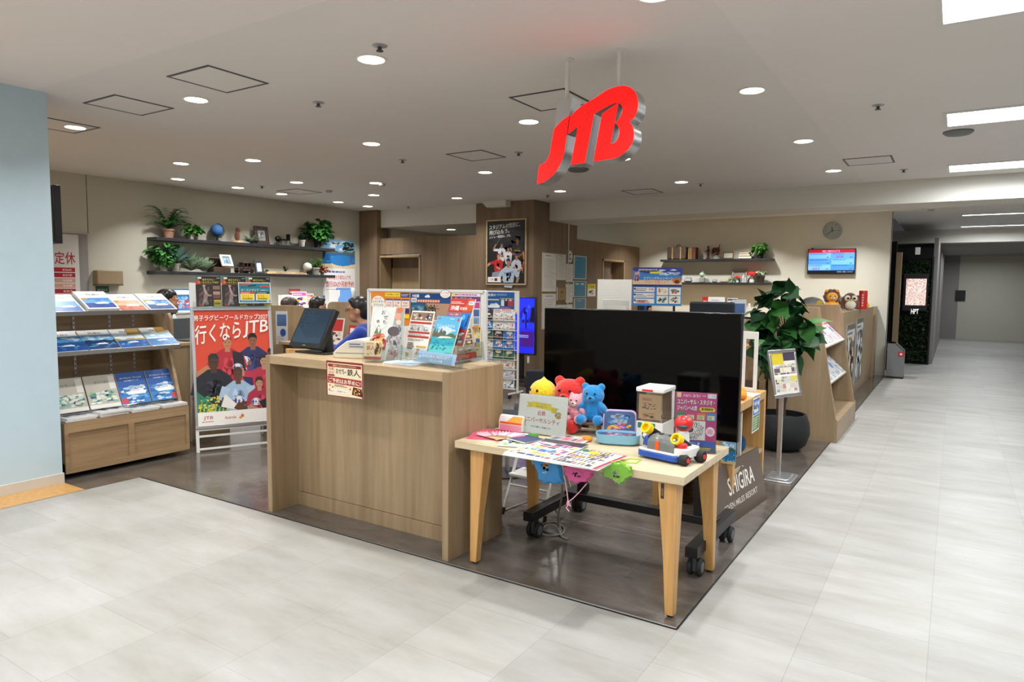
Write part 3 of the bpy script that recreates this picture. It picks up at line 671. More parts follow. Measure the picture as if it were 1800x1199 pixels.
def osechi(p):
    p.r(0, 0, 1, 1, '#d7d9d6'); p.p([(.55, 0), (1, 0), (1, 1), (.75, 1)], '#9aa3a2'); p.spots(.5, .2, .5, .5, ['#6b7374', '#c4c9c7', '#545b5c', '#b7aeb0'], 40, 2, .3)
    p.e(.3, .78, .24, .2, '#b9bda9', 28); p.e(.3, .78, .232, .193, '#dfe0dc', 28); p.t('お', .3, .86, .13, .085, '#2b2523'); p.t('せ', .38, .77, .13, .08, '#2b2523'); p.t('ち', .36, .68, .12, .075, '#2b2523'); p.t('鉄', .17, .7, .1, .06, '#2b2523'); p.t('人', .2, .62, .1, .05, '#2b2523')
    p.e(.86, .95, .1, .05, '#e06a2a'); p.e(.82, .83, .1, .06, '#e69a7a'); p.e(.85, .72, .08, .05, '#efc2ac'); p.e(.72, .55, .18, .09, '#4c3f42')
    p.p([(.12, .5), (.2, .62), (.26, .5), (.32, .6), (.34, .48)], '#5f7c46'); p.p([(0, .2), (.5, .2), (.54, .36), (.42, .5), (.12, .48), (0, .36)], '#b8452e'); p.spots(.0, .18, .55, .32, ['#c8402c', '#e2714a', '#efd9c4', '#8e2419', '#e8b060'], 60, 5, .24); p.spots(.55, .02, .42, .25, ['#d6d2cc', '#8a8c8a', '#b08a80'], 30, 6, .3)
def osechi_small(p):
    p.r(0, 0, 1, 1, '#e6cfa0'); p.r(0, 0, 1, .16, '#a8402a'); p.t('おせちの', .08, .8, .42, .13, '#2a1a14'); p.t('鉄人', .1, .5, .48, .26, '#c22a1c'); p.spots(.55, .18, .45, .8, ['#c8781e', '#8a3c1c', '#efc052', '#5a2614'], 40, 4, .3); p.spots(.06, .2, .45, .2, ['#f1dfb5', '#b9a06a'], 10, 5, .3)
t, Mh, wd = holder((641, 637), (700, 639), CZ, .24, .13, 'brochure_holder', 'clear acrylic holder at the left of the counter brochures holding a white food catalogue', 14, .12, 'acrylic holders on the counter')
lean_card('brochure', 'white food catalogue with brush lettering in the left acrylic holder', 'brochure', Mh, .012, .005, .218, .345, .012, osechi, .016)
lean_card('leaflet', 'small gold and red leaflet standing before the white food catalogue', 'leaflet', Mh, -.0, .004, .115, .12, .004, osechi_small, .052)
def prices(p):
    p.r(0, 0, 1, 1, '#ece7df'); p.r(.03, .8, .94, .17, '#8c6a58'); p.spots(.05, .81, .55, .15, ['#b99580', '#5c4a42', '#d9cfc4'], 26, 1, .25); p.spots(.62, .81, .35, .15, ['#6d7276', '#cfd3d6', '#3c4044'], 20, 2, .3)
    for y in (.73, .53, .44): p.r(.03, y, .94, .045, '#b23a32')
    for y in (.6, .66, .47, .37): p.bars(.06, y, .86, .05, 2, '#9a8f8a', int(y * 90))
    for x in (.07, .36, .65): p.r(x, .57, .25, .1, '#c7ccd1'); p.spots(x, .57, .25, .1, ['#8f9aa3', '#e3e6e6', '#a98f7c'], 12, int(x * 50), .4)
    p.bars(.1, .2, .32, .14, 4, '#55504c', 9, .6); p.r(.5, .25, .44, .03, '#d3a64a'); p.spots(.5, .06, .45, .17, ['#e3c27a', '#c9cdd0', '#b98a4a'], 22, 8, .3); p.spots(.05, .04, .2, .1, ['#d9a93c', '#efd68a'], 10, 8, .5)
t, Mh, wd = holder((702, 634), (756, 641), CZ, .24, .12, 'brochure_holder', 'clear acrylic holder in the middle of the counter holding a price leaflet', 15, .09, 'acrylic holders on the counter')
lean_card('leaflet', 'white price leaflet with red bands standing in the middle acrylic holder', 'leaflet', Mh, .004, .01, .225, .318, .006, prices, .014)
def resort(p):
    p.r(0, 0, 1, 1, '#4fa9cf'); p.r(0, .74, 1, .26, '#5aaed8'); p.spots(0, .58, 1, .22, ['#dceaf1', '#b9d8e8'], 12, 5, .3); p.r(0, .22, 1, .36, '#1f9fb0'); p.r(0, .22, 1, .16, '#59c3c4'); p.spots(0, .26, 1, .3, ['#157f98', '#39b4bd', '#0f6f8a'], 30, 5, .12)
    p.hill(0, .55, .55, .2, '#5b5a44', 8); p.hill(.3, .55, .7, .11, '#4c6a42', 4); p.p([(.25, .52), (.9, .55), (.7, .575), (.35, .57)], '#ece3cf')
    p.t('JTB', .05, .92, .13, .04, '#d02a24', .02); p.r(.88, .91, .07, .05, '#d23c34'); p.t('リゾートホテル', .1, .76, .75, .07, '#dff0f7', .04); p.bars(.58, .93, .26, .03, 1, '#dceaf2', 3)
    p.r(0, 0, .72, .2, '#eef1f0'); p.r(.15, .14, .5, .02, '#2c9a6a'); p.e(.12, .1, .045, .03, '#d8485a'); p.r(.72, .0, .28, .24, '#5c9aa6'); p.spots(.72, 0, .28, .24, ['#a9d2d8', '#3c6e4c', '#dfe9ea'], 16, 8, .35); p.r(.02, .01, .25, .06, '#7a5a36'); p.r(.3, .02, .2, .07, '#3a62b0'); p.bars(.2, .06, .4, .05, 2, '#9aa6aa', 5)
def okinawa(p):
    p.r(0, 0, 1, 1, '#b5372f'); p.p([(.6, .72), (1, .75), (1, 1), (.75, 1)], '#c8552e'); p.t('沖縄', .08, .74, .36, .11, '#fbf3ec'); p.t('石垣島', .47, .76, .3, .06, '#fbf3ec'); p.bars(.05, .88, .6, .06, 2, '#efd0c4', 4); p.r(.78, .87, .2, .08, '#e8ecf2'); p.t('夏秋', .8, .89, .15, .045, '#3a5aa8')
    p.r(0, .36, .62, .34, '#8a6a86'); p.r(0, .36, .62, .12, '#3c2c3a'); p.hill(0, .44, .62, .14, '#2a2028', 3); p.spots(0, .52, .6, .16, ['#b98aa0', '#d8a890', '#75587e'], 14, 4, .3); p.r(.62, .36, .38, .34, '#1878c8'); p.e(.72, .6, .07, .06, '#4fb2e6'); p.p([(.86, .4), (.93, .42), (.95, .64), (.9, .66)], '#143c66')
    p.spots(0, 0, 1, .36, ['#2f6f8e', '#27443c', '#6f5a46', '#c9d4d6', '#8e3a30'], 60, 3, .2)
t, Mh, wd = holder((733, 642), (797, 651), CZ, .2, .2, 'brochure_holder', 'two tier clear acrylic stand at the front right of the counter top', 20, .075, 'acrylic holders on the counter')
lean_card('brochure', 'red resort brochure with white lettering on the upper tier of the acrylic stand', 'brochure', Mh, .055, .14, .225, .3, .006, okinawa, -.022)
lean_card('brochure', 'blue sea brochure with a bay on the front tier of the acrylic stand', 'brochure', Mh, .015, .012, .222, .3, .008, resort, .012)
def bluelabel(p): p.r(0, 0, 1, 1, '#8fb4da'); p.t('SHIGIRA RESORT', .1, .45, .75, .3, '#dfeaf5'); p.t('宮古島', .35, .14, .3, .2, '#cfe0f0'); p.e(.06, .5, .02, .12, '#e8f1fa'); p.e(.66, .25, .015, .1, '#eef5fb')
lean_card('label_card', 'pale blue label card on the lip of the front acrylic stand', 'label', Mh, -.004, .0, wd + .008, .068, .002, bluelabel, .062)
def food(p):
    p.r(0, 0, 1, 1, '#cbb9a2'); p.r(0, .02, 1, .16, '#c23c28'); p.bars(.1, .05, .8, .09, 3, '#efb9a8', 3); p.r(.15, .86, .7, .03, '#b7423a'); p.bars(.15, .91, .7, .03, 1, '#6a5a4c', 2)
    for y in (.66, .52, .38):
        p.r(.12, y, .34, .1, '#dfb38c'); p.r(.54, y, .34, .1, '#4a2e20'); p.e(.71, y + .05, .12, .04, '#d6a268'); p.e(.71, y + .05, .06, .02, '#f2dfb4'); p.e(.29, y + .05, .1, .03, '#f0d2ae')
    p.e(.25, .28, .12, .03, '#f3efe6'); p.e(.6, .28, .14, .035, '#e6ddcd'); p.spots(.06, .19, .88, .07, ['#6a4634', '#e0d4c0', '#a88a6c'], 18, 4, .25)
t, Mh, wd = holder((801, 641), (846, 633), CZ, .24, .1, 'brochure_holder', 'clear acrylic holder at the right end of the counter holding a beige leaflet', 10, .12, 'acrylic holders on the counter')
lean_card('leaflet', 'tall beige leaflet with food squares and a red foot in the rightmost holder', 'leaflet', Mh, wd * .12, .006, wd * .8, .262, .004, food, .016)
def flat(p): p.r(0, 0, 1, 1, '#e9efec'); p.spots(.05, .4, .9, .5, ['#7fc0b0', '#c8605a', '#dfe9e4', '#9ad0c4'], 22, 3, .22); p.p([(.3, 0), (1, 0), (1, .3)], '#3f86c8'); p.bars(.1, .65, .5, .2, 3, '#b84a44', 2); p.bars(.2, .3, .5, .15, 2, '#4a9a88', 4)
a, c = gz(674, 641, CZ), gz(731, 646, CZ); r = c - a; r.z = 0; n = Vector((-r.y, r.x, 0)).normalized()
for i in range(5):
    m = basis(a + Vector((0, 0, .004 * i + .002)) + Vector((random.uniform(-.006, .006), random.uniform(-.006, .006), 0)), r, n); m = m @ Matrix.Rotation(random.uniform(-.03, .03), 4, 'Z')
    card_thing('leaflet', 'green and blue leaflet of the flat pile on the oak counter top', 'leaflet', m, .235, .25, flat, .0035, group='pile of flat leaflets on the counter')
# ================================================================ tall poster board right behind the counter
p0, p1 = gy(648, 508, 4.3), gy(853, 511, 4.3)
t = thing('display_board', 'white framed display board covered with travel posters right behind the counter', 'display board', ((p0.x + p1.x) / 2, 4.3, 0))
wB = p1.x - p0.x; zt = 1.562
Mb = basis((p0.x, 4.3, .62), (1, 0, 0), (0, 0, 1))
B('white_plastic', Mb).box(.0, 0, -.02, wB, zt - .62, -.004).build('panel', t)
b = B('white_metal', Mb); H_ = zt - .62
b.box(-.012, 0, -.024, .012, H_, .006).box(wB - .012, 0, -.024, wB + .012, H_, .006).box(0, H_ - .02, -.024, wB, H_ + .004, .006).box(0, 0, -.024, wB, .02, .006); b.build('frame', t, bevel=.003)
for s in (0, 1):
    x = p0.x + s * wB
    B('white_metal').tube([(x, 4.31, .62), (x, 4.31, .03)], .014, 10).tube([(x, 4.08, .028), (x, 4.54, .028)], .016, 10).build('leg', t)
def tour(p):
    p.r(0, 0, 1, 1, '#e88a2c'); p.r(.37, .86, .38, .12, '#f2d81e'); p.t('9/26(金)-12/29', .4, .89, .32, .06, '#3a3010'); p.r(.76, .84, .22, .14, '#2a3470'); p.bars(.78, .87, .18, .08, 2, '#c7cde6', 2)
    p.e(.19, .68, .17, .2, '#faf5ea', 14); p.e(.3, .6, .08, .1, '#faf5ea'); p.e(.08, .6, .07, .1, '#faf5ea'); p.t('冬はやっぱり', .1, .76, .18, .06, '#d2402c'); p.t('レイトサマー', .05, .65, .3, .085, '#1e3a7a'); p.t('スペシャル', .07, .55, .25, .08, '#1e3a7a')
    for i in range(3):
        p.r(.38 + i * .205, .52, .185, .27, '#f7f3ea'); p.r(.38 + i * .205, .74, .185, .05, '#4a5a9a'); p.t(('宿泊', '食事', '特典')[i], .41 + i * .205, .64, .12, .06, '#c8402e'); p.bars(.4 + i * .205, .55, .15, .07, 2, '#c8503e', i)
    p.r(.05, .42, .72, .07, '#f9f0dc'); p.bars(.1, .44, .6, .03, 1, '#8a6a4a', 3)
    for i in range(3): p.sea(.04 + i * .25, .2, .23, .2, seed=i, sky=('#7fa6c4', '#9a8a70', '#e0a26a')[i])
    p.r(.78, .36, .2, .14, '#2a3470'); p.r(.78, .2, .2, .12, '#f2d81e'); p.bars(.05, .04, .9, .13, 3, '#7a4a1e', 5)
def tropics(p):
    p.r(0, 0, 1, 1, '#1f4f86'); p.r(0, .84, 1, .16, '#1c3f7a'); p.t('沖縄', .04, .87, .1, .09, '#f4f1e8'); p.r(.15, .87, .07, .09, '#c9d9ea'); p.r(.02, .72, .14, .13, '#e9eef0'); p.t('夏旅', .04, .74, .1, .08, '#3a5a9a'); p.ship(.36, .87, .14, .1)
    p.r(.18, .72, .56, .09, '#c9502e'); 
    for i in range(9): p.e(.21 + i * .062, .765, .024, .035, '#f2c6a8')
    p.r(0, .2, 1, .5, '#b9937c'); p.r(0, .2, .4, .5, '#28557a'); p.hill(0, .2, .4, .4, '#1d3f4c', 3); p.e(.2, .55, .18, .1, '#3a6f98'); p.spots(0, .22, .45, .45, ['#4f8a4a', '#2f6a8e', '#7aa0b4', '#24506a'], 30, 6, .2)
    for x in (.45, .55, .63):
        p.r(x, .3, .012, .25, '#2a2018')
        for a in range(7): p.p([(x, .55), (x + .09 * math.cos(a * .9), .55 + .13 * math.sin(a * .9)), (x + .1 * math.cos(a * .9 + .2), .5 + .13 * math.sin(a * .9 + .2))], '#1c2a1c')
    p.r(0, 0, 1, .2, '#e6e1d2'); p.bars(.03, .03, .94, .14, 4, '#6a6a6a', 3)
def parks(p):
    p.r(0, 0, 1, 1, '#e9e3ec'); p.r(0, .78, 1, .12, '#7a3a86'); p.t('テーマパーク', .1, .8, .6, .08, '#f4d23c'); p.bars(.1, .91, .8, .06, 1, '#c05a9a', 2); p.r(.0, .9, .1, .08, '#f2e03a'); p.r(.5, .62, .48, .14, '#c84a86')
    for i in range(6): p.r(.54 + (i % 2) * .23, .42 - (i // 2) * .19, .2, .17, ('#efe5b4', '#3f6fb0', '#e0d2a0', '#7aa4c9', '#e9e2c4', '#caa05a')[i]); p.bars(.56 + (i % 2) * .23, .44 - (i // 2) * .19, .16, .1, 3, '#6a5a4a', i)
    p.blocks(.02, .04, .48, .7, ['#d8604a', '#4a7ab8', '#e8c84a', '#f0ece2', '#c9d4dc'], 4, 7, 4)
def stick(name, lab, M_, x, y, w_, h_, draw, cat='poster', off=.002, **k): return card_thing(name, lab, cat, M_ @ Matrix.Translation((x, y, off)), w_, h_, draw, .0015, **k)
sc = wB / 205
stick('poster', 'orange poster with a yellow date strip at the left of the display board', Mb, 5.5 * sc, H_ - .29, 74 * sc, .268, tour)
stick('poster', 'dark blue poster with palm trees in the middle of the display board', Mb, 80 * sc, H_ - .292, 70 * sc, .265, tropics)
stick('poster', 'pale poster with a purple band at the right of the display board', Mb, 152 * sc, H_ - .33, 46 * sc, .315, parks)
def badge(p): p.e(.5, .5, .5, .5, '#3a5aa8', 30); p.e(.5, .5, .46, .45, '#f6f2ec', 30); p.t('とっておき', .14, .48, .72, .28, '#d0384e'); p.r(.2, .26, .6, .06, '#e0a0a8')
b = B('print', Mb @ Matrix.Translation((132 * sc, H_ - .065, .006))); b.cc = '#f6f2ec'; b.loft([[(.055 + .055 * math.cos(i * .3927), .034 + .034 * math.sin(i * .3927), z) for i in range(16)] for z in (-.003, 0)]); badge(Pr(b, b.M, .11, .068)); solo(b, 'round_badge', 'white oval badge card clipped over the top edge of the display board', 'badge', Mb @ Vector((132 * sc, H_ - .065, .006)), smooth=False)
for i, (x, y, ww, hh) in enumerate(((3, .33, 60, .22), (70, .33, 66, .2), (140, .3, 60, .22))):
    def lower(p, i=i): p.r(0, 0, 1, 1, ('#efe7da', '#ece4e0', '#e9dcae')[i]); p.blocks(.04, .3, .92, .62, (['#c98a5a', '#7a8fa6', '#b84a3c', '#efe7da'], ['#8f9aa3', '#c0504a', '#ded2c0', '#ece4e0'], ['#e0c23a', '#4a6aa8', '#d8d0b8', '#e9dcae'])[i], 6, 4, i + 3); p.bars(.05, .05, .9, .2, 3, '#6f6a66', i)
    stick('poster', ('lower left sheet of the display board behind the white food catalogue', 'lower middle sheet of the display board behind the price leaflet', 'lower right yellow sheet of the display board behind the counter')[i], Mb, x * sc, H_ - y - hh + .02, ww * sc, hh, lower)
# thin white upright brochure holder left of the catalogue
p = gz(652, 606, CZ - .3)
# ================================================================ demonstration table
TZ = .715
t = thing('display_table', 'low wooden table with pale top and tapered legs at the corner of the dark floor', 'table', (-1.69, 3.47, 0))
tx0, tx1, ty0, ty1 = -2.365, -1.02, 3.10, 3.86
B('table_top_wood').box(tx0, ty0, TZ - .04, tx1, ty1, TZ).build('table_top', t, bevel=.0015)
def legb(x, y, sx, sy):
    b = B('beech_wood'); z1 = TZ - .041; k = .012
    b.loft([[(x + sx * a * w_ , y + sy * c * w_, z) for a, c in ((0, 0), (1, 0), (1, 1), (0, 1))] for z, w_ in ((k, .045), (.3, .062), (z1, .098))] if sx * sy > 0 else
           [[(x + sx * a * w_, y + sy * c * w_, z) for a, c in ((0, 0), (0, 1), (1, 1), (1, 0))] for z, w_ in ((k, .045), (.3, .062), (z1, .098))])
    o = b.build('leg', t, bevel=.004); B('rubber_black').lathe([(.002, 0), (.017, 0), (.017, .013), (.002, .013)], 14, (x + sx * .022, y + sy * .022, 0)).build('foot', o)
    return o
for x, sx in ((tx0 + .085, 1), (tx1 - .045, -1)):
    for y, sy in ((ty0 + .035, 1), (ty1 - .035, -1)): l = legb(x, y, sx, sy)
b = B('print'); b.cc = '#33241a'; b.box(tx1 - .125, ty0 + .0345, .585, tx1 - .108, ty0 + .036, .66); b.cc = '#7a5a3c'; b.box(tx1 - .121, ty0 + .034, .6, tx1 - .112, ty0 + .0355, .635); b.build('maker_sticker', t, smooth=False)
# ================================================================ things on the low table
def upright(name, lab, cat, pL, pR, z, h, deg, draw, paper='#f3f1ec', holder_lab=None, dy=0):
    a, c = gz(*pL, z), gz(*pR, z); a.y += dy; c.y += dy; r = c - a; r.z = 0; wd = r.length
    Mx = tilt(a + Vector((0, 0, .004)), r, deg); n = Vector((r.y, -r.x, 0)).normalized()
    if holder_lab:
        t = thing('sign_holder', holder_lab, 'acrylic holder', (a + c) / 2)
        B('acrylic', Mx).box(-.004, 0, .0032, wd + .004, h + .004, .0052).build('front_sheet', t)
        B('acrylic', Mx).box(-.004, 0, -.005, wd + .004, h + .004, -.003).build('back_sheet', t)
        B('acrylic', basis(a, r, -n)).box(-.004, -.01, 0, wd + .004, .06, .003).build('base', t)
    return card_thing(name, lab, cat, Mx @ Matrix.Translation((0, .002, .0012)), wd, h, draw, .003, paper), Mx, wd
def kintetsu(p):
    p.r(0, 0, 1, 1, '#efece6'); p.p([(.16, .8), (.3, .8), (.3, .68), (.16, .66), (.2, .73)], '#d8bf1c'); p.p([(.68, .72), (.82, .7), (.79, .62), (.82, .55), (.68, .58)], '#d8bf1c'); p.p([(.28, .83), (.68, .79), (.68, .62), (.28, .68)], '#e6cf1e')
    p.t('オフィシャルホテル', .36, .75, .22, .035, '#4a4010'); p.t('お得なお部屋プラン', .36, .69, .23, .035, '#4a4010')
    p.t('近鉄', .4, .48, .17, .12, '#c2243a'); p.t('ユニバーサルシティ', .1, .3, .76, .13, '#c2243a', rise=-.03); p.t('今なら嬉しい特典つき♪', .28, .165, .42, .045, '#3a3836', rise=-.02)
    for x, y in ((.11, .25), (.82, .52)): p.spots(x - .07, y - .1, .16, .2, ['#c8384a', '#4a8a5a', '#7a8ad0', '#d8a03a'], 16, 3, .42)
upright('notice_board', 'white hotel notice with a yellow ribbon and red writing in a clear stand', 'notice', (909, 760), (994, 771), TZ, .232, 9, kintetsu, holder_lab='clear acrylic stand holding the white notice with the yellow ribbon on the low table')
def usj(p):
    p.r(0, 0, 1, 1, '#c23a7c'); p.r(.04, .91, .1, .08, '#e6cf9a'); p.t('10/1-3/31', .2, .92, .4, .045, '#f8e3ee'); p.bars(.66, .93, .12, .03, 1, '#f0c4da', 1); p.r(.78, .91, .2, .07, '#eef0f6'); p.t('エースJTB', .79, .92, .17, .04, '#4a5aa8')
    for c, o in (('#3a2a4a', -.006), ('#ffffff', .0)):
        p.t('ユニバーサル・スタジオ・', .05 + o, .795 + o, .9, .085, c); p.t('ジャパンへの旅', .05 + o, .69 + o, .48, .085, c)
    p.p([(.58, .72), (.64, .675), (.95, .685), (.97, .72), (.92, .755), (.62, .755)], '#f0d422'); p.bars(.64, .69, .28, .05, 1, '#5a4a1a', 2, .8)
    for i, c in enumerate(('#1f8a5a', '#d0447e', '#e0703a', '#3a86c8')):
        x = .02 + i * .245; p.p([(x, .53), (x + .22, .53), (x + .245, .655), (x + .02, .655)], c); 
        if i: p.r(x + .03, .545, .17, .07, '#ecdfb0')
        p.bars(x + .04, .55, .15, .055, 3, '#5a5a40' if i else '#d0eadc', i)
    p.r(.03, .2, .71, .32, '#f1efee')
    for q in range(6):
        vs = []; fs = []
        for k in range(q, 120, 6):
            a = k * 2.399; w_ = .05 + .14 * (k / 120) ** .5; x, y = .385 + 1.7 * w_ * math.cos(a), .37 + w_ * .75 * math.sin(a); n0 = len(vs)
            vs += [(x + .022 * math.cos(a + j * 2.1), y + .016 * math.sin(a + j * 2.1)) for j in range(3)]; fs.append((n0, n0 + 1, n0 + 2))
        p.put(vs, fs, ('#c8402e', '#2f4a8a', '#e0b22a', '#3a8a5a', '#2a2422', '#7a4a9a')[q])
    p.e(.385, .375, .09, .06, '#e8e4dc'); p.e(.385, .37, .075, .05, '#3a3a52'); p.t('Discover U!!!', .2, .215, .35, .035, '#2a2a2a')
    p.e(.86, .35, .11, .08, '#e8c3d4', 26); p.bars(.79, .31, .14, .08, 5, '#9a4a70', 4, .5)
    p.r(0, .1, 1, .085, '#2f55a8'); p.t('大阪ステイ', .36, .125, .16, .035, '#cfd9ef'); p.spots(.55, .11, .08, .06, ['#e0a0a8', '#d8e0f0'], 8, 2, .5); p.r(0, 0, 1, .1, '#4a5470'); p.r(.28, .03, .24, .05, '#e6e8ee'); p.bars(.55, .03, .4, .05, 2, '#d0b84a', 5)
upright('poster', 'magenta theme park tour poster standing at the right end of the low table', 'poster', (1186, 793), (1259, 798), TZ, .318, 8, usj, '#c23a7c', holder_lab='clear acrylic stand holding the magenta tour poster on the low table', dy=-.01)
# soft toys
def ball(b, px, py, y, r, k=(1, 1, 1), off=(0, 0, 0)):
    p = gy(px, py, y) + Vector(off); b.ell(p, r * k[0], r * k[1], r * k[2], 18, 12); return p
def bear(name, lab, mat, c, s, yaw, eye=True, ear=True, beak=False, muz='plush_cream', group='soft toys on the low table'):
    t = thing(name, lab, 'soft toy', c, yaw, group); m = t.matrix_basis.copy() @ Matrix.Scale(s, 4)
    b = B(mat, m); b.ell((0, 0, .32), .3, .26, .36); b.ell((0, -.02, .8), .34, .31, .31); b.ell((0, 0, .55), .2, .2, .2)
    for q in (-1, 1):
        b.ell((q * .24, -.3, .12), .13, .3, .13); b.ell((q * .25, -.5, .15), .14, .1, .16); b.ell((q * .33, -.12, .44), .11, .16, .22, R=Euler((.5, q * -.5, 0)).to_matrix())
        if ear: b.ell((q * .24, .0, 1.05), .12, .07, .12)
    if beak: b.ell((0, 0, 1.08), .05, .05, .1); b.ell((.08, 0, 1.06), .04, .04, .07)
    o = b.build('body', t, remesh=.03 * s)
    b = B('orange_plastic' if beak else muz, m)
    if beak: b.ell((0, -.33, .74), .13, .13, .06)
    else: b.ell((0, -.29, .73), .13, .09, .1)
    b.build('beak' if beak else 'muzzle', t)
    if not beak: B('black_plastic', m).ell((0, -.38, .77), .045, .03, .03).build('nose', t)
    for q in (-1, 1): B('black_plastic', m).ell((q * .12, -.3, .88), .032, .02, .036).build('eye', t)
    return t
fl, fr, br, bl = gz(1003, 764, TZ), gz(1039, 766, TZ), gz(1058, 761, TZ), gz(1022.5, 757, TZ)
r = (fr - fl); ang = math.atan2(r.y, r.x); ctr = (fl + fr + br + bl) / 4
t = thing('toy_bench', 'small dark wooden doll bench carrying the blue and pink soft toys', 'toy bench', ctr, ang)
m = t.matrix_basis.copy(); wd, dp, hb = .155, .12, .078
B('dark_bench_wood', m).box(-wd / 2 - .01, -dp / 2 - .006, hb - .014, wd / 2 + .01, dp / 2 + .006, hb).build('seat', t, bevel=.002)
for x in (-1, 1):
    for y in (-1, 1): B('dark_bench_wood', m).box(x * wd / 2 - .008, y * dp / 2 - .008, 0, x * wd / 2 + .008, y * dp / 2 + .008, hb - .014).build('leg', t, bevel=.001)
    B('dark_bench_wood', m).box(x * wd / 2 - .005, -dp / 2, .03, x * wd / 2 + .005, dp / 2, .044).build('rail', t)
top = TZ + hb
pb = m @ Vector((.035, -.0, 0)); bear('teddy_bear', 'blue plush toy sitting at the right end of the small doll bench', 'plush_blue', (pb.x, pb.y + .01, top - .008), .205, ang - .15, muz='plush_blue')
pb = m @ Vector((-.062, .012, 0)); bear('teddy_bear', 'pale pink plush toy sitting at the left end of the small doll bench', 'plush_pink', (pb.x, pb.y, top - .006), .15, ang - .3)
p = gy(1006, 690, 3.80); bear('teddy_bear', 'red plush toy standing behind the pink and blue plush toys', 'plush_red', (p.x, 3.77, TZ), .285, .1, muz='plush_red')
p = gy(962, 680, 3.76); bear('plush_chick', 'yellow plush chick peeping over the white hotel notice', 'plush_yellow', (p.x, 3.72, TZ + .0), .275, -.35, beak=True, ear=False)
# capsule machine
p = gy(1119, 720, 3.6); q = gy(1166, 720, 3.6); wd = q.x - p.x; hz = gy(1122, 680, 3.6).z - TZ; dp = .19
t = thing('capsule_machine', 'white capsule toy vending machine with a clear window on the low table', 'capsule machine', ((p.x + q.x) / 2, 3.6 + dp / 2, TZ)); m = Matrix.Translation((p.x, 3.6, TZ))
B('white_plastic', m).box(0, .002, 0, wd, dp, hz * .42).box(0, dp - .05, hz * .42, wd, dp, hz - .02).build('body', t, bevel=.006)
B('white_plastic', m).box(-.004, -.004, hz - .026, wd + .004, dp + .002, hz).build('lid', t, bevel=.006)
B('smoky_acrylic', m).box(0, 0, hz * .42 + .002, .003, dp - .05, hz - .027).box(wd - .003, 0, hz * .42 + .002, wd, dp - .05, hz - .027).box(0, 0, hz * .42 + .002, wd, .003, hz - .027).build('window', t)
b = B(); pr = sheet(b, basis((p.x + .012, 3.606, TZ + hz * .46), (1, 0, 0), Z), wd - .024, hz * .42, .002, '#e9dfc4')
pr.r(0, 0, 1, 1, '#e9dfc4'); pr.bars(.15, .75, .6, .12, 2, '#c8503e', 3); pr.spots(.05, .35, .75, .35, ['#d86a6a', '#8a9ac8', '#c8a03a', '#6a5a7a'], 18, 5, .16); pr.spots(.1, .05, .8, .25, ['#e0b24a', '#e89ab0', '#d8d0b0'], 12, 6, .3); b.build('display_card', t, smooth=False)
B('white_plastic', m @ Matrix.Translation((wd * .5, .001, hz * .2)) @ Matrix.Rotation(math.radians(90), 4, 'X')).lathe([(.002, 0), (.034, 0), (.034, .004), (.028, .012), (.002, .014)], 28).box(-.028, -.006, .012, .028, .006, .024).build('dial', t, bevel=.001)
B('black_plastic', m @ Matrix.Translation((wd * .5, .0015, hz * .2)) @ Matrix.Rotation(math.radians(90), 4, 'X')).lathe([(.034, 0), (.04, 0), (.04, .004), (.034, .004), (.034, 0)], 28).build('dial_ring', t)
b = B('print', m); b.cc = '#c8302e'; b.box(wd * .22, -.0055, hz - .021, wd * .62, -.004, hz - .01); b.build('sticker', t, smooth=False)
for q in ((.01, .31, .034), (wd * .4, .35, wd * .72)): b = B('print', m); b.cc = '#1f7a56'; b.box(q[0], -.001, hz * q[1], q[2], .001, hz * .4); b.build('sticker', t, smooth=False)
B('dark_gap', m).box(wd * .3, -.001, .01, wd * .72, .002, hz * .09).build('outlet', t)
for i, (x, y, c) in enumerate(((.03, .05, 'red_plastic'), (.08, .08, 'yellow_plastic'), (.12, .05, 'blue_plastic'), (.06, .1, 'plush_pink'), (.11, .1, 'white_plastic'))):
    solo(B(c).ell((p.x + x * wd / .17, 3.6 + y, TZ + hz * .42 + .026), .022), 'toy_capsule', '%s toy capsule lying inside the capsule machine' % ('red', 'yellow', 'blue', 'pink', 'white')[i], 'capsule', (p.x + x * wd / .17, 3.6 + y, TZ + hz * .42), 'capsules in the capsule machine')
# toy racing cart
a, c = gz(1118, 803, TZ), gz(1203, 822, TZ); r = c - a; ang = math.atan2(r.y, r.x); L = r.length
t = thing('toy_kart', 'grey blue and white toy race cart with yellow exhaust pipes on the table corner', 'toy car', a, ang); m = t.matrix_basis.copy()
def rr(x0, y0, x1, y1, k=.02, n=4):
    return [(cx + k * math.cos(a0 + j * math.pi / 2 / n), cy + k * math.sin(a0 + j * math.pi / 2 / n)) for cx, cy, a0 in ((x1 - k, y0 + k, -math.pi / 2), (x1 - k, y1 - k, 0), (x0 + k, y1 - k, math.pi / 2), (x0 + k, y0 + k, math.pi)) for j in range(n + 1)]
B('blue_plastic', m).prism(rr(0, 0, L * .86, .16, .03), .03, .012).build('chassis', t, bevel=.004)
B('white_plastic', m).prism(rr(.002, .004, L * .84, .158, .03), .01, .042).prism(rr(L * .66, .02, L * .98, .17, .03), .045, .035).build('deck', t, bevel=.003)
b = B('kart_grey', m); n = 10
x0, x1 = .055, .055 + L * .56
prof = [(.02, .05), (.02, .09), (.03, .112), (.05, .124), (.09, .126), (.12, .12), (.13, .05)]
b.loft([[(x, y, .05 + (z - .05) * k) for y, z in prof] for x, k in ((x0, .85), (x0 + .012, 1), ((x0 + x1) / 2 - .002, 1.03), ((x0 + x1) / 2, .98), ((x0 + x1) / 2 + .002, 1.03), (x1 - .012, 1), (x1, .85))]); b.build('engine_cover', t, bevel=.003)
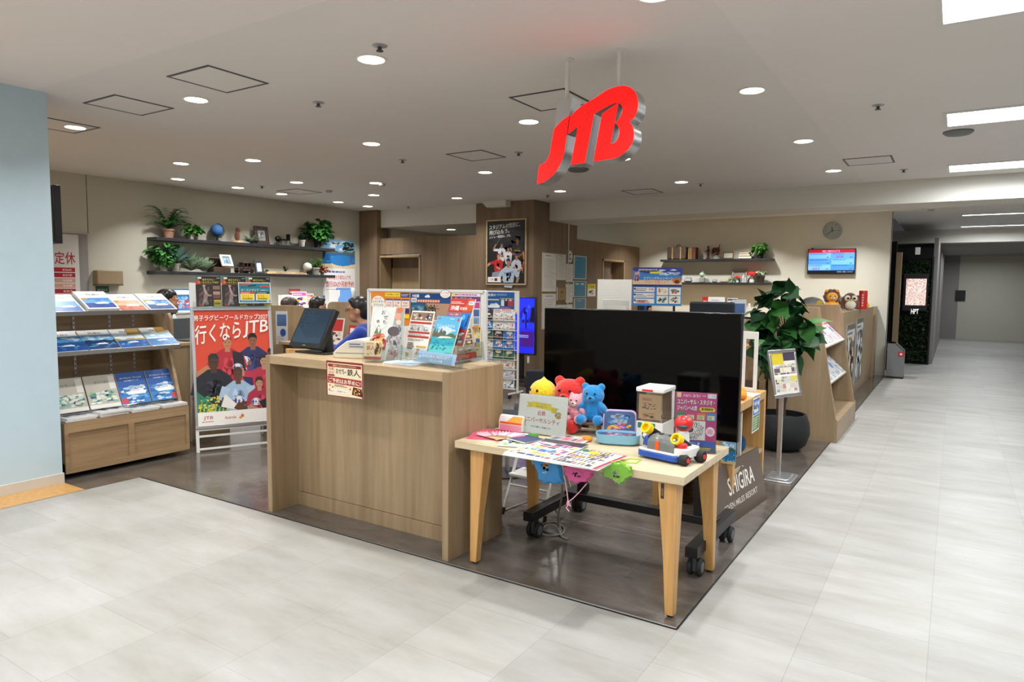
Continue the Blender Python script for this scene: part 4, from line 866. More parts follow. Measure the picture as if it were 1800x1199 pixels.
for x in (x0 + .05, x1 - .055): B('dark_grey_plastic', m).lathe([(.002, .0), (.014, 0), (.014, .006), (.002, .006)], 16, (x, .075, .125)).build('stud', t)
B('orange_plastic', m).box((x0 + x1) / 2 - .03, .0165, .055, (x0 + x1) / 2 - .008, .021, .1).build('badge', t)
for x, z in ((.035, .145), (x1 + .0, .115)):
    M_ = m @ Matrix.Translation((x, .06, z)) @ Euler((math.radians(62), math.radians(-12), 0)).to_matrix().to_4x4()
    o = B('black_plastic', M_).lathe([(.002, -.09), (.019, -.09), (.021, .0), (.002, 0)], 20).build('exhaust_pipe', t); B('yellow_plastic', M_).lathe([(.021, -.004), (.03, -.004), (.03, .03), (.02, .03), (.018, .006), (.002, .004)], 22).build('exhaust_tip', o)
B('blue_plastic', m).ell((.015, .1, .075), .03, .035, .035).build('fender', t)
for x, y, rr_ in ((L * .93, .03, .028), (L * 1.0, .15, .032), (.02, .14, .026)):
    M_ = m @ Matrix.Translation((x, y, rr_)) @ Matrix.Rotation(math.radians(90), 4, 'Y')
    o = B('rubber_black', M_).lathe([(.002, -.02), (rr_ * .8, -.022), (rr_, -.012), (rr_, .012), (rr_ * .8, .022), (.002, .02)], 24).build('wheel', t); B('red_plastic', M_).lathe([(.002, .018), (.013, .02), (.012, .026), (.002, .027)], 16).build('hub', o)
B('red_plastic', m).lathe([(.002, .0), (.026, 0), (.026, .018), (.018, .024), (.002, .024)], 20, (L * .82, .06, .08)).build('red_cap', t)
hd = m @ Matrix.Translation(((x0 + x1) / 2 + .045, .16, 0))
B('white_plastic', hd).lathe([(.002, .045), (.035, .045), (.03, .13), (.02, .15), (.002, .15)], 18).build('driver_suit', t)
B('red_plastic', hd @ Matrix.Translation((0, 0, .182)) @ Euler((-.25, -.2, 0)).to_matrix().to_4x4()).ell((0, 0, 0), .05, .046, .043, 24, 14).build('driver_helmet', t); B('dark_grey_plastic', hd).ell((.012, -.026, .172), .03, .026, .014).build('visor', t)
# blue tray pouch and lilac lid pouch
a, c = gz(1046, 780, TZ), gz(1122, 785, TZ); ctr = (a + c) / 2 + Vector((-.01, .045, 0)); r = c - a; ang = math.atan2(r.y, r.x)
t = thing('pouch', 'open pale blue oval vinyl pouch lying before the small doll bench', 'pouch', ctr, ang); m = t.matrix_basis.copy()
ov = lambda w_, d_, z: [(w_ * abs(math.cos(i * math.pi / 16)) ** .55 * (1 if math.cos(i * math.pi / 16) > 0 else -1), d_ * abs(math.sin(i * math.pi / 16)) ** .6 * (1 if math.sin(i * math.pi / 16) > 0 else -1), z) for i in range(32)]
B('pouch_blue', m).loft([ov(.1, .055, .001), ov(.118, .07, .012), ov(.123, .075, .046), ov(.125, .077, .06), ov(.121, .073, .06), ov(.119, .071, .05), ov(.117, .069, .046)], cap=True).build('body', t)
b = B('print', m); b.cc = '#3a4a78'; b.add(ov(.117, .069, .049), [tuple(range(32))]); pr = Pr(b, m @ Matrix.Translation((-.1, -.055, .0495)), .2, .11); pr.spots(.05, .05, .9, .9, ['#c8382e', '#e0b23a', '#7a4a9a', '#d87aa0', '#3a6ab0', '#e8e0d0'], 70, 5, .16); b.build('printed_inside', t, smooth=False)
a, c = gz(1064, 768, TZ), gz(1118, 771, TZ); a.y -= .02; c.y -= .02; r = c - a
Mx = tilt(a, r, 16); wd = r.length
t = thing('pouch', 'lilac rimmed vinyl pouch standing open beside the capsule machine', 'pouch', (a + c) / 2)
B('pouch_lilac', Mx).prism(rr(-.01, 0, wd + .01, .17, .035, 6), .022, -.024).build('rim', t, bevel=.006)
b = B('print', Mx); b.cc = '#2f4f78'; b.prism(rr(0, .012, wd, .158, .028, 6), .001, -.001); pr = Pr(b, Mx @ Matrix.Translation((.0, .012, .0002)), wd, .146); pr.spots(.03, .45, .94, .5, ['#2a5a98', '#4a86b8', '#8a9ab0'], 24, 2, .3); pr.spots(.05, .05, .9, .5, ['#c8382e', '#e0c23a', '#3a6ab8', '#d87aa0', '#e08a2a'], 44, 3, .17); b.build('printed_face', t, smooth=False)
# folded pink and white pouch at the left rear
a = gz(876, 757, TZ); t = thing('pouch', 'folded pink white and orange printed pouch at the left rear of the low table', 'pouch', a + Vector((.08, .02, 0)))
B('white_plastic', Matrix.Translation(a)).loft([[(x, y, z) for y, z in ((0, .004), (.0, .06), (.02, .1), (.045, .1), (.05, .004))] for x in (0, .01, .16, .17)]).build('body', t, bevel=.008)
b = B('print', Matrix.Translation(a)); b.cc = '#e79ab4'; b.box(.014, -.0015, .008, .168, -.0002, .045); b.cc = '#e8642c'; b.box(.014, -.0015, .05, .168, -.0002, .062); b.cc = '#f2a03a'; b.add([(.06, -.001, .062), (.168, -.001, .062), (.168, .018, .097), (.1, .018, .097)], [(0, 1, 2, 3)]); b.build('printed_band', t, smooth=False)
# folding fan
def fan(px, py, rad, a0, a1, lab, name='folding_fan'):
    o = gz(px, py, TZ + .012); t = thing(name, lab, 'fan', (o.x, o.y, TZ)); n = 34
    b = B('print_matt'); b.cc = '#f0c3d0'; vs = []; fs = []
    for i in range(n + 1):
        a = math.radians(a0 + (a1 - a0) * i / n); z = .014 * (i % 2)
        for k in (.52, 1): vs.append((o.x + rad * k * math.cos(a), o.y + rad * k * math.sin(a), o.z + z * k))
    for i in range(n):
        fs.append((2 * i, 2 * i + 1, 2 * i + 3, 2 * i + 2))
    for i, f in enumerate(fs): b.cc = '#f3ced9' if i % 5 else '#e58fac'; b.add([vs[j] for j in f], [(0, 1, 2, 3)])
    b.build('leaf', t, smooth=False)
    for i in range(0, n + 1, 2):
        a = math.radians(a0 + (a1 - a0) * i / n); d = Vector((math.cos(a), math.sin(a), 0)); s = Vector((-d.y, d.x, 0)) * .004
        b = B('drift_wood'); p1 = o + d * rad * .55; b.add([o - s * .6 - d * .015, o + s * .6 - d * .015, p1 + s + Z * .002, p1 - s + Z * .002], [(0, 1, 2, 3)]); b.build('rib', t)
fan(874, 773, .185, 60, 165, 'open pink pleated paper fan lying at the left end of the low table')
# loose papers: corners measured on the table top
def lay(name, lab, cat, pts, z, th, draw, paper='#eeece6', **k):
    A, Bx, D = [gz(*q, z + th) for q in pts]; r = Bx - A; u = D - A; r.z = u.z = 0
    return card_thing(name, lab, cat, basis(A, r, u), r.length, u.length, draw, th, paper, **k)
lay('plastic_folder', 'pink plastic folder under the open paper fan on the low table', 'folder', ((818, 772), (905, 777), (880, 757)), TZ, .003, lambda p: p.r(0, 0, 1, 1, '#e0607f'))
lay('leaflet', 'white leaflet with green patches sticking out beside the pink folder', 'leaflet', ((875, 783), (925, 786), (920, 762)), TZ + .004, .003, lambda p: (p.r(0, 0, 1, 1, '#dfe6e0'), p.spots(0, 0, 1, .6, ['#a9cf86', '#8fbf6a', '#c5d8e8'], 18, 2, .3)))
lay('plastic_bag', 'black clear faced bag under the flyers at the table front edge', 'bag', ((905, 790), (985, 803), (940, 768)), TZ + .008, .004, lambda p: (p.r(0, 0, 1, 1, '#3a3c40'), p.spots(.05, .05, .9, .9, ['#55585c', '#2a2c2f'], 16, 3, .3)))
lay('folder', 'dark navy blue folder lying beside the white hotel notice stand', 'folder', ((922, 779), (958, 772), (908, 769)), TZ + .013, .003, lambda p: (p.r(0, 0, 1, 1, '#2c3766'), p.r(.0, 0, .06, 1, '#d8dce6')))
solo(B('leaf_bright', rot(gz(938, 768, TZ + .003), .5)).loft([[(x, y, z) for y, z in ((-.012, 0), (-.008, .018), (.008, .02), (.012, 0))] for x in (-.03, -.02, .02, .03)]), 'clip', 'bright green plastic clip lying before the white hotel notice', 'clip', gz(938, 768, TZ), bevel=.003)
def flyer(p):
    p.r(0, 0, 1, 1, '#ebe8e2'); p.r(.0, 0, 1, .03, '#b03050'); p.r(.97, 0, .03, 1, '#c8607a')
    p.blocks(.03, .5, .94, .47, ['#b0405a', '#3a4a78', '#e0c84a', '#dedad0', '#8a5a8a', '#e6d8c0', '#d0d4d8'], 9, 7, 4, .18); p.blocks(.03, .06, .94, .42, ['#c9d4dc', '#8a94a4', '#d8b04a', '#5a5a5e', '#e4e6e6', '#e0d8cc', '#c8a0a8'], 8, 7, 7, .2)
    for i in range(5): p.bars(.05 + i * .19, .1, .16, .38, 9, '#5a5a60', i, .4)
    p.e(.82, .3, .09, .06, '#e6e02a'); p.r(.86, .4, .1, .08, '#2f9a5a')
A, Bx, D = gz(1046, 824, TZ + .03), gz(1106, 800, TZ + .03), gz(931, 783, TZ + .03)
r, u = Bx - A, D - A
for i in range(3):
    m_ = basis(A + Vector((.004 * i, .006 * i, -.004 * i - .002)), r, u) @ Matrix.Rotation(.035 * i, 4, 'Z')
    card_thing('flyer', ('crowded colourful tour flyer on top of the loose papers over the table front edge', 'second tour flyer, just under the crowded colourful one', 'lowest white tour flyer jutting over the table front edge')[i], 'flyer', m_, r.length * .96, u.length * .98, flyer if i < 2 else (lambda p: (p.r(0, 0, 1, 1, '#e6e3dd'), p.bars(.05, .03, .9, .06, 2, '#8a8a8a', 4))), .0032)
lay('flyer', 'folded flyer with a pink strip behind the crowded colourful one', 'flyer', ((945, 777), (1010, 786), (972, 762)), TZ + .004, .005, lambda p: (p.r(0, 0, 1, 1, '#e8e2dc'), p.blocks(0, 0, 1, 1, ['#c8707f', '#6a6a7a', '#d8cbb0', '#8aa07a', '#d8dde2'], 8, 5, 9, .15)))
# three vinyl pouches hanging over the front edge
def hanging(lab, mat, pts, blobs, cord, cords, y=3.085, name='vinyl_pouch'):
    P = [gy(x, z, y) for x, z in pts]; c = sum(P, Vector()) / len(P); t = thing(name, lab, 'vinyl pouch', (c.x, y, min(p.z for p in P)))
    out = []
    n = len(P)
    for i in range(n):
        for k in range(4):
            q = P[i].lerp(P[(i + 1) % n], k / 4); d = (q - c).normalized(); out.append(q + d * .004 * math.sin(k * math.pi / 2 + .6))
    b = B(mat); N = len(out)
    b.loft([[q + Vector((0, dy, 0)) for q in out] if s == 1 else [c + (q - c) * s + Vector((0, dy, 0)) for q in out] for s, dy in ((.3, -.018), (.85, -.014), (.97, -.004), (1, 0), (1, .003), (.9, .008))]); b.build('body', t)
    b = B('print'); pr = Pr(b, basis((c.x, y - .0185, c.z), (1, 0, 0), Z), .1, .1, .0002)
    for (cx, cy, sx, sy, cols, k) in blobs: pr.spots(cx, cy, sx, sy, cols, k, 3, .28)
    b.build('print', t, smooth=False)
    for path in cords: B(cord).tube([gy(x, z, y - .012) if not isinstance(x, Vector) else x for x, z in path], .0026, 8).build('cord', t)
    return t
hanging('blue vinyl pouch with a blue cord hanging over the table front edge', 'vinyl_blue', ((938, 797), (950, 790), (975, 792), (982, 800), (986, 820), (993, 848), (980, 851), (962, 850), (948, 845), (944, 825), (936, 812)), ((-.35, -.25, .7, .6, ['#1f78b8', '#2a86c4'], 30), (-.2, -.05, .4, .35, ['#b8763a', '#d0b05a', '#c88a4a'], 16), (-.3, -.35, .5, .15, ['#cfe4ef'], 8)), 'cord_blue',
        [[(931, 792), (936, 788), (942, 790), (946, 786), (952, 794), (965, 795), (975, 794), (981, 806)], [(938, 797), (936, 806), (937, 816)]])
hanging('pink vinyl pouch with a knotted pale pink cord hanging over the table front edge', 'vinyl_pink', ((991, 820), (1000, 816), (1030, 822), (1043, 825), (1044, 836), (1034, 846), (1016, 850), (1002, 846), (994, 834)), ((-.3, -.2, .65, .4, ['#c23a80', '#cf5a94'], 26), (-.2, .1, .5, .06, ['#e8b0c8'], 6)), 'cord_pink',
        [[(992, 836), (996, 856), (998, 872), (1000, 885), (996, 893), (1001, 899)], [(1032, 850), (1020, 864), (1008, 876), (1000, 882), (1004, 890), (997, 886), (999, 878)]])
hanging('green vinyl pouch with a lime cord hanging over the table front edge', 'vinyl_green', ((1058, 815), (1070, 811), (1095, 813), (1110, 820), (1112, 836), (1100, 846), (1092, 852), (1084, 850), (1078, 842), (1062, 838)), ((-.3, -.25, .6, .5, ['#6a9a3a', '#7fae4a'], 24), (-.2, -.1, .28, .25, ['#7d93b4', '#8ea4c0'], 12), (-.25, -.35, .5, .12, ['#dfe8c0'], 8)), 'cord_green',
        [[(1062, 815), (1080, 812), (1090, 810), (1100, 816), (1108, 827)], [(gz(1088, 810, TZ + .004), 0), (gz(1110, 806, TZ + .004), 0), (gz(1128, 808, TZ + .004), 0), (gz(1118, 814, TZ + .004), 0), (gz(1098, 813, TZ + .004), 0)]])
solo(B('cloth_orange', Matrix.Translation(gz(1033, 776, TZ))).ell((0, 0, .016), .03, .02, .016), 'hair_band', 'small blue and orange fabric trinket left of the blue pouch', 'trinket', gz(1033, 776, TZ))
# ================================================================ big screen on a wheeled stand
t = thing('television_stand', 'large switched off black television on a wheeled black metal stand behind the low table', 'television', (-1.67, 4.05, 0))
ty = 4.03; a, c, e = gy(957, 541, ty), gy(1305, 549, ty), gy(1300, 782, ty)
B('black_plastic').box(a.x, ty + .008, e.z + .006, c.x, ty + .05, a.z).box(a.x + .2, ty + .05, e.z + .1, c.x - .2, ty + .075, a.z - .2).build('casing', t, bevel=.004)
B('black_glass').box(a.x + .004, ty, e.z + .012, c.x - .004, ty + .008, a.z - .004).build('screen', t, bevel=.002)
b = B('black_metal'); 
lx, rx = -2.185, -1.14
for x in (lx + .12, rx - .12): b.box(x - .03, ty + .085, .17, x + .03, ty + .13, 1.3)
b.box(lx + .1, ty + .075, .95, rx - .1, ty + .085, 1.2); b.build('post', t, bevel=.003)
B('black_metal').box(lx, ty + .075, .15, rx, ty + .14, .2).build('crossbar', t, bevel=.003)
for x in (lx, rx):
    B('black_metal').box(x - .035, 3.62, .125, x + .035, 4.42, .185).build('foot_bar', t, bevel=.003)
    for y in (3.71, 4.33):
        M_ = Matrix.Translation((x, y, .05)) @ Matrix.Rotation(math.radians(90), 4, 'Y')
        B('dark_grey_plastic').box(x - .012, y - .03, .03, x + .012, y + .03, .12).build('fork', t, bevel=.002)
        for s in (-1, 1):
            o = B('rubber_black', M_).lathe([(.002, s * .026 - .012), (.046, s * .026 - .012), (.05, s * .026 - .006), (.05, s * .026 + .006), (.046, s * .026 + .012), (.002, s * .026 + .012)], 28).build('caster_wheel', t)
            B('grey_plastic', M_).lathe([(.002, s * .0385), (.03, s * .0385), (.03, s * .04), (.002, s * .04)], 20).build('wheel_cap', o)
# grey cable coil on the floor
def wire(name, lab, cat, paths, mat, r, **k):
    P = []
    for (px, py, z) in paths: P.append(gz(px, py, z))
    Q = []
    for i in range(len(P) - 1):
        p0, p1, p2, p3 = P[max(i - 1, 0)], P[i], P[i + 1], P[min(i + 2, len(P) - 1)]
        for j in range(6):
            u = j / 6; Q.append(.5 * (2 * p1 + (p2 - p0) * u + (2 * p0 - 5 * p1 + 4 * p2 - p3) * u * u + (3 * p1 - p0 - 3 * p2 + p3) * u ** 3))
    Q.append(P[-1]); return solo(B(mat).tube(Q, r, 8), name, lab, cat, (Q[0].x, Q[0].y, 0), **k)
wire('power_cable', 'grey power cable coiled on the floor under the low table', 'cable', [(884, 898, .012), (915, 887, .012), (950, 878, .08), (975, 893, .06), (985, 925, .012), (982, 940, .012), (950, 939, .008), (945, 925, .008), (975, 918, .008), (992, 928, .014), (985, 940, .014), (955, 932, .008), (968, 922, .016), (990, 935, .008)], 'cable_grey', .006)
wire('power_cable', 'grey cable hanging from the big television to the coil on the floor', 'cable', [(989, 852, .45), (987, 880, .3), (982, 905, .15), (981, 925, .03), (984, 935, .02), (990, 945, .008), (1000, 948, .008)], 'cable_grey', .006)
# white folding step stool
a, c = gz(886, 905, 0), gz(905, 912, 0)
fl = gz(906, 911, 0); ctr = fl + Vector((.05, .22, 0))
t = thing('step_stool', 'white tubular folding step stool with black feet standing between counter and table', 'step stool', ctr)
for dx in (-.17, .17):
    pA, pB = Vector((ctr.x + dx, ctr.y - .2, .0)), Vector((ctr.x + dx * .8, ctr.y + .02, .56)); pC = Vector((ctr.x + dx, ctr.y + .24, 0))
    for q in (pA, pC):
        d = (pB - q).normalized(); o = B('white_metal').tube([q + d * .03, pB], .011, 10).build('leg', t)
        B('rubber_black').tube([q + Z * .001, q + d * .05], .014, 10).build('foot', o)
for z, k in ((.2, .36), (.4, .72)): B('white_metal').tube([(ctr.x - .165, ctr.y - .2 + .22 * k, z), (ctr.x + .165, ctr.y - .2 + .22 * k, z)], .009, 8).build('rung', t)
B('white_metal').box(ctr.x - .16, ctr.y - .14, .26, ctr.x + .16, ctr.y + .06, .285).build('step', t, bevel=.006)
B('dark_grey_plastic').box(ctr.x - .16, ctr.y - .1, .555, ctr.x + .16, ctr.y + .13, .59).build('seat', t, bevel=.012)
# black round stool seat seen over the table
p = gz(893, 727, .52); t = thing('stool', 'low stool with a round dark cushion seen behind the oak counter', 'stool', (p.x, p.y, 0))
B('chair_fabric', Matrix.Translation(p)).lathe([(.002, -.07), (.2, -.07), (.22, -.05), (.22, -.015), (.19, 0), (.002, .004)], 32).build('cushion', t)
B('aluminium', Matrix.Translation((p.x, p.y, 0))).lathe([(.02, .03), (.02, p.z - .07)], 14).build('post', t); B('black_metal', Matrix.Translation((p.x, p.y, 0))).lathe([(.002, 0), (.18, 0), (.18, .012), (.03, .03), (.002, .03)], 28).build('base', t)
# brown resort sign board leaning at the wheel of the stand
A, D = gz(1349, 878, 0), gz(1290, 920, 0); r = (A - D).normalized(); A2 = A; W_ = 1.0
D2 = A2 - r * W_; Mx = tilt(D2, r, 12)
top_r = None
def shigira(p): p.r(0, 0, 1, 1, '#5d4e44'); p.t('SHIGIRA', .32, .45, .5, .3, '#ece7df'); p.t('SEVEN MILES RESORT', .2, .24, .64, .1, '#d8d0c6'); p.p([(.62, .83), (.655, .795), (.64, .83)], '#e0d8cc')
card_thing('sign_board', 'brown resort sign board with white lettering leaning behind the television stand wheel', 'sign', Mx, W_, .40, shigira, .012, '#4f4239')
# side desk with things behind the television
dx0, dx1, dy0, dy1 = -1.8, -1.225, 4.75, 5.69; DZ = .79
t = thing('side_desk', 'light wooden shelf desk behind the right edge of the big television', 'desk', ((dx0 + dx1) / 2, (dy0 + dy1) / 2, 0))
B('beech_wood').box(dx0, dy0, DZ - .06, dx1, dy1, DZ).build('top', t, bevel=.002)
B('beech_wood').box(dx1 - .5, dy1 - .05, 0, dx1, dy1, DZ - .06).build('side_panel', t, bevel=.002)
B('beech_wood').box(dx0, dy0, 0, dx0 + .04, dy1 - .05, DZ - .06).build('side_panel', t, bevel=.002)
B('beech_wood').box(dx1 - .06, dy0, 0, dx1, dy0 + .06, DZ - .06).build('leg', t, bevel=.002)
B('counter_top_wood').box(dx0 + .04, dy0 + .06, .3, dx1 - .005, dy1 - .05, .33).build('shelf', t, bevel=.002)
B('beech_wood').box(dx0 + .04, dy0, .3, dx1 - .06, dy0 + .02, DZ - .06).build('front_panel', t)
p = Vector((dx1 - .1, 5.1, DZ)); solo(B('cloth_orange', Matrix.Translation(p)).ell((0, .03, .045), .085, .07, .055).ell((.04, -.01, .03), .06, .05, .035), 'knit_cap', 'orange plush cloth lying on the side desk behind the television', 'cloth', p, remesh=.012)
solo(B('cloth_blue', Matrix.Translation((-1.42, 5.3, .33))).ell((0, 0, .12), .11, .1, .125).ell((.05, .04, .08), .09, .09, .085), 'cloth_bag', 'blue cloth bag on the lower shelf of the side desk', 'bag', (-1.42, 5.3, .33), remesh=.014)
def dnotice(p): p.r(0, 0, 1, 1, '#e8ece8'); p.r(.05, .5, .9, .46, '#3a6ac0'); p.spots(.05, .5, .9, .4, ['#7aa0dc', '#f0e080', '#e8eef4'], 20, 3, .3); p.r(.05, .04, .9, .44, '#3a7a4a'); p.bars(.1, .08, .8, .36, 5, '#d8e0a0', 2); p.t('お知らせ', .1, .8, .8, .1, '#f4f4f4')
A, Bx = gx(1323, 757, dx1 + .012), gx(1342, 744, dx1 + .012)
card_thing('notice', 'blue and green notice hanging from the right end of the side desk', 'notice', basis((dx1 + .006, gx(1323, 700, dx1).y, DZ - .27), (0, 1, 0), Z), .22, .26, dnotice, .0015)
def wframe(x, y, z, w_, h_, lab, name='picture_stand'):
    t = thing(name, lab, 'frame stand', (x, y, z)); m = Matrix.Translation((x, y, z)) @ Matrix.Rotation(math.radians(-12), 4, 'Z')
    for q in (-w_ / 2, w_ / 2 - .03): B('white_metal', m).box(q, -.006, 0, q + .03, .006, h_).build('upright', t, bevel=.002)
    B('white_metal', m).box(-w_ / 2 + .03, -.006, h_ - .06, w_ / 2 - .03, .006, h_).build('top_rail', t, bevel=.002)
    B('white_metal', m).box(-w_ / 2 + .03, -.006, .0, w_ / 2 - .03, .006, .03).build('bottom_rail', t, bevel=.002)
    return t
p = Vector((-1.33, 5.55, DZ)); q = gy(1326, 583, p.y); wframe(p.x, p.y, DZ, .13, q.z - DZ, 'tall narrow white open frame standing on the side desk')
p = gz(1312, 823, 0); wframe(-1.31, 5.06, .33, .13, .38, 'white open wire frame standing on the lower shelf of the side desk')
def bro(p): p.r(0, 0, 1, 1, '#8fb4d8'); p.r(.1, .45, .8, .4, '#2f6fb0'); p.spots(.1, .45, .8, .4, ['#d8e8f4', '#4a8ac8'], 10, 2, .3); p.bars(.1, .1, .8, .3, 4, '#eef2f4', 3)
p = Vector((-1.42, 5.45, DZ)); card_thing('brochure', 'small blue and white brochure standing on the side desk beside the television edge', 'brochure', tilt((p.x - .06, p.y, DZ + .002), (1, -.1, 0), 10), .1, .15, bro, .006)
def bro2(p): p.sea(0, 0, 1, 1, seed=4, sand='#c9b98a'); p.r(0, .85, 1, .15, '#dfe6e8')
card_thing('brochure', 'landscape brochure hanging on the front of the side desk behind the low table', 'brochure', basis((gy(1266, 842, dy0 - .008).x, dy0 - .004, gy(1266, 836, dy0).z + .09), (1, 0, 0), Z), .1, .18, bro2, .003)
lay('leaflet', 'white leaflet lying flat on the side desk beside the orange cloth', 'leaflet', ((1324, 697), (1338, 692), (1328, 688)), DZ, .004, lambda p: (p.r(0, 0, 1, 1, '#dfe4e8'), p.bars(.1, .2, .8, .6, 4, '#8a9ab0', 2)))
# silver pedestal sign
pb = gz(1363, 846, 0); t = thing('pedestal_sign', 'silver pedestal stand with a tilted framed poster beside the potted plant', 'pedestal sign', (pb.x, pb.y, 0)); pb = Vector((pb.x + .0, pb.y, 0))
q = gy(1357, 640, pb.y)
B('aluminium', Matrix.Translation((pb.x + .02, pb.y + .12, 0))).prism(rr(-.11, -.16, .11, .18, .03), .012).prism(rr(-.08, -.12, .08, .14, .03), .012, .012).build('base', t, bevel=.004)
B('aluminium').box(pb.x - .018, pb.y + .1, .02, pb.x + .018, pb.y + .125, .82).build('post', t, bevel=.004)
A, C_ = gy(1367, 697, 5.9), gx(1389, 684, -1.1)
Mx = tilt((-1.195, 5.88, .7), (.16, .36, 0), 12); fw, fh = .36, .4
B('aluminium', Mx).box(0, 0, -.014, fw, fh, -.004).build('back_board', t)
for q_ in ((0, 0, fw, .03), (0, fh - .03, fw, fh)): B('aluminium', Mx).box(q_[0], q_[1], -.018, q_[2], q_[3], .006).build('frame_rail', t, bevel=.004)
for q_ in ((0, .03, .022, fh - .03), (fw - .022, .03, fw, fh - .03)): B('aluminium', Mx).box(q_[0], q_[1], -.018, q_[2], q_[3], .006).build('frame_rail', t, bevel=.004)
def ped(p): p.r(0, 0, 1, 1, '#e6e2d2'); p.r(0, .72, .5, .28, '#d8c23a'); p.r(.5, .8, .5, .2, '#4a3f52'); p.blocks(.03, .04, .94, .68, ['#6a5a6a', '#b88a8a', '#9a9aa0', '#d8cf9a', '#e6e2d2', '#cfc8c4'], 6, 9, 3, .14); p.r(.0, .42, 1, .05, '#efece4'); p.r(.7, .3, .3, .12, '#d8d06a')
b = B(); ped(sheet(b, Mx @ Matrix.Translation((.022, .03, 0)), fw - .044, fh - .06, .003)); b.build('poster', t, smooth=False)
# ---------------------------------------------------------------- plants
def leafmesh(b, M_, L, W_, fold=.25, droop=.3, n=5, heart=False):
    vs = []; fs = []
    for i in range(n + 1):
        u = i / n
        w_ = W_ * (math.sin(math.pi * min(1, u * .92 + (.22 if heart else .04))) ** (.6 if heart else .8)) * (1 if u < 1 else .02)
        z = -droop * L * u * u
        vs += [(-w_ / 2, u * L, z + fold * w_ / 2), (0, u * L, z), (w_ / 2, u * L, z + fold * w_ / 2)]
    for i in range(n):
        k = 3 * i; fs += [(k, k + 1, k + 4, k + 3), (k + 1, k + 2, k + 5, k + 4)]
    old = b.M; b.M = M_; b.add(vs, fs); b.M = old
def aim(p, d, roll=0):
    d = Vector(d).normalized(); x = d.cross(Z); x = x.normalized() if x.length > 1e-3 else Vector((1, 0, 0)); n = x.cross(d)
    m = Matrix((x, d, n)).transposed().to_4x4(); m.translation = p; return m @ Matrix.Rotation(roll, 4, 'Y')
pc = gz(1383, 760, 0); pc = Vector((-1.4, 7.2, 0))
t = thing('potted_plant', 'large leafy rubber tree in a round matt black floor pot', 'potted plant', pc)
B('matt_black_pot', Matrix.Translation(pc)).lathe([(.002, 0), (.17, 0), (.24, .06), (.275, .17), (.265, .28), (.235, .36), (.215, .36), (.23, .3), (.23, .29), (.002, .29)], 40).build('pot', t)
B('soil', Matrix.Translation(pc)).lathe([(.002, .29), (.232, .295), (.232, .3), (.002, .315)], 24).build('soil', t)
rd = random.Random(11); tips = []
targets = [(1335, 548), (1352, 560), (1330, 590), (1340, 620), (1360, 520), (1372, 505), (1388, 515), (1378, 530), (1395, 535), (1362, 575), (1372, 590), (1385, 600), (1370, 612), (1350, 590), (1405, 560), (1420, 570), (1410, 585), (1425, 590), (1398, 610), (1390, 625), (1402, 575), (1345, 610), (1328, 565), (1366, 545), (1355, 640), (1380, 575), (1360, 600), (1392, 590), (1375, 625), (1340, 575), (1415, 600), (1348, 530)]
b = B('stem_brown')
forks = [Vector((pc.x - .05, pc.y, 1.0)), Vector((pc.x + .12, pc.y - .05, .98)), Vector((pc.x + .0, pc.y + .04, 1.15))]
for i, f in enumerate(forks): b.tube([(pc.x + (i - 1) * .03, pc.y, .29), (pc.x + (f.x - pc.x) * .5 + (i - 1) * .02, pc.y + .01, .65), f], .016, 8, .009)
for i, (px, py) in enumerate(targets):
    tp = gy(px, py, pc.y + rd.uniform(-.2, .2)); f = min(forks, key=lambda q: (q - tp).length); mid = f.lerp(tp, .5) + Vector((0, 0, .04))
    b.tube([f, mid, tp], .005, 6, .003); tips.append((tp, tp - mid))
b.build('trunk', t)
b = B('leaf_dark'); b.mat('leaf_dark')
for tp, d in tips:
    for k in range(4):
        b.mat(rd.choice(['leaf_dark', 'leaf_dark', 'leaf_mid', 'leaf_dark']))
        dd = Vector((d.x * 2 + rd.uniform(-.5, .5), rd.uniform(-.8, .3), d.z + rd.uniform(-.5, .35))); L = rd.uniform(.14, .23)
        leafmesh(b, aim(tp, dd, rd.uniform(-.9, .9)), L, L * .85, .18, rd.uniform(.1, .45), 5, True)
b.build('foliage', t)
# ---------------------------------------------------------------- sloping magazine rack at the aisle
kx0, kx1, ky0, ky1, KH = -1.66, -.955, 7.78, 9.35, 1.41
t = thing('magazine_rack', 'sloping light wood magazine rack beside the potted plant at the aisle', 'magazine rack', ((kx0 + kx1) / 2, (ky0 + ky1) / 2, 0))
prof = [(kx0, 0), (kx1, 0), (kx1, .23), (kx1 - .02, .25), (kx0 + .48, KH), (kx0, KH)]
for y in (ky0, ky1 - .04):
    b = B('kiosk_wood', basis((0, y + .04, 0), (1, 0, 0), Z)); b.prism(prof, .04); b.build('side_panel', t, bevel=.0015)
B('kiosk_wood').box(kx0, ky0 + .04, 0, kx0 + .03, ky1 - .04, KH).build('back_panel', t)
B('kiosk_wood').box(kx1 - .03, ky0 + .04, 0, kx1 - .002, ky1 - .04, .2).box(kx0 + .03, ky0 + .04, .2, kx1 - .002, ky1 - .04, .225).build('base_box', t, bevel=.0015)
KS = []
for i, (z, x, dz) in enumerate(((1.13, kx0 + .52, .28), (.73, kx0 + .56, .28), (.37, kx0 + .5, .26))):
    b = B('kiosk_wood'); Mx = basis((x + (.0 if i < 2 else -.06), ky0 + .042, z - dz * .5), (0, 1, 0), (-.8, 0, .75)); b.M = Mx; b.box(0, -.02, -.02, ky1 - ky0 - .084, .34, 0); b.build('shelf', t, bevel=.001); KS.append(Mx)
    B('kiosk_wood', Mx).box(0, -.03, 0, ky1 - ky0 - .084, -.02, .02).build('lip', t)
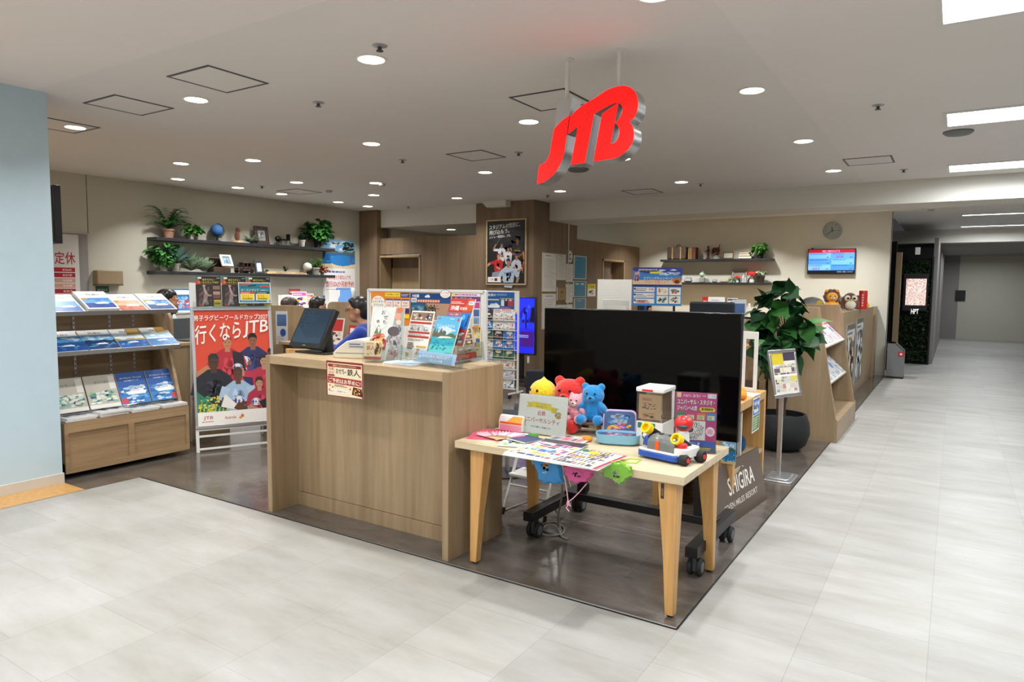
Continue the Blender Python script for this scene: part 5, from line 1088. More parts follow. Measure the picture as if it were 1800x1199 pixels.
def news(seed, base='#dcdad4', pal=('#8a94a4', '#c9ccd0', '#4a5666')):
    def f(p):
        p.r(0, 0, 1, 1, base)
        rd = random.Random(seed)
        p.r(.03, .86, .94, .11, rd.choice(pal)); p.blocks(.04, .05, .92, .78, list(pal) + [base, base, srgb_mix(base, -.08)], 5, 9, seed, .14); p.bars(.06, .06, .88, .76, 10, '#7a7d84', seed, .35); p.r(.3, .45, .36, .25, rd.choice(['#3f6fb8', '#5a86c0', pal[2]]))
    return f
wK = ky1 - ky0 - .084
for s in range(3):
    for k in range(5):
        pal = [('#d0577e', '#c98aa0', '#e8dfe4'), ('#4a6aa8', '#9aa4b4', '#d8dce2'), ('#5a6a5a', '#3a3a40', '#c8ccd2')][s]
        lab = ['pink striped', 'grey and blue', 'dark landscape'][s] + ' brochure on the %s shelf of the aisle rack, %s' % (('top', 'middle', 'lowest')[s], ('nearest the plant', 'second from the plant', 'third from the plant', 'fourth from the plant', 'farthest from the plant')[k])
        card_thing('brochure', lab, 'brochure', KS[s] @ Matrix.Translation((.012 + k * (wK - .02) / 5, -.018, .02)), (wK - .05) / 5, .3 + .01 * (k % 2), news(s * 7 + k, ('#e9dde0', '#dfdfdb', '#b9bcbc')[s], pal), .018, group='brochures on the aisle rack')
t2 = solo(B('white_plastic').box(kx1 - .002, ky1 + .02, .0, kx1 + .0, ky1 + .2, .03), 'paper_tag', 'small white tag on the floor at the far foot of the aisle rack', 'tag', (kx1, ky1 + .1, 0))
# ---------------------------------------------------------------- rear service counter along the aisle
rx0, rx1, ry0, ry1, RH = -1.85, -1.23, 10.1, 14.47, 1.29
t = thing('service_counter', 'tall wood panelled service counter along the aisle ending at the white wall', 'counter', ((rx0 + rx1) / 2, (ry0 + ry1) / 2, 0))
B('kiosk_wood').box(rx1 - .05, ry0, 0, rx1, ry1 - .35, RH).build('front_panel', t, bevel=.002)
B('kiosk_wood').box(rx0 + .3, ry0, 0, rx1 - .05, ry0 + .04, RH).build('end_panel', t, bevel=.002)
B('kiosk_wood').box(rx1 - .03, ry1 - .3, 0, rx1 + .04, ry1, RH + .0).build('corner_post', t, bevel=.002)
B('counter_top_wood').box(rx0, ry0 + .04, RH - .04, rx1 - .05, ry1, RH).build('top', t, bevel=.002)
B('white_plastic').box(rx0 - .02, ry0 + .6, .0, rx0 + .2, ry1 - .05, RH - .06).build('inner_cabinet', t, bevel=.003)
def tall(seed):
    def f(p): p.r(0, 0, 1, 1, '#6b6a64'); p.spots(.03, .02, .94, .96, (['#a8784a', '#d8b98a', '#4a5a6a', '#e0d4c4'], ['#7a8a86', '#c9cfcf', '#4a5652', '#e2e6e4'])[seed % 2], 60, seed, .22); p.r(.05, .82, .9, .1, '#cfd2d0'); p.bars(.1, .84, .8, .06, 1, '#5a5a5a', 3)
    return f
for k in range(2):
    y = 10.5 + k * 1.1
    card_thing('poster', ('tall brown tinted poster hanging on the front of the service counter, nearer one', 'tall grey green poster hanging on the front of the service counter, farther one')[k], 'poster', basis((rx1 + .006, y, .1 + k * .05), (0, 1, 0), Z), .95, 1.0, tall(k), .004)
# ================================================================ magazine rack at the left
fx, y0, y1 = -5.95, 2.66, 3.73
t = thing('brochure_rack', 'wooden cruise brochure rack with three sloping shelves beside the pale blue pillar', 'brochure rack', (-6.25, (y0 + y1) / 2, 0))
B('rack_wood').box(-6.5, y0, .05, fx - .012, y1, .1).box(-6.5, y0, .1, fx - .016, y1, .13).build('base', t)
B('rack_wood').box(-6.5, y0, .425, fx, y1, .465).build('base_top', t, bevel=.0015)
ym = (y0 + y1) / 2
for q in ((y0, .1, y0 + .03, .38), (y1 - .03, .1, y1, .38), (ym - .025, .1, ym + .025, .38), (y0, .05, y1, .1), (y0, .38, y1, .425)): B('rack_wood').box(fx - .02, q[0], q[1], fx, q[2], q[3]).build('base_rail', t)
for a, c in ((y0 + .03, ym - .025), (ym + .025, y1 - .03)): B('rack_wood').box(fx - .035, a, .1, fx - .014, c, .38).build('front_panel', t)
for y in (y0, y1 - .03): B('rack_wood').box(-6.5, y, .05, fx - .02, y + .03, .425).build('side_panel', t)
B('rack_wood').box(-6.52, y0, .0, -6.49, y1, 1.47).build('back_panel', t)
b = B('rack_wood', basis((0, y1, 0), (1, 0, 0), Z)); b.prism([(-6.5, .46), (-6.02, .46), (-6.06, .5), (-6.33, 1.42), (-6.5, 1.42)], .03); b.build('end_panel', t, bevel=.002)
for y in (y0 + .35, ym + .12, y1 - .2):
    b = B('aluminium').box(-6.49, y - .008, .5, -6.484, y + .008, 1.4); b.mat('dark_gap')
    for k in range(22): b.box(-6.4845, y - .003, .53 + k * .04, -6.4835, y + .003, .55 + k * .04)
    b.build('slotted_rail', t, smooth=False)
def cruise(kind, seed):
    def f(p):
        if kind == 'top':
            p.r(0, 0, 1, 1, '#f0efea'); p.t(('飛鳥Ⅱ', '飛鳥Ⅱ', '飛鳥Ⅲ', '飛鳥')[seed], .3, .76, .44, .1, '#4a4a4c', .01); p.bars(.05, .93, .9, .03, 1, '#8a8a8a', 2)
            c = (('#3f7fbe', '#1d3f8e'), ('#e0a284', '#b8624a'), ('#3f66a4', '#24457e'), ('#5a9ad0', '#3a6ab8'))[seed]
            p.r(.05, .06, .9, .56, c[0]); p.hill(.05, .3, .9, .3, '#e9b296' if seed == 1 else '#5a9ad0', seed + 3); p.r(.05, .06, .9, .26, c[1]); p.p([(.05, .62), (.3, .62), (.18, .5), (.05, .52)], '#b08a3a'); p.ship(.34, .28, .5, .12); p.spots(.06, .07, .88, .22, [c[0], '#2a5fa0' if seed != 1 else '#d08a70'], 16, seed, .14)
            if seed == 2: p.e(.25, .45, .16, .1, '#f2f2ee')
        elif kind == 'mid':
            p.r(0, 0, 1, 1, '#e7e8e6'); p.t(('飛鳥Ⅱ', '飛鳥Ⅲ', '飛鳥Ⅲ', '飛鳥')[seed], .3, .8, .42, .1, '#33353a'); p.sea(.0 if seed else .05, .08, 1, .68, ('#4f93c8', '#6aa8d4', '#cfe0ea', '#a9cbe0')[seed], ('#1c4a96', '#12356e', '#1f56a4', '#3a78b8')[seed], seed, ('#2a5a8a', '#1d3a4a', '#b59a5a', '#d8e4ea')[seed]); p.ship(.3, .3, .42, .08); p.bars(.1, .03, .8, .04, 1, '#9aa0a6', 2)
            if seed > 1: p.p([(.55, 1), (1, 1), (1, .72), (.5, .68)], '#b08f4a')
        else:
            if seed < 2:
                p.r(0, 0, 1, 1, '#b9b4a8'); p.t(('世界一周', '南洋の楽園')[seed], .3, .74, .5, .08, '#8a8578'); p.r(.78, .55, .2, .4, '#d9d6ce'); p.spots(0, .12, 1, .42, ['#2f6a8e', '#5f9a6a', '#c9d8d4', '#244a78', '#8ab4a0', '#e0e0d4'], 70, seed, .2); p.r(0, .0, 1, .12, '#e4e2dc')
            else:
                p.r(0, 0, 1, 1, '#1e62b0'); p.r(0, .55, 1, .45, '#1a52a0'); p.t('ダイヤモンド・プリンセス', .12, .8, .76, .055, '#e6eef6'); p.t('日本発着クルーズ', .25, .72, .5, .04, '#cfe0f0'); p.spots(0, .3, 1, .3, ['#dfeaf2', '#5a9ad4', '#a9cbe6'], 24, seed, .25); p.ship(.2, .3, .75, .2); p.r(0, 0, 1, .3, '#2f7cc0'); p.spots(0, 0, 1, .3, ['#5fa6d8', '#1c5a9e', '#c9e0ef'], 26, seed, .2); p.e(.12 if seed == 2 else .85, .12, .12, .09, '#c8404a')
    return f
RW = (y1 - y0) / 4
rows_ = (('top', (-6.08, 1.345), (-6.37, 1.50), .02), ('mid', (-6.05, 1.02), (-6.33, 1.195), .015), ('low', (-6.09, .53), (-6.22, .80), .008))
for kind, lo, hi, th in rows_:
    u = Vector((hi[0] - lo[0], 0, hi[1] - lo[1])); Ls = u.length
    Mx = basis((lo[0], y0 + .002, lo[1] - .012), (0, 1, 0), u)
    b = B('aluminium' if kind != 'low' else 'acrylic', Mx); b.box(0, 0, -.012, y1 - y0 - .004, Ls, -.004).box(0, -.004, -.012, y1 - y0 - .004, 0, .028); b.build('shelf', t)
    for k in range(4):
        sd = (3, 0, 1, 2)[k]; th_ = .05 if (kind == 'top' and k == 1) else th * (1 + .2 * (k % 2))
        col = {'top': ('blue', 'thick blue', 'salmon', 'navy'), 'mid': ('pale blue', 'dark blue', 'ocean blue', 'snowy'), 'low': ('beige world tour', 'beige island', 'royal blue', 'bright blue')}[kind][k]
        sd = k if kind == 'low' else sd
        if kind == 'mid': sd = (0, 1, 2, 3)[k]
        pos = ('nearest the pillar', 'second from the pillar', 'third from the pillar', 'farthest from the pillar')[k]
        card_thing('cruise_brochure', '%s cruise brochure on the %s shelf of the left rack, %s' % (col, {'top': 'top', 'mid': 'middle', 'low': 'lowest'}[kind], pos), 'brochure', Mx @ Matrix.Translation((.006 + k * RW, .002, th_ - .003)), RW - .012, .3, cruise(kind, sd), th_, '#e6e4de', 'cruise brochures on the wooden rack')
def flatc(seed):
    def f(p): p.r(0, 0, 1, 1, '#dfe0e2'); p.spots(.05, .3, .9, .62, (['#8a8aa0', '#c8ccd4', '#6a6a86'], ['#b0a8b8', '#d8d4dc', '#8a8aa4'], ['#3f7ab8', '#8ab8dc', '#d8e4ec'], ['#a8b4a4', '#d8dcd4', '#7a9ab0'])[seed], 26, seed, .25)
    return f
for k in range(4):
    n = (2, 3, 2, 2)[k]
    for i in range(n):
        m_ = basis((-5.955 + .003 * i, y0 + .02 + k * RW + random.uniform(-.006, .006), .468 + .014 * (i + 1)), (0, 1, 0), (-1, 0, 0)) @ Matrix.Rotation(random.uniform(-.04, .04), 4, 'Z')
        card_thing('cruise_brochure', 'cruise brochure of the %s flat pile on the rack base, %s' % (('grey', 'pale violet', 'blue', 'grey green')[k], ('bottom one', 'second one up', 'third one up')[i]), 'brochure', m_, RW - .03, .22, flatc(k), .0135, '#e2e0dc', 'flat brochure piles on the rack base')
# ================================================================ rugby poster stand
A, Bx = gz(338, 798, 0), gz(470, 784, 0); r = Bx - A; wS = .74; r.normalize(); A = A + r * .04
t = thing('poster_stand', 'white framed leaning poster stand between the brochure rack and the oak counter', 'poster stand', A + r * wS / 2)
Ms = tilt(A + Vector((0, 0, .002)), r, 9); n = Vector((r.y, -r.x, 0)); hS = 1.62
for x in (0, wS - .03): B('white_metal', Ms).box(x, 0, -.03, x + .03, hS, 0).build('upright', t, bevel=.003)
for z in (.02, .14, .2): B('white_metal', Ms).box(.03, z, -.02, wS - .03, z + .02, -.004).build('rail', t, bevel=.002)
B('white_plastic', Ms).box(.03, .22, -.02, wS - .03, hS, -.012).build('back_board', t)
for x in (0.01, wS - .04):
    a = Ms @ Vector((x, 1.3, -.03)); e = Vector((a.x - n.x * .3, a.y - n.y * .3, .01)); B('white_metal').tube([a, e], .012, 8).build('rear_leg', t)
pz, ph = .22, 1.13
for q in ((.0, pz, wS, pz + .03), (0, pz + ph, wS, pz + ph + .035)): B('aluminium', Ms).box(q[0], q[1], -.004, q[2], q[3], .012).build('poster_frame', t, bevel=.003)
for x in (0, wS - .025): B('aluminium', Ms).box(x, pz + .03, -.004, x + .025, pz + ph, .012).build('poster_frame', t, bevel=.003)
B('acrylic', Ms).box(.02, 1.37, .03, wS - .02, 1.43, .033).build('leaflet_lip', t)
B('acrylic', Ms).box(.02, 1.37, .0, wS - .02, 1.373, .033).build('leaflet_ledge', t)
def limb(p, pts, w0, w1, c):
    """a tapering limb along a polyline"""
    L = []; R_ = []
    for i, (x, y) in enumerate(pts):
        a = pts[max(i - 1, 0)]; b_ = pts[min(i + 1, len(pts) - 1)]; dx, dy = (b_[0] - a[0]) * 1.0, (b_[1] - a[1]) * 1.45; l = math.hypot(dx, dy) or 1; w_ = w0 + (w1 - w0) * i / (len(pts) - 1)
        L.append((x - dy / l * w_, y + dx / l * w_ / 1.45)); R_.append((x + dy / l * w_, y - dx / l * w_ / 1.45))
    p.put(L + R_[::-1], [(i, i + 1, 2 * len(pts) - 2 - i, 2 * len(pts) - 1 - i) for i in range(len(pts) - 1)], c)
def player(p, x, y, s, shirt, skin, hair, arms, ball_=None, cap=None, sleeve=None):
    """a printed player: shoulders, trunk, head, arms; x, y is the neck"""
    p.p([(x - .16 * s, y - .03 * s), (x - .06 * s, y + .02 * s), (x + .06 * s, y + .02 * s), (x + .17 * s, y - .04 * s), (x + .14 * s, y - .22 * s), (x + .1 * s, y - .33 * s), (x - .1 * s, y - .32 * s), (x - .15 * s, y - .2 * s)], shirt)
    p.spots(x - .1 * s, y - .25 * s, .2 * s, .22 * s, [srgb_mix(shirt, -.12), srgb_mix(shirt, .1)], 14, int(x * 100), .4)
    p.p([(x - .03 * s, y - .01 * s), (x + .03 * s, y - .01 * s), (x + .03 * s, y + .05 * s), (x - .03 * s, y + .05 * s)], skin)
    p.e(x, y + .075 * s, .05 * s, .055 * s, skin); p.p([(x - .052 * s, y + .075 * s), (x - .05 * s, y + .12 * s), (x - .02 * s, y + .138 * s), (x + .03 * s, y + .137 * s), (x + .052 * s, y + .11 * s), (x + .05 * s, y + .08 * s), (x + .03 * s, y + .1 * s), (x - .02 * s, y + .102 * s)], cap or hair)
    p.r(x - .03 * s, y + .07 * s, .018 * s, .006 * s, '#2a1c16'); p.r(x + .012 * s, y + .07 * s, .018 * s, .006 * s, '#2a1c16'); p.r(x - .015 * s, y + .04 * s, .03 * s, .005 * s, '#6a3a30')
    for pts in arms:
        P = [(x + a * s, y + c * s) for a, c in pts]; limb(p, P[:2], .05 * s, .042 * s, sleeve or shirt); limb(p, P[1:], .04 * s, .024 * s, skin); p.e(P[-1][0], P[-1][1], .032 * s, .024 * s, skin)
    if ball_: 
        bx, by = x + ball_[0] * s, y + ball_[1] * s; p.e(bx, by, .062 * s, .04 * s, '#dcdde6'); p.p([(bx - .062 * s, by), (bx - .035 * s, by + .032 * s), (bx - .025 * s, by), (bx - .035 * s, by - .032 * s)], '#3a4690'); p.p([(bx + .062 * s, by), (bx + .03 * s, by + .034 * s), (bx + .04 * s, by), (bx + .03 * s, by - .034 * s)], '#3a4690'); p.e(bx, by, .014 * s, .01 * s, '#5a66a8'); p.e(bx + .05 * s, by - .02 * s, .026 * s, .018 * s, skin)
def rugby(p):
    p.r(0, 0, 1, 1, '#d94a30')
    player(p, .76, .61, 1.15, '#2a2f5e', '#8a5a40', '#17120f', [[(-.13, -.05), (-.24, -.17), (-.1, -.12)], [(.13, -.06), (.18, -.24), (.02, -.2)]], (-.1, -.1))
    player(p, .42, .6, 1.12, '#b32a36', '#b9805c', '#7a2a30', [[(-.14, -.05), (-.22, -.14), (-.38, -.2)], [(.14, -.05), (.2, -.18), (.1, -.22)]], (.16, -.18), cap='#a83040')
    p.p([(.48, .6), (.62, .57), (.66, .36), (.5, .4)], '#26202a')
    player(p, 1.0, .5, .8, '#23202c', '#6a4636', '#141012', [[(-.1, -.05), (-.16, -.16), (-.1, -.24)]])
    player(p, .9, .41, 1.05, '#b8324a', '#b98a6c', '#2a2422', [[(-.14, -.05), (-.26, -.04), (-.36, -.03)], [(.05, -.1), (.0, -.24), (-.06, -.26)]], (-.34, .02), cap='#2a2624')
    player(p, .23, .4, 1.3, '#20222c', '#4a3226', '#15120f', [[(-.14, -.04), (-.2, -.17), (-.1, -.26)], [(.13, -.06), (.16, -.2), (.06, -.25)]], (.1, -.26), cap='#20302c')
    limb(p, [(.2, .14), (.3, .08), (.44, .03)], .06, .045, '#2b2a30')
    player(p, .54, .28, 1.15, '#9cb6d0', '#5c3c2c', '#4a352a', [[(-.14, -.03), (-.2, -.14), (-.02, -.17)], [(.14, -.03), (.16, -.16), (.02, -.2)]], (0, -.15), sleeve='#a9c0d6')
    p.p([(.36, .18), (.5, .08), (.62, .06), (.6, .0), (.3, .06)], '#e6e4e0'); limb(p, [(.5, .07), (.6, .02), (.58, -.04)], .06, .05, '#5c3c2c')
    player(p, .82, .2, .95, '#a82e48', '#b98a6c', '#3a2a22', [[(-.12, -.05), (-.16, -.16), (-.06, -.2)]], (-.06, -.12)); limb(p, [(.86, .1), (.92, .0), (.9, -.06)], .06, .04, '#26222a')
    p.p([(0, .22), (.22, .08), (.4, .02), (.42, 0), (0, 0)], '#2f7a5a'); p.spots(0, 0, .3, .18, ['#e0c83a', '#3f9a6a', '#1f5a4a', '#d8d060'], 60, 2, .14)
    for i in range(9): limb(p, [(.02 + i * .05, .0), (.06 + i * .045, .11 - i * .01)], .006, .004, '#e2cf3c')
    p.t('男子ラグビーワールドカップ2027', .0, .895, .98, .055, '#f6f1ea', .02, .01); p.t('行くなら', .0, .665, .6, .185, '#f6f1ea', .06, .05); p.t('JTB', .63, .72, .34, .165, '#f6f1ea', .12, .02)
def rugby_full(p):
    p.r(0, 0, 1, 1, '#efece6'); q = Pr(p.b, p.M @ Matrix.Translation((0, .1 * p.h, .0002)), p.w, p.h * .9, p.step); rugby(q); p.k = q.k + 3
    p.r(0, 0, 1, .115, '#efece6'); p.t('JTB', .07, .045, .12, .035, '#a8242a', .12); p.bars(.05, .025, .15, .014, 1, '#b05a5e', 2); p.t('Australia', .34, .045, .15, .025, '#c8503a'); p.p([(.52, .045), (.56, .07), (.6, .075), (.58, .05), (.55, .035)], '#e0a03a'); p.p([(.55, .06), (.6, .05), (.57, .085)], '#d8642a')
card_thing('poster', 'big red rugby poster with white writing in the leaning white stand', 'poster', Ms @ Matrix.Translation((.024, pz + .028, -.002)), wS - .048, ph - .026, rugby_full, .002)
def rug_leaf(notice=False):
    def f(p):
        p.r(0, 0, 1, 1, '#2a2626'); p.r(0, .72, 1, .28, '#1a1a1c'); p.p([(0, .72), (.2, .78), (.12, 1), (0, 1)], '#c8402e'); p.p([(.0, .86), (.16, .9), (.1, 1), (0, 1)], '#3a7a5a'); p.r(.1, .92, .14, .06, '#ece6dc')
        p.t('男子ラグビー', .28, .86, .5, .065, '#e6d23c'); p.t('ワールドカップ2027', .1, .78, .82, .065, '#e6d23c'); p.bars(.1, .74, .8, .03, 1, '#b05a3a', 3); p.t('JTB', .84, .92, .12, .04, '#d8d8d8', .03)
        p.spots(.03, .05, .62, .64, ['#4a3a3c', '#5a4648', '#3a2c30', '#6a5250'], 60, 5, .16)
        limb(p, [(.32, .68), (.36, .55), (.42, .42)], .03, .05, '#b09a94'); limb(p, [(.38, .45), (.55, .38), (.62, .4)], .04, .025, '#a89088'); limb(p, [(.4, .42), (.36, .25), (.45, .1)], .09, .05, '#8a7a78'); limb(p, [(.38, .28), (.28, .15), (.24, .06)], .06, .03, '#9a8a86'); p.e(.33, .7, .06, .03, '#b8a49c')
        p.r(0, 0, 1, .05, '#4a7a5a'); p.e(.16, .09, .06, .04, '#c8302e')
        for y, c in ((.58, '#8a6a5a'), (.4, '#a98a7a'), (.3, '#6a4a40')): p.r(.68, y, .28, .12, c)
        p.r(.7, .05, .28, .2, '#d8b82a'); p.r(.72, .1, .24, .06, '#4a6a3a'); p.bars(.71, .17, .25, .06, 2, '#3a3a1a', 2)
    return f
for k in range(3):
    card_thing('leaflet', ('leftmost of the three black rugby leaflets on top of the rugby poster stand', 'middle black rugby leaflet on top of the rugby poster stand', 'rightmost black rugby leaflet, half covered by the teal notice')[k], 'leaflet', Ms @ Matrix.Translation((.055 + k * .232, 1.376, .006)), .225, .305, rug_leaf(), .006, group='rugby leaflets on the poster stand')
def teal(p):
    p.r(0, 0, 1, 1, '#eef0ee'); p.r(.02, .03, .96, .94, '#1f7f98'); p.r(.05, .9, .3, .05, '#c8402e'); p.p([(.3, .8), (.55, .84), (.55, .9), (.3, .86)], '#2a2a2c'); p.r(.68, .78, .28, .08, '#d84a3a'); p.t('男子ラグビーワールドカップ2027', .1, .74, .78, .07, '#17333c'); p.t('オーストラリア', .08, .58, .55, .11, '#f0dc3a'); p.t('大会観戦ツアー', .66, .6, .28, .06, '#e6e0b0')
    p.r(.05, .45, .44, .1, '#c8382e'); p.r(.53, .45, .42, .1, '#23262a'); p.bars(.08, .47, .38, .06, 1, '#f0e4e0', 4); p.bars(.56, .47, .36, .06, 1, '#d0d4d8', 5)
    for x in (.05, .53): p.r(x, .14, .43, .31, '#f4f0e0'); p.r(x + .02, .16, .39, .27, '#f2d418')
    p.t('10/15', .1, .3, .22, .09, '#e08a1a'); p.t('発売開始', .1, .17, .32, .09, '#4a3a1a'); p.t('8/28', .58, .3, .2, .09, '#e08a1a'); p.t('発売開始', .58, .17, .3, .09, '#4a3a1a'); p.bars(.08, .06, .5, .05, 1, '#8ac4d4', 2); p.r(.86, .05, .08, .07, '#d8e0e0')
card_thing('notice', 'teal and yellow notice clipped over the right rugby leaflets on the poster stand', 'notice', Ms @ Matrix.Translation((.435, 1.415, .036)), .305, .205, teal, .002)
# ================================================================ people
def figure(name, lab, seat, yaw, s, shirt, hairm, top, glasses=False, long_hair=False, lean=.1, head=(0, .1), reach=.35, trousers='dark_trousers', turn=0, fwd=.13):
    """a seated person: body fused into one surface; seat = hip point; local -y is forward"""
    t = thing(name, lab, 'person', (seat[0], seat[1], seat[2]), yaw)
    m = Matrix.Translation(seat) @ Matrix.Rotation(yaw, 4, 'Z') @ Matrix.Scale(s, 4); mt = m
    sh = Vector((0, -.52 * lean * 1.6, .50)); nk = sh + Vector((0, -.02, .08)); hc = nk + Vector((0, head[0] * -.1 - .03, .115)); Rh = Euler((head[1] * -1, 0, turn)).to_matrix()
    b = B('skin', m)
    b.tube([sh + Vector((0, 0, .02)), hc - Vector((0, -.01, .05))], .052, 12, .046)
    b.ell(hc + Vector((0, .005, .02)), .078, .096, .105, 20, 14, Rh); b.ell(hc + Rh @ Vector((0, -.045, -.055)), .052, .05, .06, 14, 10, Rh); b.ell(hc + Rh @ Vector((0, -.1, -.015)), .014, .022, .026, 10, 8, Rh); b.ell(hc + Rh @ Vector((0, -.088, .03)), .05, .016, .012, 10, 6, Rh)
    b.ell(hc + Rh @ Vector((0, -.092, -.06)), .022, .012, .01, 10, 6, Rh)
    for q in (-1, 1): b.ell(hc + Rh @ Vector((q * .078, .01, -.01)), .012, .022, .032, 10, 8, Rh)
    hands = []
    b.ell((0, 0, .05), .165, .13, .13); b.tube([(0, 0, .05), sh * .5 + Vector((0, 0, .03)), sh], .14, 14, .15); b.ell(sh - Vector((0, 0, .02)), .19, .1, .09)
    for q in (-1, 1):
        S = sh + Vector((q * .185, 0, -.01)); E = S + Vector((q * .05, -fwd, -.25 + (fwd - .13) * .5)); Hn = Vector((q * .1, -reach - .12, E.z + .03 - S.z + sh.z - .0))
        b.tube([S, E], .052, 10, .04); b.tube([E, Hn], .04, 10, .027); hands.append(Hn); d = (Hn - E).normalized()
        b.ell(Hn + d * .04, .038, .048, .018)
        for k in range(4): b.tube([Hn + d * .07 + Vector(((k - 1.5) * .018, 0, 0)), Hn + d * (.105 + .012 * (k in (1, 2))) + Vector(((k - 1.5) * .02, 0, -.004)), Hn + d * (.13 + .014 * (k in (1, 2))) + Vector(((k - 1.5) * .02, 0, -.018))], .0085, 6, .007)
        b.tube([Hn + d * .02 + Vector((-q * .03, 0, 0)), Hn + d * .06 + Vector((-q * .055, 0, -.006)), Hn + d * .085 + Vector((-q * .055, 0, -.012))], .0095, 6, .008)
        K = Vector((q * .1, -.42, .03)); b.tube([(q * .09, 0, .03), K], .085, 12, .06); b.tube([K, (q * .1, -.4, -.42)], .058, 12, .04); b.ell((q * .1, -.46, -.44), .042, .11, .03)
    b.build('body', t, remesh=.0085 * s)
    b = B(shirt, m); b.ell((0, 0, .08), .178, .142, .12); b.tube([(0, 0, .06), sh * .5 + Vector((0, 0, .03)), sh], .154, 16, .162); b.ell(sh - Vector((0, 0, .015)), .2, .112, .095); b.tube([sh, sh + Vector((0, -.008, .075))], .08, 12, .064)
    for q in (-1, 1):
        S = sh + Vector((q * .185, 0, -.01)); E = S + Vector((q * .05, -fwd, -.25 + (fwd - .13) * .5)); Hn = hands[(q + 1) // 2]; b.ell(S, .066, .066, .066); b.tube([S, E], .064, 12, .052); b.ell(E, .052, .052, .052); b.tube([E, E.lerp(Hn, .92)], .052, 12, .037)
    b.build('top', t, remesh=.011 * s, label=top)
    b = B(trousers, m); b.ell((0, 0, .02), .178, .145, .11)
    for q in (-1, 1): K = Vector((q * .1, -.42, .03)); b.tube([(q * .09, 0, .03), K], .097, 12, .07); b.tube([K, (q * .1, -.4, -.4)], .069, 12, .055); b.ell(K, .07, .07, .07)
    b.build('trousers', t, remesh=.012 * s)
    for q in (-1, 1): B('black_plastic', m).ell((q * .1, -.46, -.455), .048, .125, .034, 14, 8).build('shoe', t)
    b = B(hairm, m); b.ell(hc + Rh @ Vector((0, .02, .045)), .088, .1, .09, 20, 12, Rh); b.ell(hc + Rh @ Vector((0, .055, 0)), .08, .065, .095, 16, 10, Rh)
    if long_hair: b.ell(hc + Rh @ Vector((0, -.035, .05)), .084, .07, .07, 16, 10, Rh); b.ell(hc + Rh @ Vector((0, .05, -.09)), .09, .065, .13, 16, 10, Rh); [b.ell(hc + Rh @ Vector((q * .075, 0, -.05)), .024, .06, .11, 12, 8, Rh) for q in (-1, 1)]
    else: b.ell(hc + Rh @ Vector((0, -.05, .09)), .06, .045, .03, 14, 8, Rh)
    b.build('hair', t, remesh=.009 * s)
    for q in (-1, 1):
        B('white_ceramic', m).ell(hc + Rh @ Vector((q * .032, -.086, .008)), .012, .006, .006, 10, 6).build('eye', t); B('black_plastic', m).ell(hc + Rh @ Vector((q * .032, -.0915, .008)), .005, .003, .005, 8, 6).build('pupil', t)
    if glasses:
        b = B('black_metal', m)
        for q in (-1, 1):
            cc = hc + Rh @ Vector((q * .034, -.108, .006)); b.tube([cc + Rh @ Vector((.026 * math.cos(a * .5236), 0, .018 * math.sin(a * .5236))) for a in range(13)], .0025, 6); b.tube([hc + Rh @ Vector((q * .062, -.1, .01)), hc + Rh @ Vector((q * .084, -.02, .012)), hc + Rh @ Vector((q * .08, .02, 0))], .0022, 6)
        b.tube([hc + Rh @ Vector((-.008, -.11, .01)), hc + Rh @ Vector((.008, -.11, .01))], .0025, 6); b.build('glasses', t)
    return t
hm = gd(642, 541, 6.6)   # man's head
figure('person', 'person in a blue sweater and glasses sitting in profile behind the touch monitor', (hm.x + .12, hm.y + .03, .665), math.radians(-62), 1.0, 'blue_knit', 'hair_black', 'blue knitted sweater', glasses=True, lean=.12, head=(.2, -.05), reach=.46, fwd=.24)
hw = gd(297, 530, 8.5)
figure('person', 'dark haired person in a white blouse bent over a laptop behind the brochure rack', (hw.x - .16, hw.y - .12, .71), math.radians(118), 1.0, 'white_blouse', 'hair_black', 'white blouse', long_hair=True, lean=.14, head=(.4, .22), reach=.34)
hb = gd(549, 540, 8.4); hb1 = hb
figure('person', 'person with short black hair whose crown shows over the touch monitor', (hb.x - .03, hb.y + .02, .67), math.radians(170), .95, 'navy_jacket', 'hair_black', 'navy jacket', lean=.05, head=(0, 0))
hb = gd(496, 538, 9.2); hb2 = hb
figure('person', 'brown haired person mostly hidden behind the wooden booth panel at the left', (hb.x - .02, hb.y + .02, .65), math.radians(150), .95, 'navy_jacket', 'hair_brown', 'dark jacket', long_hair=True, lean=.06, head=(0, .1))
hb = gd(1128, 538, 9.2); hb3 = hb
figure('person', 'dark haired person half hidden behind the easel poster and the big television', (hb.x, hb.y, .66), math.radians(160), .95, 'navy_jacket', 'hair_black', 'dark suit jacket', lean=.05, head=(0, .0))
def high_stool(x, y, z, lab):
    t = thing('stool', lab, 'stool', (x, y, 0), 0, 'stools under the seated persons'); m = Matrix.Translation((x, y, 0))
    B('chair_fabric', m).lathe([(.002, z - .06), (.18, z - .06), (.19, z - .02), (.16, z), (.002, z)], 24).build('cushion', t)
    B('aluminium', m).lathe([(.025, .03), (.025, z - .06)], 12).build('post', t); B('black_metal', m).lathe([(.002, 0), (.2, 0), (.2, .012), (.03, .03), (.002, .03)], 24).build('base', t)
for x, y, z, l in ((hw.x - .14, hw.y - .14, .64, 'stool under the person in the white blouse'), (hb1.x - .03, hb1.y + .02, .58, 'stool under the person with short black hair'), (hb2.x - .02, hb2.y + .02, .56, 'stool under the brown haired person'), (hb3.x, hb3.y, .57, 'stool under the person behind the easel poster')): high_stool(x, y, z, l)
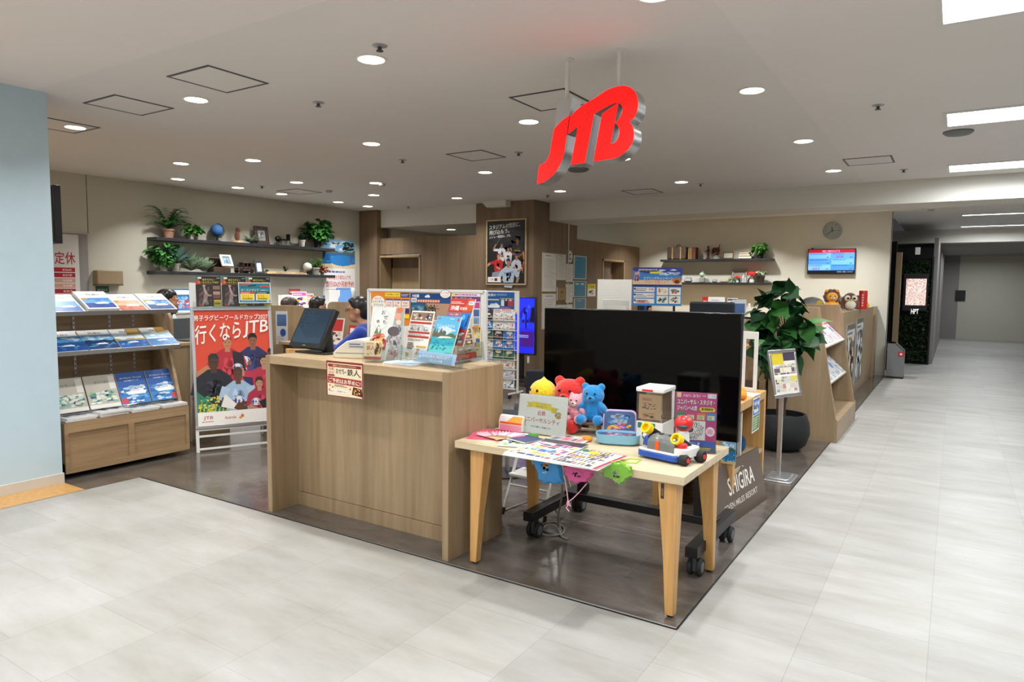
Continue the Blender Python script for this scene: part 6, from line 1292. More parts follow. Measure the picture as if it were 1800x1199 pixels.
# ---------------------------------------------------------------- consulting booths and desks
def booth(name, lab, cx, cy, rz, w_, h_, th=.035, k=.12, cat='booth panel'):
    M_ = Matrix.Translation((cx, cy, 0)) @ Matrix.Rotation(rz, 4, 'Z') @ Matrix.Rotation(math.radians(90), 4, 'X'); pts = [(-w_ / 2, 0), (w_ / 2, 0)] + [(w_ / 2 - k + k * math.cos(a * math.pi / 16), h_ - k + k * math.sin(a * math.pi / 16)) for a in range(9)] + [(-w_ / 2 + k + k * math.cos(a * math.pi / 16), h_ - k + k * math.sin(a * math.pi / 16)) for a in range(8, 17)]
    b = B('kiosk_wood', M_); b.prism(pts, th); return solo(b, name, lab, cat, (cx, cy, 0), rz=rz, bevel=.003)
p = gd(303, 600, 7.45); booth('booth_panel', 'rounded wooden booth panel directly behind the cruise brochure rack', p.x - .42, p.y + .02, 0, .84, 1.33)
p = gd(480, 536, 8.1); q = gd(512, 536, 8.1); booth('booth_panel', 'wooden booth panel at the left of the touch monitor carrying a small white poster', p.x + .05, p.y + .1, math.radians(28), .55, 1.36, k=.08)
p = gd(600, 532, 8.0); booth('booth_panel', 'wide wooden booth panel behind the person in the blue sweater', p.x + .02, p.y + .4, math.radians(28), .95, 1.395, k=.06)
def desk(name, lab, x0, y0_, x1, y1_, z, top='counter_top_wood', body='kiosk_wood'):
    t = thing(name, lab, 'desk', ((x0 + x1) / 2, (y0_ + y1_) / 2, 0)); B(top).box(x0, y0_, z - .03, x1, y1_, z).build('desk_top', t, bevel=.002)
    B(body).box(x0 + .02, y1_ - .04, .0, x1 - .02, y1_ - .02, z - .03).build('modesty_panel', t)
    for x in (x0 + .02, x1 - .05): B(body).box(x, y0_ + .02, 0, x + .03, y1_ - .04, z - .03).build('side_panel', t)
    return t
p = gd(318, 606, 8.0); desk('consult_desk', 'wooden consulting desk with a laptop behind the brochure rack', p.x - .6, p.y - .35, p.x + .35, p.y + .35, 1.0)
t = thing('laptop', 'dark grey open laptop on the consulting desk behind the brochure rack', 'laptop', (p.x + .12, p.y + .05, 1.0)); mL = Matrix.Translation((p.x + .12, p.y + .05, 1.001)) @ Matrix.Rotation(math.radians(100), 4, 'Z')
B('dark_grey_plastic', mL).box(-.16, -.11, 0, .16, .11, .016).build('base', t, bevel=.004); B('dark_grey_plastic', mL @ Matrix.Translation((0, .11, .014)) @ Matrix.Rotation(math.radians(72), 4, 'X')).box(-.16, 0, -.005, .16, .22, .005).build('lid', t, bevel=.003)
card_thing('paper', 'white sheet of paper lying on the consulting desk beside the laptop', 'paper', basis((p.x - .02, p.y - .32, 1.004), (1, .2, 0), (-.2, 1, 0)), .21, .29, lambda q: (q.r(0, 0, 1, 1, '#eceae4'), q.bars(.1, .1, .8, .8, 9, '#b8b8b8', 3, .2)), .002)
p = gd(590, 612, 7.2); desk('consult_desk', 'wooden consulting desk in front of the person in the blue sweater', p.x - .75, p.y - .1, p.x + .35, p.y + .55, .99)
dp_ = p
def openmag(q): q.r(0, 0, 1, 1, '#dcd8d2'); q.r(.5, .5, .45, .45, '#c0342e'); q.spots(.02, .05, .96, .5, ['#8a2a24', '#c8b8a8', '#5a3a30', '#e6dcd2'], 30, 5, .2); q.bars(.05, .55, .4, .4, 6, '#8a8a8a', 2)
card_thing('brochure', 'open red and white brochure standing on the desk before the person in blue', 'brochure', tilt((dp_.x - .22, dp_.y - .02, .992), (1, .1, 0), 12), .3, .27, openmag, .004)
card_thing('brochure', 'small red brochure standing at the elbow of the person in blue', 'brochure', tilt((dp_.x + .1, dp_.y + .06, .992), (1, .05, 0), 12), .13, .2, lambda q: (q.r(0, 0, 1, 1, '#b8302c'), q.r(.15, .6, .7, .25, '#ece4de'), q.bars(.1, .1, .8, .3, 4, '#e0b0a8', 3)), .008)
def chair(lab, x, y, rz, z=.62, mat='beech_wood', group='wooden chairs at the consulting desks'):
    t = thing('wooden_chair', lab, 'chair', (x, y, 0), rz, group); m = t.matrix_basis.copy()
    B(mat, m).box(-.21, -.2, z - .035, .21, .22, z).build('seat', t, bevel=.006)
    b = B(mat, m); b.box(-.2, .2, z + .12, -.07, .225, z + .42).box(.07, .2, z + .12, .2, .225, z + .42).box(-.07, .2, z + .3, .07, .225, z + .42).box(-.07, .2, z + .12, .07, .225, z + .22); b.build('backrest', t, bevel=.004)
    for q in (-.19, .19):
        B(mat, m).box(q - .018, .195, 0, q + .018, .23, z + .42).build('rear_leg', t, bevel=.003); B(mat, m).box(q - .018, -.19, 0, q + .018, -.155, z - .03).build('front_leg', t, bevel=.003)
    return t
p = gd(588, 605, 6.3); chair('wooden chair with a square opening in its back behind the touch monitor', p.x - .12, p.y - .05, math.radians(200))
p = gd(648, 605, 6.1); chair('wooden chair the person in the blue sweater is sitting on', hm.x + .12, hm.y + .03, math.radians(-62), .6)
# ================================================================ framed baseball poster, certificates, back wall things
def wallcard(name, lab, cat, x, y0, y1, z0, z1, draw, t=.004, paper='#dedcd4', **k):
    return card_thing(name, lab, cat, basis((x + t + .001, y0, z0), (0, 1, 0), Z), y1 - y0, z1 - z0, draw, t, paper, **k)
x0, x1, z0, z1 = -6.885, -6.07, 1.615, 2.73
t = thing('framed_poster', 'dark baseball poster in a thin wooden frame on the wood pillar', 'poster', ((x0 + x1) / 2, 9.92, z0))
for q in ((x0, z0, x1, z0 + .025), (x0, z1 - .025, x1, z1), (x0, z0 + .025, x0 + .025, z1 - .025), (x1 - .025, z0 + .025, x1, z1 - .025)): B('counter_top_wood').box(q[0], 9.9, q[1], q[2], 9.928, q[3]).build('frame', t, bevel=.002)
def base(p):
    p.r(0, 0, 1, 1, '#17181b'); p.spots(0, .5, 1, .3, ['#1f2126', '#111214'], 14, 2, .3)
    p.t('スタジアムの熱狂に、', .04, .86, .82, .075, '#d9d9d6', .06, .04); p.t('飛び込もう。', .04, .775, .54, .075, '#d9d9d6', .06, .03); p.t('メジャー観戦は、JTB。', .04, .71, .58, .05, '#d9d9d6', .04, .03)
    player(p, .38, .56, .62, '#c9ccd4', '#9a6a4c', '#1e2b5a', [[(-.13, -.04), (-.36, -.03), (-.26, .1)], [(.13, -.06), (.1, -.2), (-.02, -.2)]], cap='#2a3a7a'); limb(p, [(.24, .62), (.34, .73)], .008, .006, '#6a5a4a')
    player(p, .56, .5, .6, '#d6d4d4', '#a9785a', '#1a1c2c', [[(-.13, -.05), (-.1, -.2), (.0, -.22)], [(.12, -.05), (.2, -.02), (.1, .1)]], cap='#1e2240')
    player(p, .8, .62, .72, '#26231f', '#7a5238', '#141210', [[(-.13, -.05), (-.18, -.2), (-.02, -.24)], [(.14, -.05), (.2, -.2), (.06, -.26)]], cap='#1c1a18'); p.t('Pirates', .73, .51, .15, .025, '#c9a83a')
    player(p, .3, .38, .75, '#b3202a', '#b98a6a', '#b3202a', [[(-.13, -.05), (-.3, -.07), (-.42, -.14)], [(.1, -.1), (.06, -.2), (-.04, -.16)]], cap='#b82a30'); p.p([(.14, .18), (.36, .2), (.34, .08), (.12, .1)], '#8a8c9a')
    player(p, .78, .37, .72, '#b9c0cc', '#a9785a', '#23306e', [[(-.13, -.05), (-.18, -.18), (-.04, -.16)], [(.1, -.06), (.2, -.2), (.06, -.24)]], cap='#2a3880')
    player(p, .57, .26, 1.0, '#a9b8c8', '#a47a5e', '#1a2148', [[(-.14, -.05), (-.26, -.17), (-.2, -.25)], [(.14, -.05), (.26, -.16), (.22, -.26)]], cap='#1c2550'); p.t('Dodgers', .46, .13, .24, .05, '#2a4a8a', 0, .03)
    p.spots(.9, .14, .1, .4, ['#c8502a', '#e0a07a', '#7a2a1e'], 14, 3, .4); p.r(0, 0, 1, .015, '#17181b'); p.r(.02, .02, .35, .085, '#e6e4e0'); p.t('JTB', .08, .04, .09, .04, '#b0262c', .1); p.r(.2, .04, .06, .045, '#23284a'); p.r(.26, .04, .02, .045, '#b0262c'); p.t('MLB.JP', .39, .04, .13, .025, '#d0d0d0')
b = B(); base(sheet(b, basis((x0 + .025, 9.915, z0 + .025), (1, 0, 0), Z), x1 - x0 - .05, z1 - z0 - .05, .004)); b.build('print', t, smooth=False)
def cert(px0, py0, px1, py1, lab, draw, name='framed_certificate', cat='certificate', t=.012):
    a = gx(px0, py0, XP); c = gx(px1, py1, XP); return wallcard(name, lab, cat, XP, a.y, c.y, c.z, a.z, draw, t)
def doc(seed, n=14, bg='#d3d1c8', title=True):
    def f(p):
        p.r(0, 0, 1, 1, '#b9a98a'); p.r(.03, .02, .94, .96, bg)
        if title: p.bars(.2, .9, .6, .05, 1, '#6a6a66', seed)
        p.bars(.1, .08, .8, .78, n, '#9a9a96', seed, .35); p.r(.12, .4, .76, .004, '#8a8a84'); 
    return f
def bluef(p): p.r(0, 0, 1, 1, '#dfe6ea'); p.r(.05, .03, .9, .94, '#2f8fb8'); p.bars(.15, .86, .7, .05, 1, '#1f5a78', 3); p.bars(.12, .1, .76, .7, 12, '#27799c', 5, .4)
def bluef2(p): p.r(0, 0, 1, 1, '#dfe6ea'); p.r(.05, .03, .9, .94, '#2f8aae'); p.r(.16, .78, .26, .08, '#d8e2e6'); p.r(.56, .78, .26, .08, '#d8e2e6'); p.bars(.2, .68, .6, .04, 1, '#2a6f8c', 3)
def bluef3(p): p.r(0, 0, 1, 1, '#d6dcde'); p.r(.05, .03, .9, .94, '#3a7f9a'); p.bars(.2, .8, .6, .1, 2, '#9ac4d2', 3)
cert(953.5, 443.5, 977, 513, 'tall framed licence sheet at the upper left of the partition papers', doc(1, 22))
cert(953, 516, 976, 577, 'tall framed sheet directly below the tall licence sheet', doc(2, 16))
cert(978.5, 446, 994, 493, 'framed text sheet right of the tall licence sheet', doc(3, 18))
cert(995, 463.5, 1006.5, 496, 'narrow white sheet below the round yellow sticker', doc(4, 12, '#dcdad2'))
cert(994.5, 499, 1006, 532, 'narrow white sheet beside the lower blue notice', doc(5, 12, '#dcdad2'))
cert(1008.5, 449, 1030, 491, 'bright blue framed notice, upper one of the partition', bluef)
cert(1007.5, 494, 1029.5, 522, 'blue framed notice with two white tabs in the middle of the partition', bluef2)
cert(1009, 525, 1029, 550, 'greyish blue framed notice lowest on the partition', bluef3)
cert(977, 536, 1006, 552, 'white sheet half hidden above the television edge', doc(7, 3, '#dcdad2'))
def plaque(p): p.r(0, 0, 1, 1, '#7a6030'); p.r(.1, .08, .8, .84, '#9a7d42'); p.e(.5, .62, .16, .14, '#6a5226'); p.bars(.25, .2, .5, .2, 2, '#5a4520', 3)
cert(979, 505, 993.5, 528, 'small brown and gold plaque among the partition papers', plaque, 'plaque', 'plaque', .02)
def yel(p): p.r(0, 0, 1, 1, '#ece8d8'); p.r(0, .6, 1, .4, '#e6cf1c'); p.t('ご注意', .12, .7, .7, .16, '#4a4010'); p.spots(.1, .12, .8, .42, ['#8a94b8', '#b8c0d8'], 14, 3, .3)
cert(1033, 499, 1047, 521, 'yellow and white notice right of the blue framed notices', yel, 'notice', 'notice', .003)
a = gx(1002.3, 451, XP); b = B('print', basis((XP + .004, a.y, a.z), (0, 1, 0), Z)); b.cc = '#d8c832'; b.lathe([(.002, -.003), (.075, -.003), (.075, 0), (.002, 0)], 28, sx=1.3, sy=1.5); p_ = Pr(b, b.M @ Matrix.Translation((-.1, -.12, .0005)), .2, .24); p_.e(.5, .5, .4, .4, '#dfe4e8'); p_.p([(.3, .3), (.5, .2), (.75, .35), (.6, .4), (.45, .35), (.42, .6), (.6, .62), (.72, .6), (.6, .75), (.35, .68)], '#2f5aa0'); solo(b, 'round_sticker', 'round yellow rimmed sticker with a blue letter above the narrow sheets', 'sticker', (XP, a.y, a.z), smooth=False)
# digital sign
ys = 9.45; a, c = gy(905, 522, ys), gy(941, 625, ys); xw = c.x; 
t = thing('digital_sign', 'portrait digital screen glowing blue on a black floor stand before the wood pillar', 'digital sign', (xw - .3, ys, 0))
zt_, zb_ = gy(941, 522, ys).z, c.z
B('black_plastic').box(xw - .62, ys, zb_, xw, ys + .06, zt_).build('casing', t, bevel=.012)
b = B(); q = Pr(b, basis((xw - .6, ys - .001, zb_ + .025), (1, 0, 0), Z), .58, zt_ - zb_ - .05, .0004, 'screen'); q.r(0, 0, 1, 1, '#1a1fd0'); q.r(0, .45, 1, .55, '#1d2be0'); q.r(.55, .12, .42, .28, '#3a0a6e'); q.spots(.5, .5, .5, .4, ['#3048f0', '#1418a8', '#0a0c50'], 18, 3, .2); q.p([(.86, .6), (1, .55), (1, .86), (.9, .8)], '#06061c'); q.bars(.5, .28, .45, .06, 2, '#8a9af0', 3); q.p([(.7, .45), (.72, .75), (.76, .75), (.76, .45)], '#0a0e70'); b.build('screen', t, smooth=False)
B('black_metal').box(xw - .36, ys + .05, .05, xw - .26, ys + .1, zb_ + .3).build('post', t, bevel=.004)
B('black_metal').box(xw - .6, ys - .2, .07, xw - .02, ys + .25, .1).build('base', t, bevel=.006)
for dx in (-.56, -.06):
    for dy in (-.16, .2): B('rubber_black', Matrix.Translation((xw + dx, ys + dy, .035)) @ Matrix.Rotation(math.radians(90), 4, 'Y')).lathe([(.002, -.015), (.035, -.015), (.035, .015), (.002, .015)], 18).build('caster', t)
B('white_plastic').box(xw - .16, ys + .02, .36, xw - .13, ys + .05, .47).build('power_adapter', t, bevel=.004)
wire('power_cable', 'black cables lying on the floor beside the digital screen stand', 'cable', [(925, 668, .01), (935, 664, .01), (945, 668, .01), (940, 674, .01), (928, 672, .01)], 'cable_black', .01)
# wheeled leaflet rack with a cruise poster
yr = 8.3; a, c = gy(849, 509, yr), gy(912, 697, yr); x0, x1 = a.x, gy(912, 550, yr).x; zr = 1.22
t = thing('leaflet_rack', 'white wheeled wire rack full of tour leaflets behind the oak counter', 'leaflet rack', ((x0 + x1) / 2, yr, 0))
for x in (x0, x1 - .025): B('white_metal').box(x, yr, .06, x + .025, yr + .025, 1.53).build('upright', t, bevel=.003)
B('white_metal').box(x0 + .025, yr + .002, 1.2, x1 - .025, yr + .022, 1.53).build('header_panel', t, bevel=.002)
for k in range(8):
    z = .12 + k * .14
    B('white_metal').box(x0 + .025, yr - .06 + .004, z, x1 - .025, yr + .012, z + .006).build('wire_shelf', t); B('white_metal').box(x0 + .025, yr - .062, z + .04, x1 - .025, yr - .056, z + .046).build('wire_rail', t)
for x in (x0 + .03, x1 - .05):
    for y in (yr - .15, yr + .17): B('rubber_black', Matrix.Translation((x + .01, y, .032)) @ Matrix.Rotation(math.radians(90), 4, 'Y')).lathe([(.002, -.012), (.032, -.012), (.032, .012), (.002, .012)], 16).build('caster', t)
    B('white_metal').box(x, yr - .18, .06, x + .02, yr + .2, .08).build('foot', t)
def cruisep(p): p.r(0, 0, 1, 1, '#1d5aa4'); p.r(0, 0, 1, .1, '#8aa8cc'); p.t('飛鳥Ⅱ', .06, .78, .3, .14, '#e6eef6'); p.bars(.4, .82, .5, .1, 2, '#9ac0e4', 3); p.r(.04, .58, .45, .06, '#e6d43a'); p.r(.52, .66, .44, .03, '#c8c84a'); p.ship(.08, .2, .45, .26); p.r(.56, .3, .1, .32, '#dfe4e8'); p.r(.68, .3, .1, .32, '#23283a'); p.r(.8, .3, .16, .32, '#b83a3a'); p.e(.61, .6, .03, .05, '#d8b8a0'); p.e(.73, .6, .03, .05, '#d8b8a0'); p.e(.87, .6, .04, .05, '#e0c0a8'); p.bars(.5, .16, .44, .1, 2, '#e07a7a', 4)
sx0 = gy(853, 515, yr).x; sx1 = gy(905, 515, yr).x
card_thing('poster', 'blue cruise ship poster on the header of the wheeled leaflet rack', 'poster', basis((sx0, yr - .003, 1.225), (1, 0, 0), Z), sx1 - sx0, .285, cruisep, .003)
cw = (x1 - x0 - .06) / 3
pals = [('#e4e2dd', '#b8404a', '#6a6a6a'), ('#e4e2dd', '#b8404a', '#6a6a6a'), ('#2c2d33', '#c9c9c9', '#8a4a4a'), ('#2f78b8', '#e6eef2', '#c8404a'), ('#3a6a50', '#c9a24a', '#2a3448'), ('#d9d4ca', '#3a3a3a', '#b05a40'), ('#c9cdd2', '#3f78b8', '#b8506a'), ('#dadcdc', '#2f5f9a', '#3a3f46')]
for k in range(7, -1, -1):
    for j in range(3):
        pal = pals[(7 - k) if j else (9 - k) % 8] if not (j == 2 and (7 - k) in (2, 3)) else pals[3]
        def lf(p, pal=pal, s=k * 3 + j): p.r(0, 0, 1, 1, pal[0]); p.r(.04, .86, .6, .06, pal[1]); p.bars(.08, .66, .84, .16, 3, pal[2], s, .5); p.spots(.03, .04, .94, .58, [pal[1], pal[2], srgb_mix(pal[0], -.12)], 22, s, .2); p.r(.84, .86, .12, .1, '#c8404a'); p.e(.5, .52, .3, .1, '#e6e6e2')
        lab = 'tour leaflet in the wheeled rack, %s row from the top, %s column' % (('first', 'second', 'third', 'fourth', 'fifth', 'sixth', 'seventh', 'eighth')[7 - k], ('left', 'middle', 'right')[j])
        card_thing('leaflet', lab, 'leaflet', tilt((x0 + .03 + j * cw, yr - .05, .128 + k * .14), (1, 0, 0), 8), cw - .008, .2 if k < 7 else .16, lf, .006, group='tour leaflets in the wheeled rack')
# ---------------------------------------------------------------- white board, easel poster, office chairs
def boardstand(lab, px0, py0, px1, py1, d, draw, name, legm='white_metal', zl=0, paper='#e6e4de'):
    a, c = gd(px0, py0, d), gd(px1, py1, d); a2, c2 = gd(px0, py1, d), gd(px1, py0, d); r = c - a2; r.z = 0; wd = r.length; h = a.z - a2.z
    M_ = basis(a2, r, Z); t = thing(name, lab, 'board', (a2 + c) / 2 * 1 - Vector((0, 0, (a2.z + c.z) / 2)))
    b = B(); draw(sheet(b, M_, wd, h, .012, paper)); b.build('board', t, smooth=False)
    for x in (.06, wd - .09): B(legm, M_).box(x, -a2.z + .01, -.04, x + .025, h * .7, -.015).build('leg', t, bevel=.003); B(legm, M_).box(x, -a2.z + .001, -.3, x + .025, -a2.z + .02, .25).build('foot', t, bevel=.003)
    return t, M_, wd, h
def wb(p): p.r(0, 0, 1, 1, '#dbdad3'); p.bars(.2, .3, .6, .4, 5, '#cfcec8', 5, .2)
boardstand('white writing board on legs behind the big television, left of the easel poster', 1050, 491, 1110, 545, 8.4, wb, 'whiteboard')
t_ = gd(1083, 527, 8.2); wframe(t_.x, t_.y, .0, .36, t_.z, 'white open frame stand before the white writing board', 'frame_stand')
def easelp(p):
    p.r(0, 0, 1, 1, '#3f86c8'); p.p([(0, 1), (1, 1), (1, .78), (.6, .86), (.3, .84), (0, .92)], '#2a3f9a'); p.spots(.4, .78, .6, .18, ['#e6ecf4', '#b8cce6'], 12, 4, .25); p.bars(.12, .91, .55, .06, 1, '#e8e05a', 3); p.r(.35, .84, .22, .05, '#e6e23a'); p.r(0, .55, 1, .12, '#e8c9a0'); p.t('スプリングキャンペーン', .22, .68, .6, .08, '#e6eaf4'); p.t('クルーズ旅フェア', .26, .58, .48, .08, '#e06a86'); p.spots(.02, .6, .14, .35, ['#e8a0b8', '#e6e0c8', '#8a5a6a'], 14, 2, .35); p.e(.9, .66, .09, .08, '#c8762a'); p.e(.9, .63, .05, .05, '#5a3420')
    p.r(0, .5, 1, .055, '#232f6a')
    for i in range(3): p.r(.03, .36 - i * .15, .42, .12, '#eceae6'); p.bars(.06, .38 - i * .15, .25, .08, 2, '#5a5a6a', i); p.e(.05, .44 - i * .15, .02, .025, '#2a2f6a')
    p.t('半額', .33, .4, .1, .06, '#d0303a'); p.t('100名', .3, .24, .14, .06, '#d0303a'); p.bars(.1, .06, .33, .08, 2, '#d0404a', 7)
    for i in range(4): x, y = .5 + (i % 2) * .25, .28 - (i // 2) * .22; p.r(x, y, .23, .2, '#e9e6e0'); p.spots(x + .01, y + .01, .21, .18, (['#d8c04a', '#c8643a', '#e6dcb8'], ['#d8503a', '#4a5a4a', '#8a9a8a'], ['#5a8a6a', '#b8ccd0', '#3a5a4a'], ['#2a2a2c', '#7a4a34', '#c8b8a0'])[i], 16, i, .3)
t, M_, wd, h = boardstand('colourful campaign poster board on an easel above the big television', 1111.5, 470, 1198, 537, 7.9, easelp, 'easel_board', 'black_metal')
B('blue_plastic', M_).box(wd * .25, -.3, -.03, wd * .3, 0, -.012).build('easel_bar', t)
def officechair(px, py, px1, d, lab, h=.52):
    a, c = gd(px, py, d), gd(px1, py, d); r = c - a; r.z = 0; wd = r.length; ang = math.atan2(r.y, r.x); o = (a + c) / 2
    t = thing('office_chair', lab, 'office chair', (o.x, o.y, 0), ang, 'black office chairs behind the television'); m = t.matrix_basis.copy()
    B('chair_fabric', m @ Matrix.Translation((0, 0, a.z - h))).prism(rr(-wd / 2, -.03, wd / 2, .04, .03), h).build('backrest', t, bevel=.02)
    B('chair_fabric', m).box(-.24, .02, a.z - h - .14, .24, .5, a.z - h - .06).build('seat', t, bevel=.03); B('black_metal', m).box(-.03, .03, a.z - h - .1, .03, .06, a.z - h + .05).build('bracket', t)
    B('black_metal', m).lathe([(.025, .06), (.025, a.z - h - .14)], 12, (0, .25, 0)).build('column', t)
    for k in range(5): x, y = .28 * math.cos(k * 1.2566), .25 + .28 * math.sin(k * 1.2566); B('black_plastic', m).tube([(0, .25, .09), (x, y, .06)], .018, 8).build('base_arm', t); B('rubber_black', m).ell((x, y, .028), .028, .02, .028, 12, 8).build('caster', t)
    return t
officechair(1213, 530, 1293, 7.2, 'black office chair with a wide backrest seen over the right half of the television')
officechair(925, 650, 958, 7.6, 'black rounded office chair left of the big television', .4)
# partition desk line under the right shelves
t = thing('back_desk', 'pale wooden consulting desk under the wall shelves at the right rear', 'desk', (-4.0, 13.9, 0))
B('counter_top_wood').box(-5.6, 13.3, .99, -2.3, 14.45, 1.02).build('desk_top', t, bevel=.002); B('kiosk_wood').box(-5.6, 14.42, 0, -2.3, 14.45, .99).build('rear_panel', t)
for x in (-5.6, -3.95, -2.34): B('kiosk_wood').box(x, 13.32, 0, x + .04, 14.42, .99).build('side_panel', t)
p = gd(1320, 560, 8.3); t = thing('low_shelf_unit', 'wooden shelf unit between the television and the potted plant', 'shelf unit', (p.x, p.y, 0)); m = Matrix.Translation((p.x - .25, p.y, 0))
B('kiosk_wood', m).box(-.35, .02, 0, .5, .05, 1.25).build('back_panel', t); B('beech_wood', m).box(-.35, -.4, .93, .3, .02, .97).build('shelf', t, bevel=.002); B('rack_wood', m).box(-.35, -.38, .6, .5, -.35, .93).build('apron', t)
for x in (-.35, .46): B('kiosk_wood', m).box(x, -.4, 0, x + .04, .02, .6).build('side_panel', t)
p = gd(1297, 560, 7.6)
def bn(p_): p_.r(0, 0, 1, 1, '#c9d0d6'); p_.r(.1, .55, .8, .35, '#4a6a9a'); p_.e(.6, .35, .25, .12, '#2a4a9a'); p_.bars(.1, .06, .8, .2, 3, '#b89a9a', 3)
card_thing('leaflet', 'blue and white paper hanging beside the upper right corner of the television', 'leaflet', basis((p.x - .06, p.y, 1.08), (1, .3, 0), Z), .14, .4, bn, .003)
# stand-up leaflets on the back desk
p = gy(1234, 530, 13.8); q = gy(1274, 512, 13.8)
def redw(p_): p_.r(0, 0, 1, 1, '#dcdfe2'); p_.r(0, 0, .26, 1, '#b8282e'); p_.bars(.04, .15, .18, .7, 4, '#e0c0c0', 2); p_.bars(.4, .8, .5, .08, 1, '#8a8ab0', 3); p_.spots(.3, .15, .66, .55, ['#8a94a8', '#5a86c8', '#d86a7a', '#b8c0c8'], 20, 4, .2)
card_thing('leaflet_stand', 'red and white sign standing on the back desk under the right wall shelves', 'sign', tilt((p.x, 13.8, 1.022), (1, 0, 0), 6), q.x - p.x, .4, redw, .01)
p = gy(1275, 530, 13.9); card_thing('leaflet_stand', 'pale grey sign beside the red and white sign on the back desk', 'sign', tilt((p.x + .02, 13.95, 1.022), (1, 0, 0), 6), .2, .38, news(5), .01)
p = gy(1318, 530, 13.9); solo(B('white_plastic', Matrix.Translation((p.x, 13.9, 1.02))).box(-.02, -.01, 0, .02, .01, .28), 'thermometer', 'slim white and red upright gauge on the back desk', 'gauge', (p.x, 13.9, 1.02), bevel=.003)
# ================================================================ right wall: clock, number screen, shelves
cc = gy(1464, 405.5, YB); t = thing('wall_clock', 'round grey rimmed wall clock above the number screen', 'clock', (cc.x, YB, cc.z)); mC = basis((cc.x, YB - .002, cc.z), (1, 0, 0), Z)
B('silver_plastic', mC).lathe([(.002, 0), (.168, 0), (.17, .02), (.16, .035), (.148, .035), (.146, .02), (.002, .02)], 40).build('case', t)
b = B('print', mC); b.cc = '#d4d4cc'; b.add([(.146 * math.cos(i * .19635), .146 * math.sin(i * .19635), .0215) for i in range(32)], [tuple(range(32))]); pr = Pr(b, mC @ Matrix.Translation((-.15, -.15, .022)), .3, .3)
for i in range(12): a_ = i * math.pi / 6; pr.t(str(12 if i == 0 else i), .5 + .4 * math.sin(a_) - .03, .5 + .4 * math.cos(a_) - .035, .06, .07, '#2a2a2a')
b.build('dial', t, smooth=False)
for ang, L, w_, z in ((-352, .075, .006, .026), (-230, .115, .005, .028), (-88, .12, .002, .03)):
    B('black_plastic', mC @ Matrix.Rotation(math.radians(ang), 4, 'Z')).box(-w_, -.02, z, w_, L, z + .001).build('hand', t)
B('acrylic', mC).lathe([(.002, .032), (.147, .032), (.147, .0335), (.002, .0335)], 32).build('glass', t)
a, c = gy(1421, 438, YB - .07), gy(1503, 482, YB - .07)
t = thing('number_screen', 'wall mounted screen showing queue numbers 203 and 601', 'screen', ((a.x + c.x) / 2, YB, c.z))
B('black_plastic').box(a.x, YB - .07, c.z, c.x, YB - .03, a.z).build('casing', t, bevel=.004); B('black_metal').box(a.x + .25, YB - .03, c.z + .12, c.x - .25, YB - .001, a.z - .12).build('bracket', t)
b = B(); q = Pr(b, basis((a.x + .015, YB - .071, c.z + .015), (1, 0, 0), Z), c.x - a.x - .03, a.z - c.z - .03, .0005, 'screen'); q.r(0, 0, 1, 1, '#0a0a10'); q.r(0, .13, 1, .74, '#3f86f0'); q.r(.0, .86, 1, .14, '#a81626'); q.t('現在ご案内中の番号', .3, .89, .38, .08, '#f0a0d0')
for i, (x, y, c_) in enumerate(((0, .62, '#6aa6f6'), (.5, .62, '#5590f0'), (0, .37, '#4a86ec'), (.5, .37, '#62a0f6'), (0, .13, '#6aa6f6'), (.5, .13, '#3f7ee8'))): q.r(x + .004, y + .006, .49, .235, c_); q.bars(x + .03, y + .17, .4, .05, 1, '#2a4a9a', i); q.r(x + .4, y + .04, .05, .03, '#2a4a9a')
q.t('203', .6, .65, .16, .11, '#7a3ab0'); q.t('601', .1, .15, .15, .11, '#7a3ab0'); q.t('受付順にご案内しております', .64, .04, .34, .05, '#9aa0c0'); b.build('screen', t, smooth=False)
B('black_plastic').box(a.x + .06, YB - .06, a.z, a.x + .09, YB - .04, a.z + .02).build('sensor', t)
def shelf(lab, x0, y0, x1, y1, z, th=.048):
    return solo(B('shelf_laminate').box(x0, y0, z - th, x1, y1, z), 'wall_shelf', lab, 'shelf', ((x0 + x1) / 2, (y0 + y1) / 2, z), bevel=.002)
SD = .24
zs1, zs2 = 2.195, 1.715
shelf('dark floating wall shelf at the right rear, upper one carrying the suitcase', -5.36, YB - SD, -3.06, YB, zs1); shelf('dark floating wall shelf at the right rear, lower one carrying mushrooms', -5.36, YB - SD, -3.06, YB, zs2)
# passage: bin, planted screen, sign
p = gz(1568, 664, 0); t = thing('waste_bin', 'grey metal waste bin with a slanted top at the end of the white wall', 'bin', (-.86, 14.35, 0))
b = B('bin_grey', basis((-.98, 14.5, 0), (1, 0, 0), Z)); b.prism([(0, .03), (.27, .03), (.27, .5), (.13, .64), (0, .64)], .34); b.build('body', t, bevel=.006)
B('black_plastic').box(-.985, 14.155, 0, -.705, 14.505, .03).build('base', t); B('black_plastic', basis((-.985, 14.503, 0), (1, 0, 0), Z)).prism([(0, .64), (.135, .64), (.277, .5), (.277, .49), (.13, .632), (0, .63)], .346).build('rim', t)
b = B(); q = Pr(b, basis((-.8, 14.157, .4), (1, 0, 0), Z), .09, .09, .0006, 'paint_marks'); q.r(0, 0, 1, 1, '#c0242c'); q.r(.3, .3, .4, .4, '#f0e6e4'); b.build('label', t, smooth=False); b = B(); q = Pr(b, basis((-.709, 14.2, .4), (0, 1, 0), Z), .06, .09, .0006, 'paint_marks'); q.r(0, 0, 1, 1, '#c0242c'); b.build('label', t, smooth=False)
hx0, hx1, hy = -1.25, -.43, 17.25
t = thing('plant_screen', 'tall dark green planted wall screen with a lit picture in the passage', 'plant screen', ((hx0 + hx1) / 2, hy, 0))
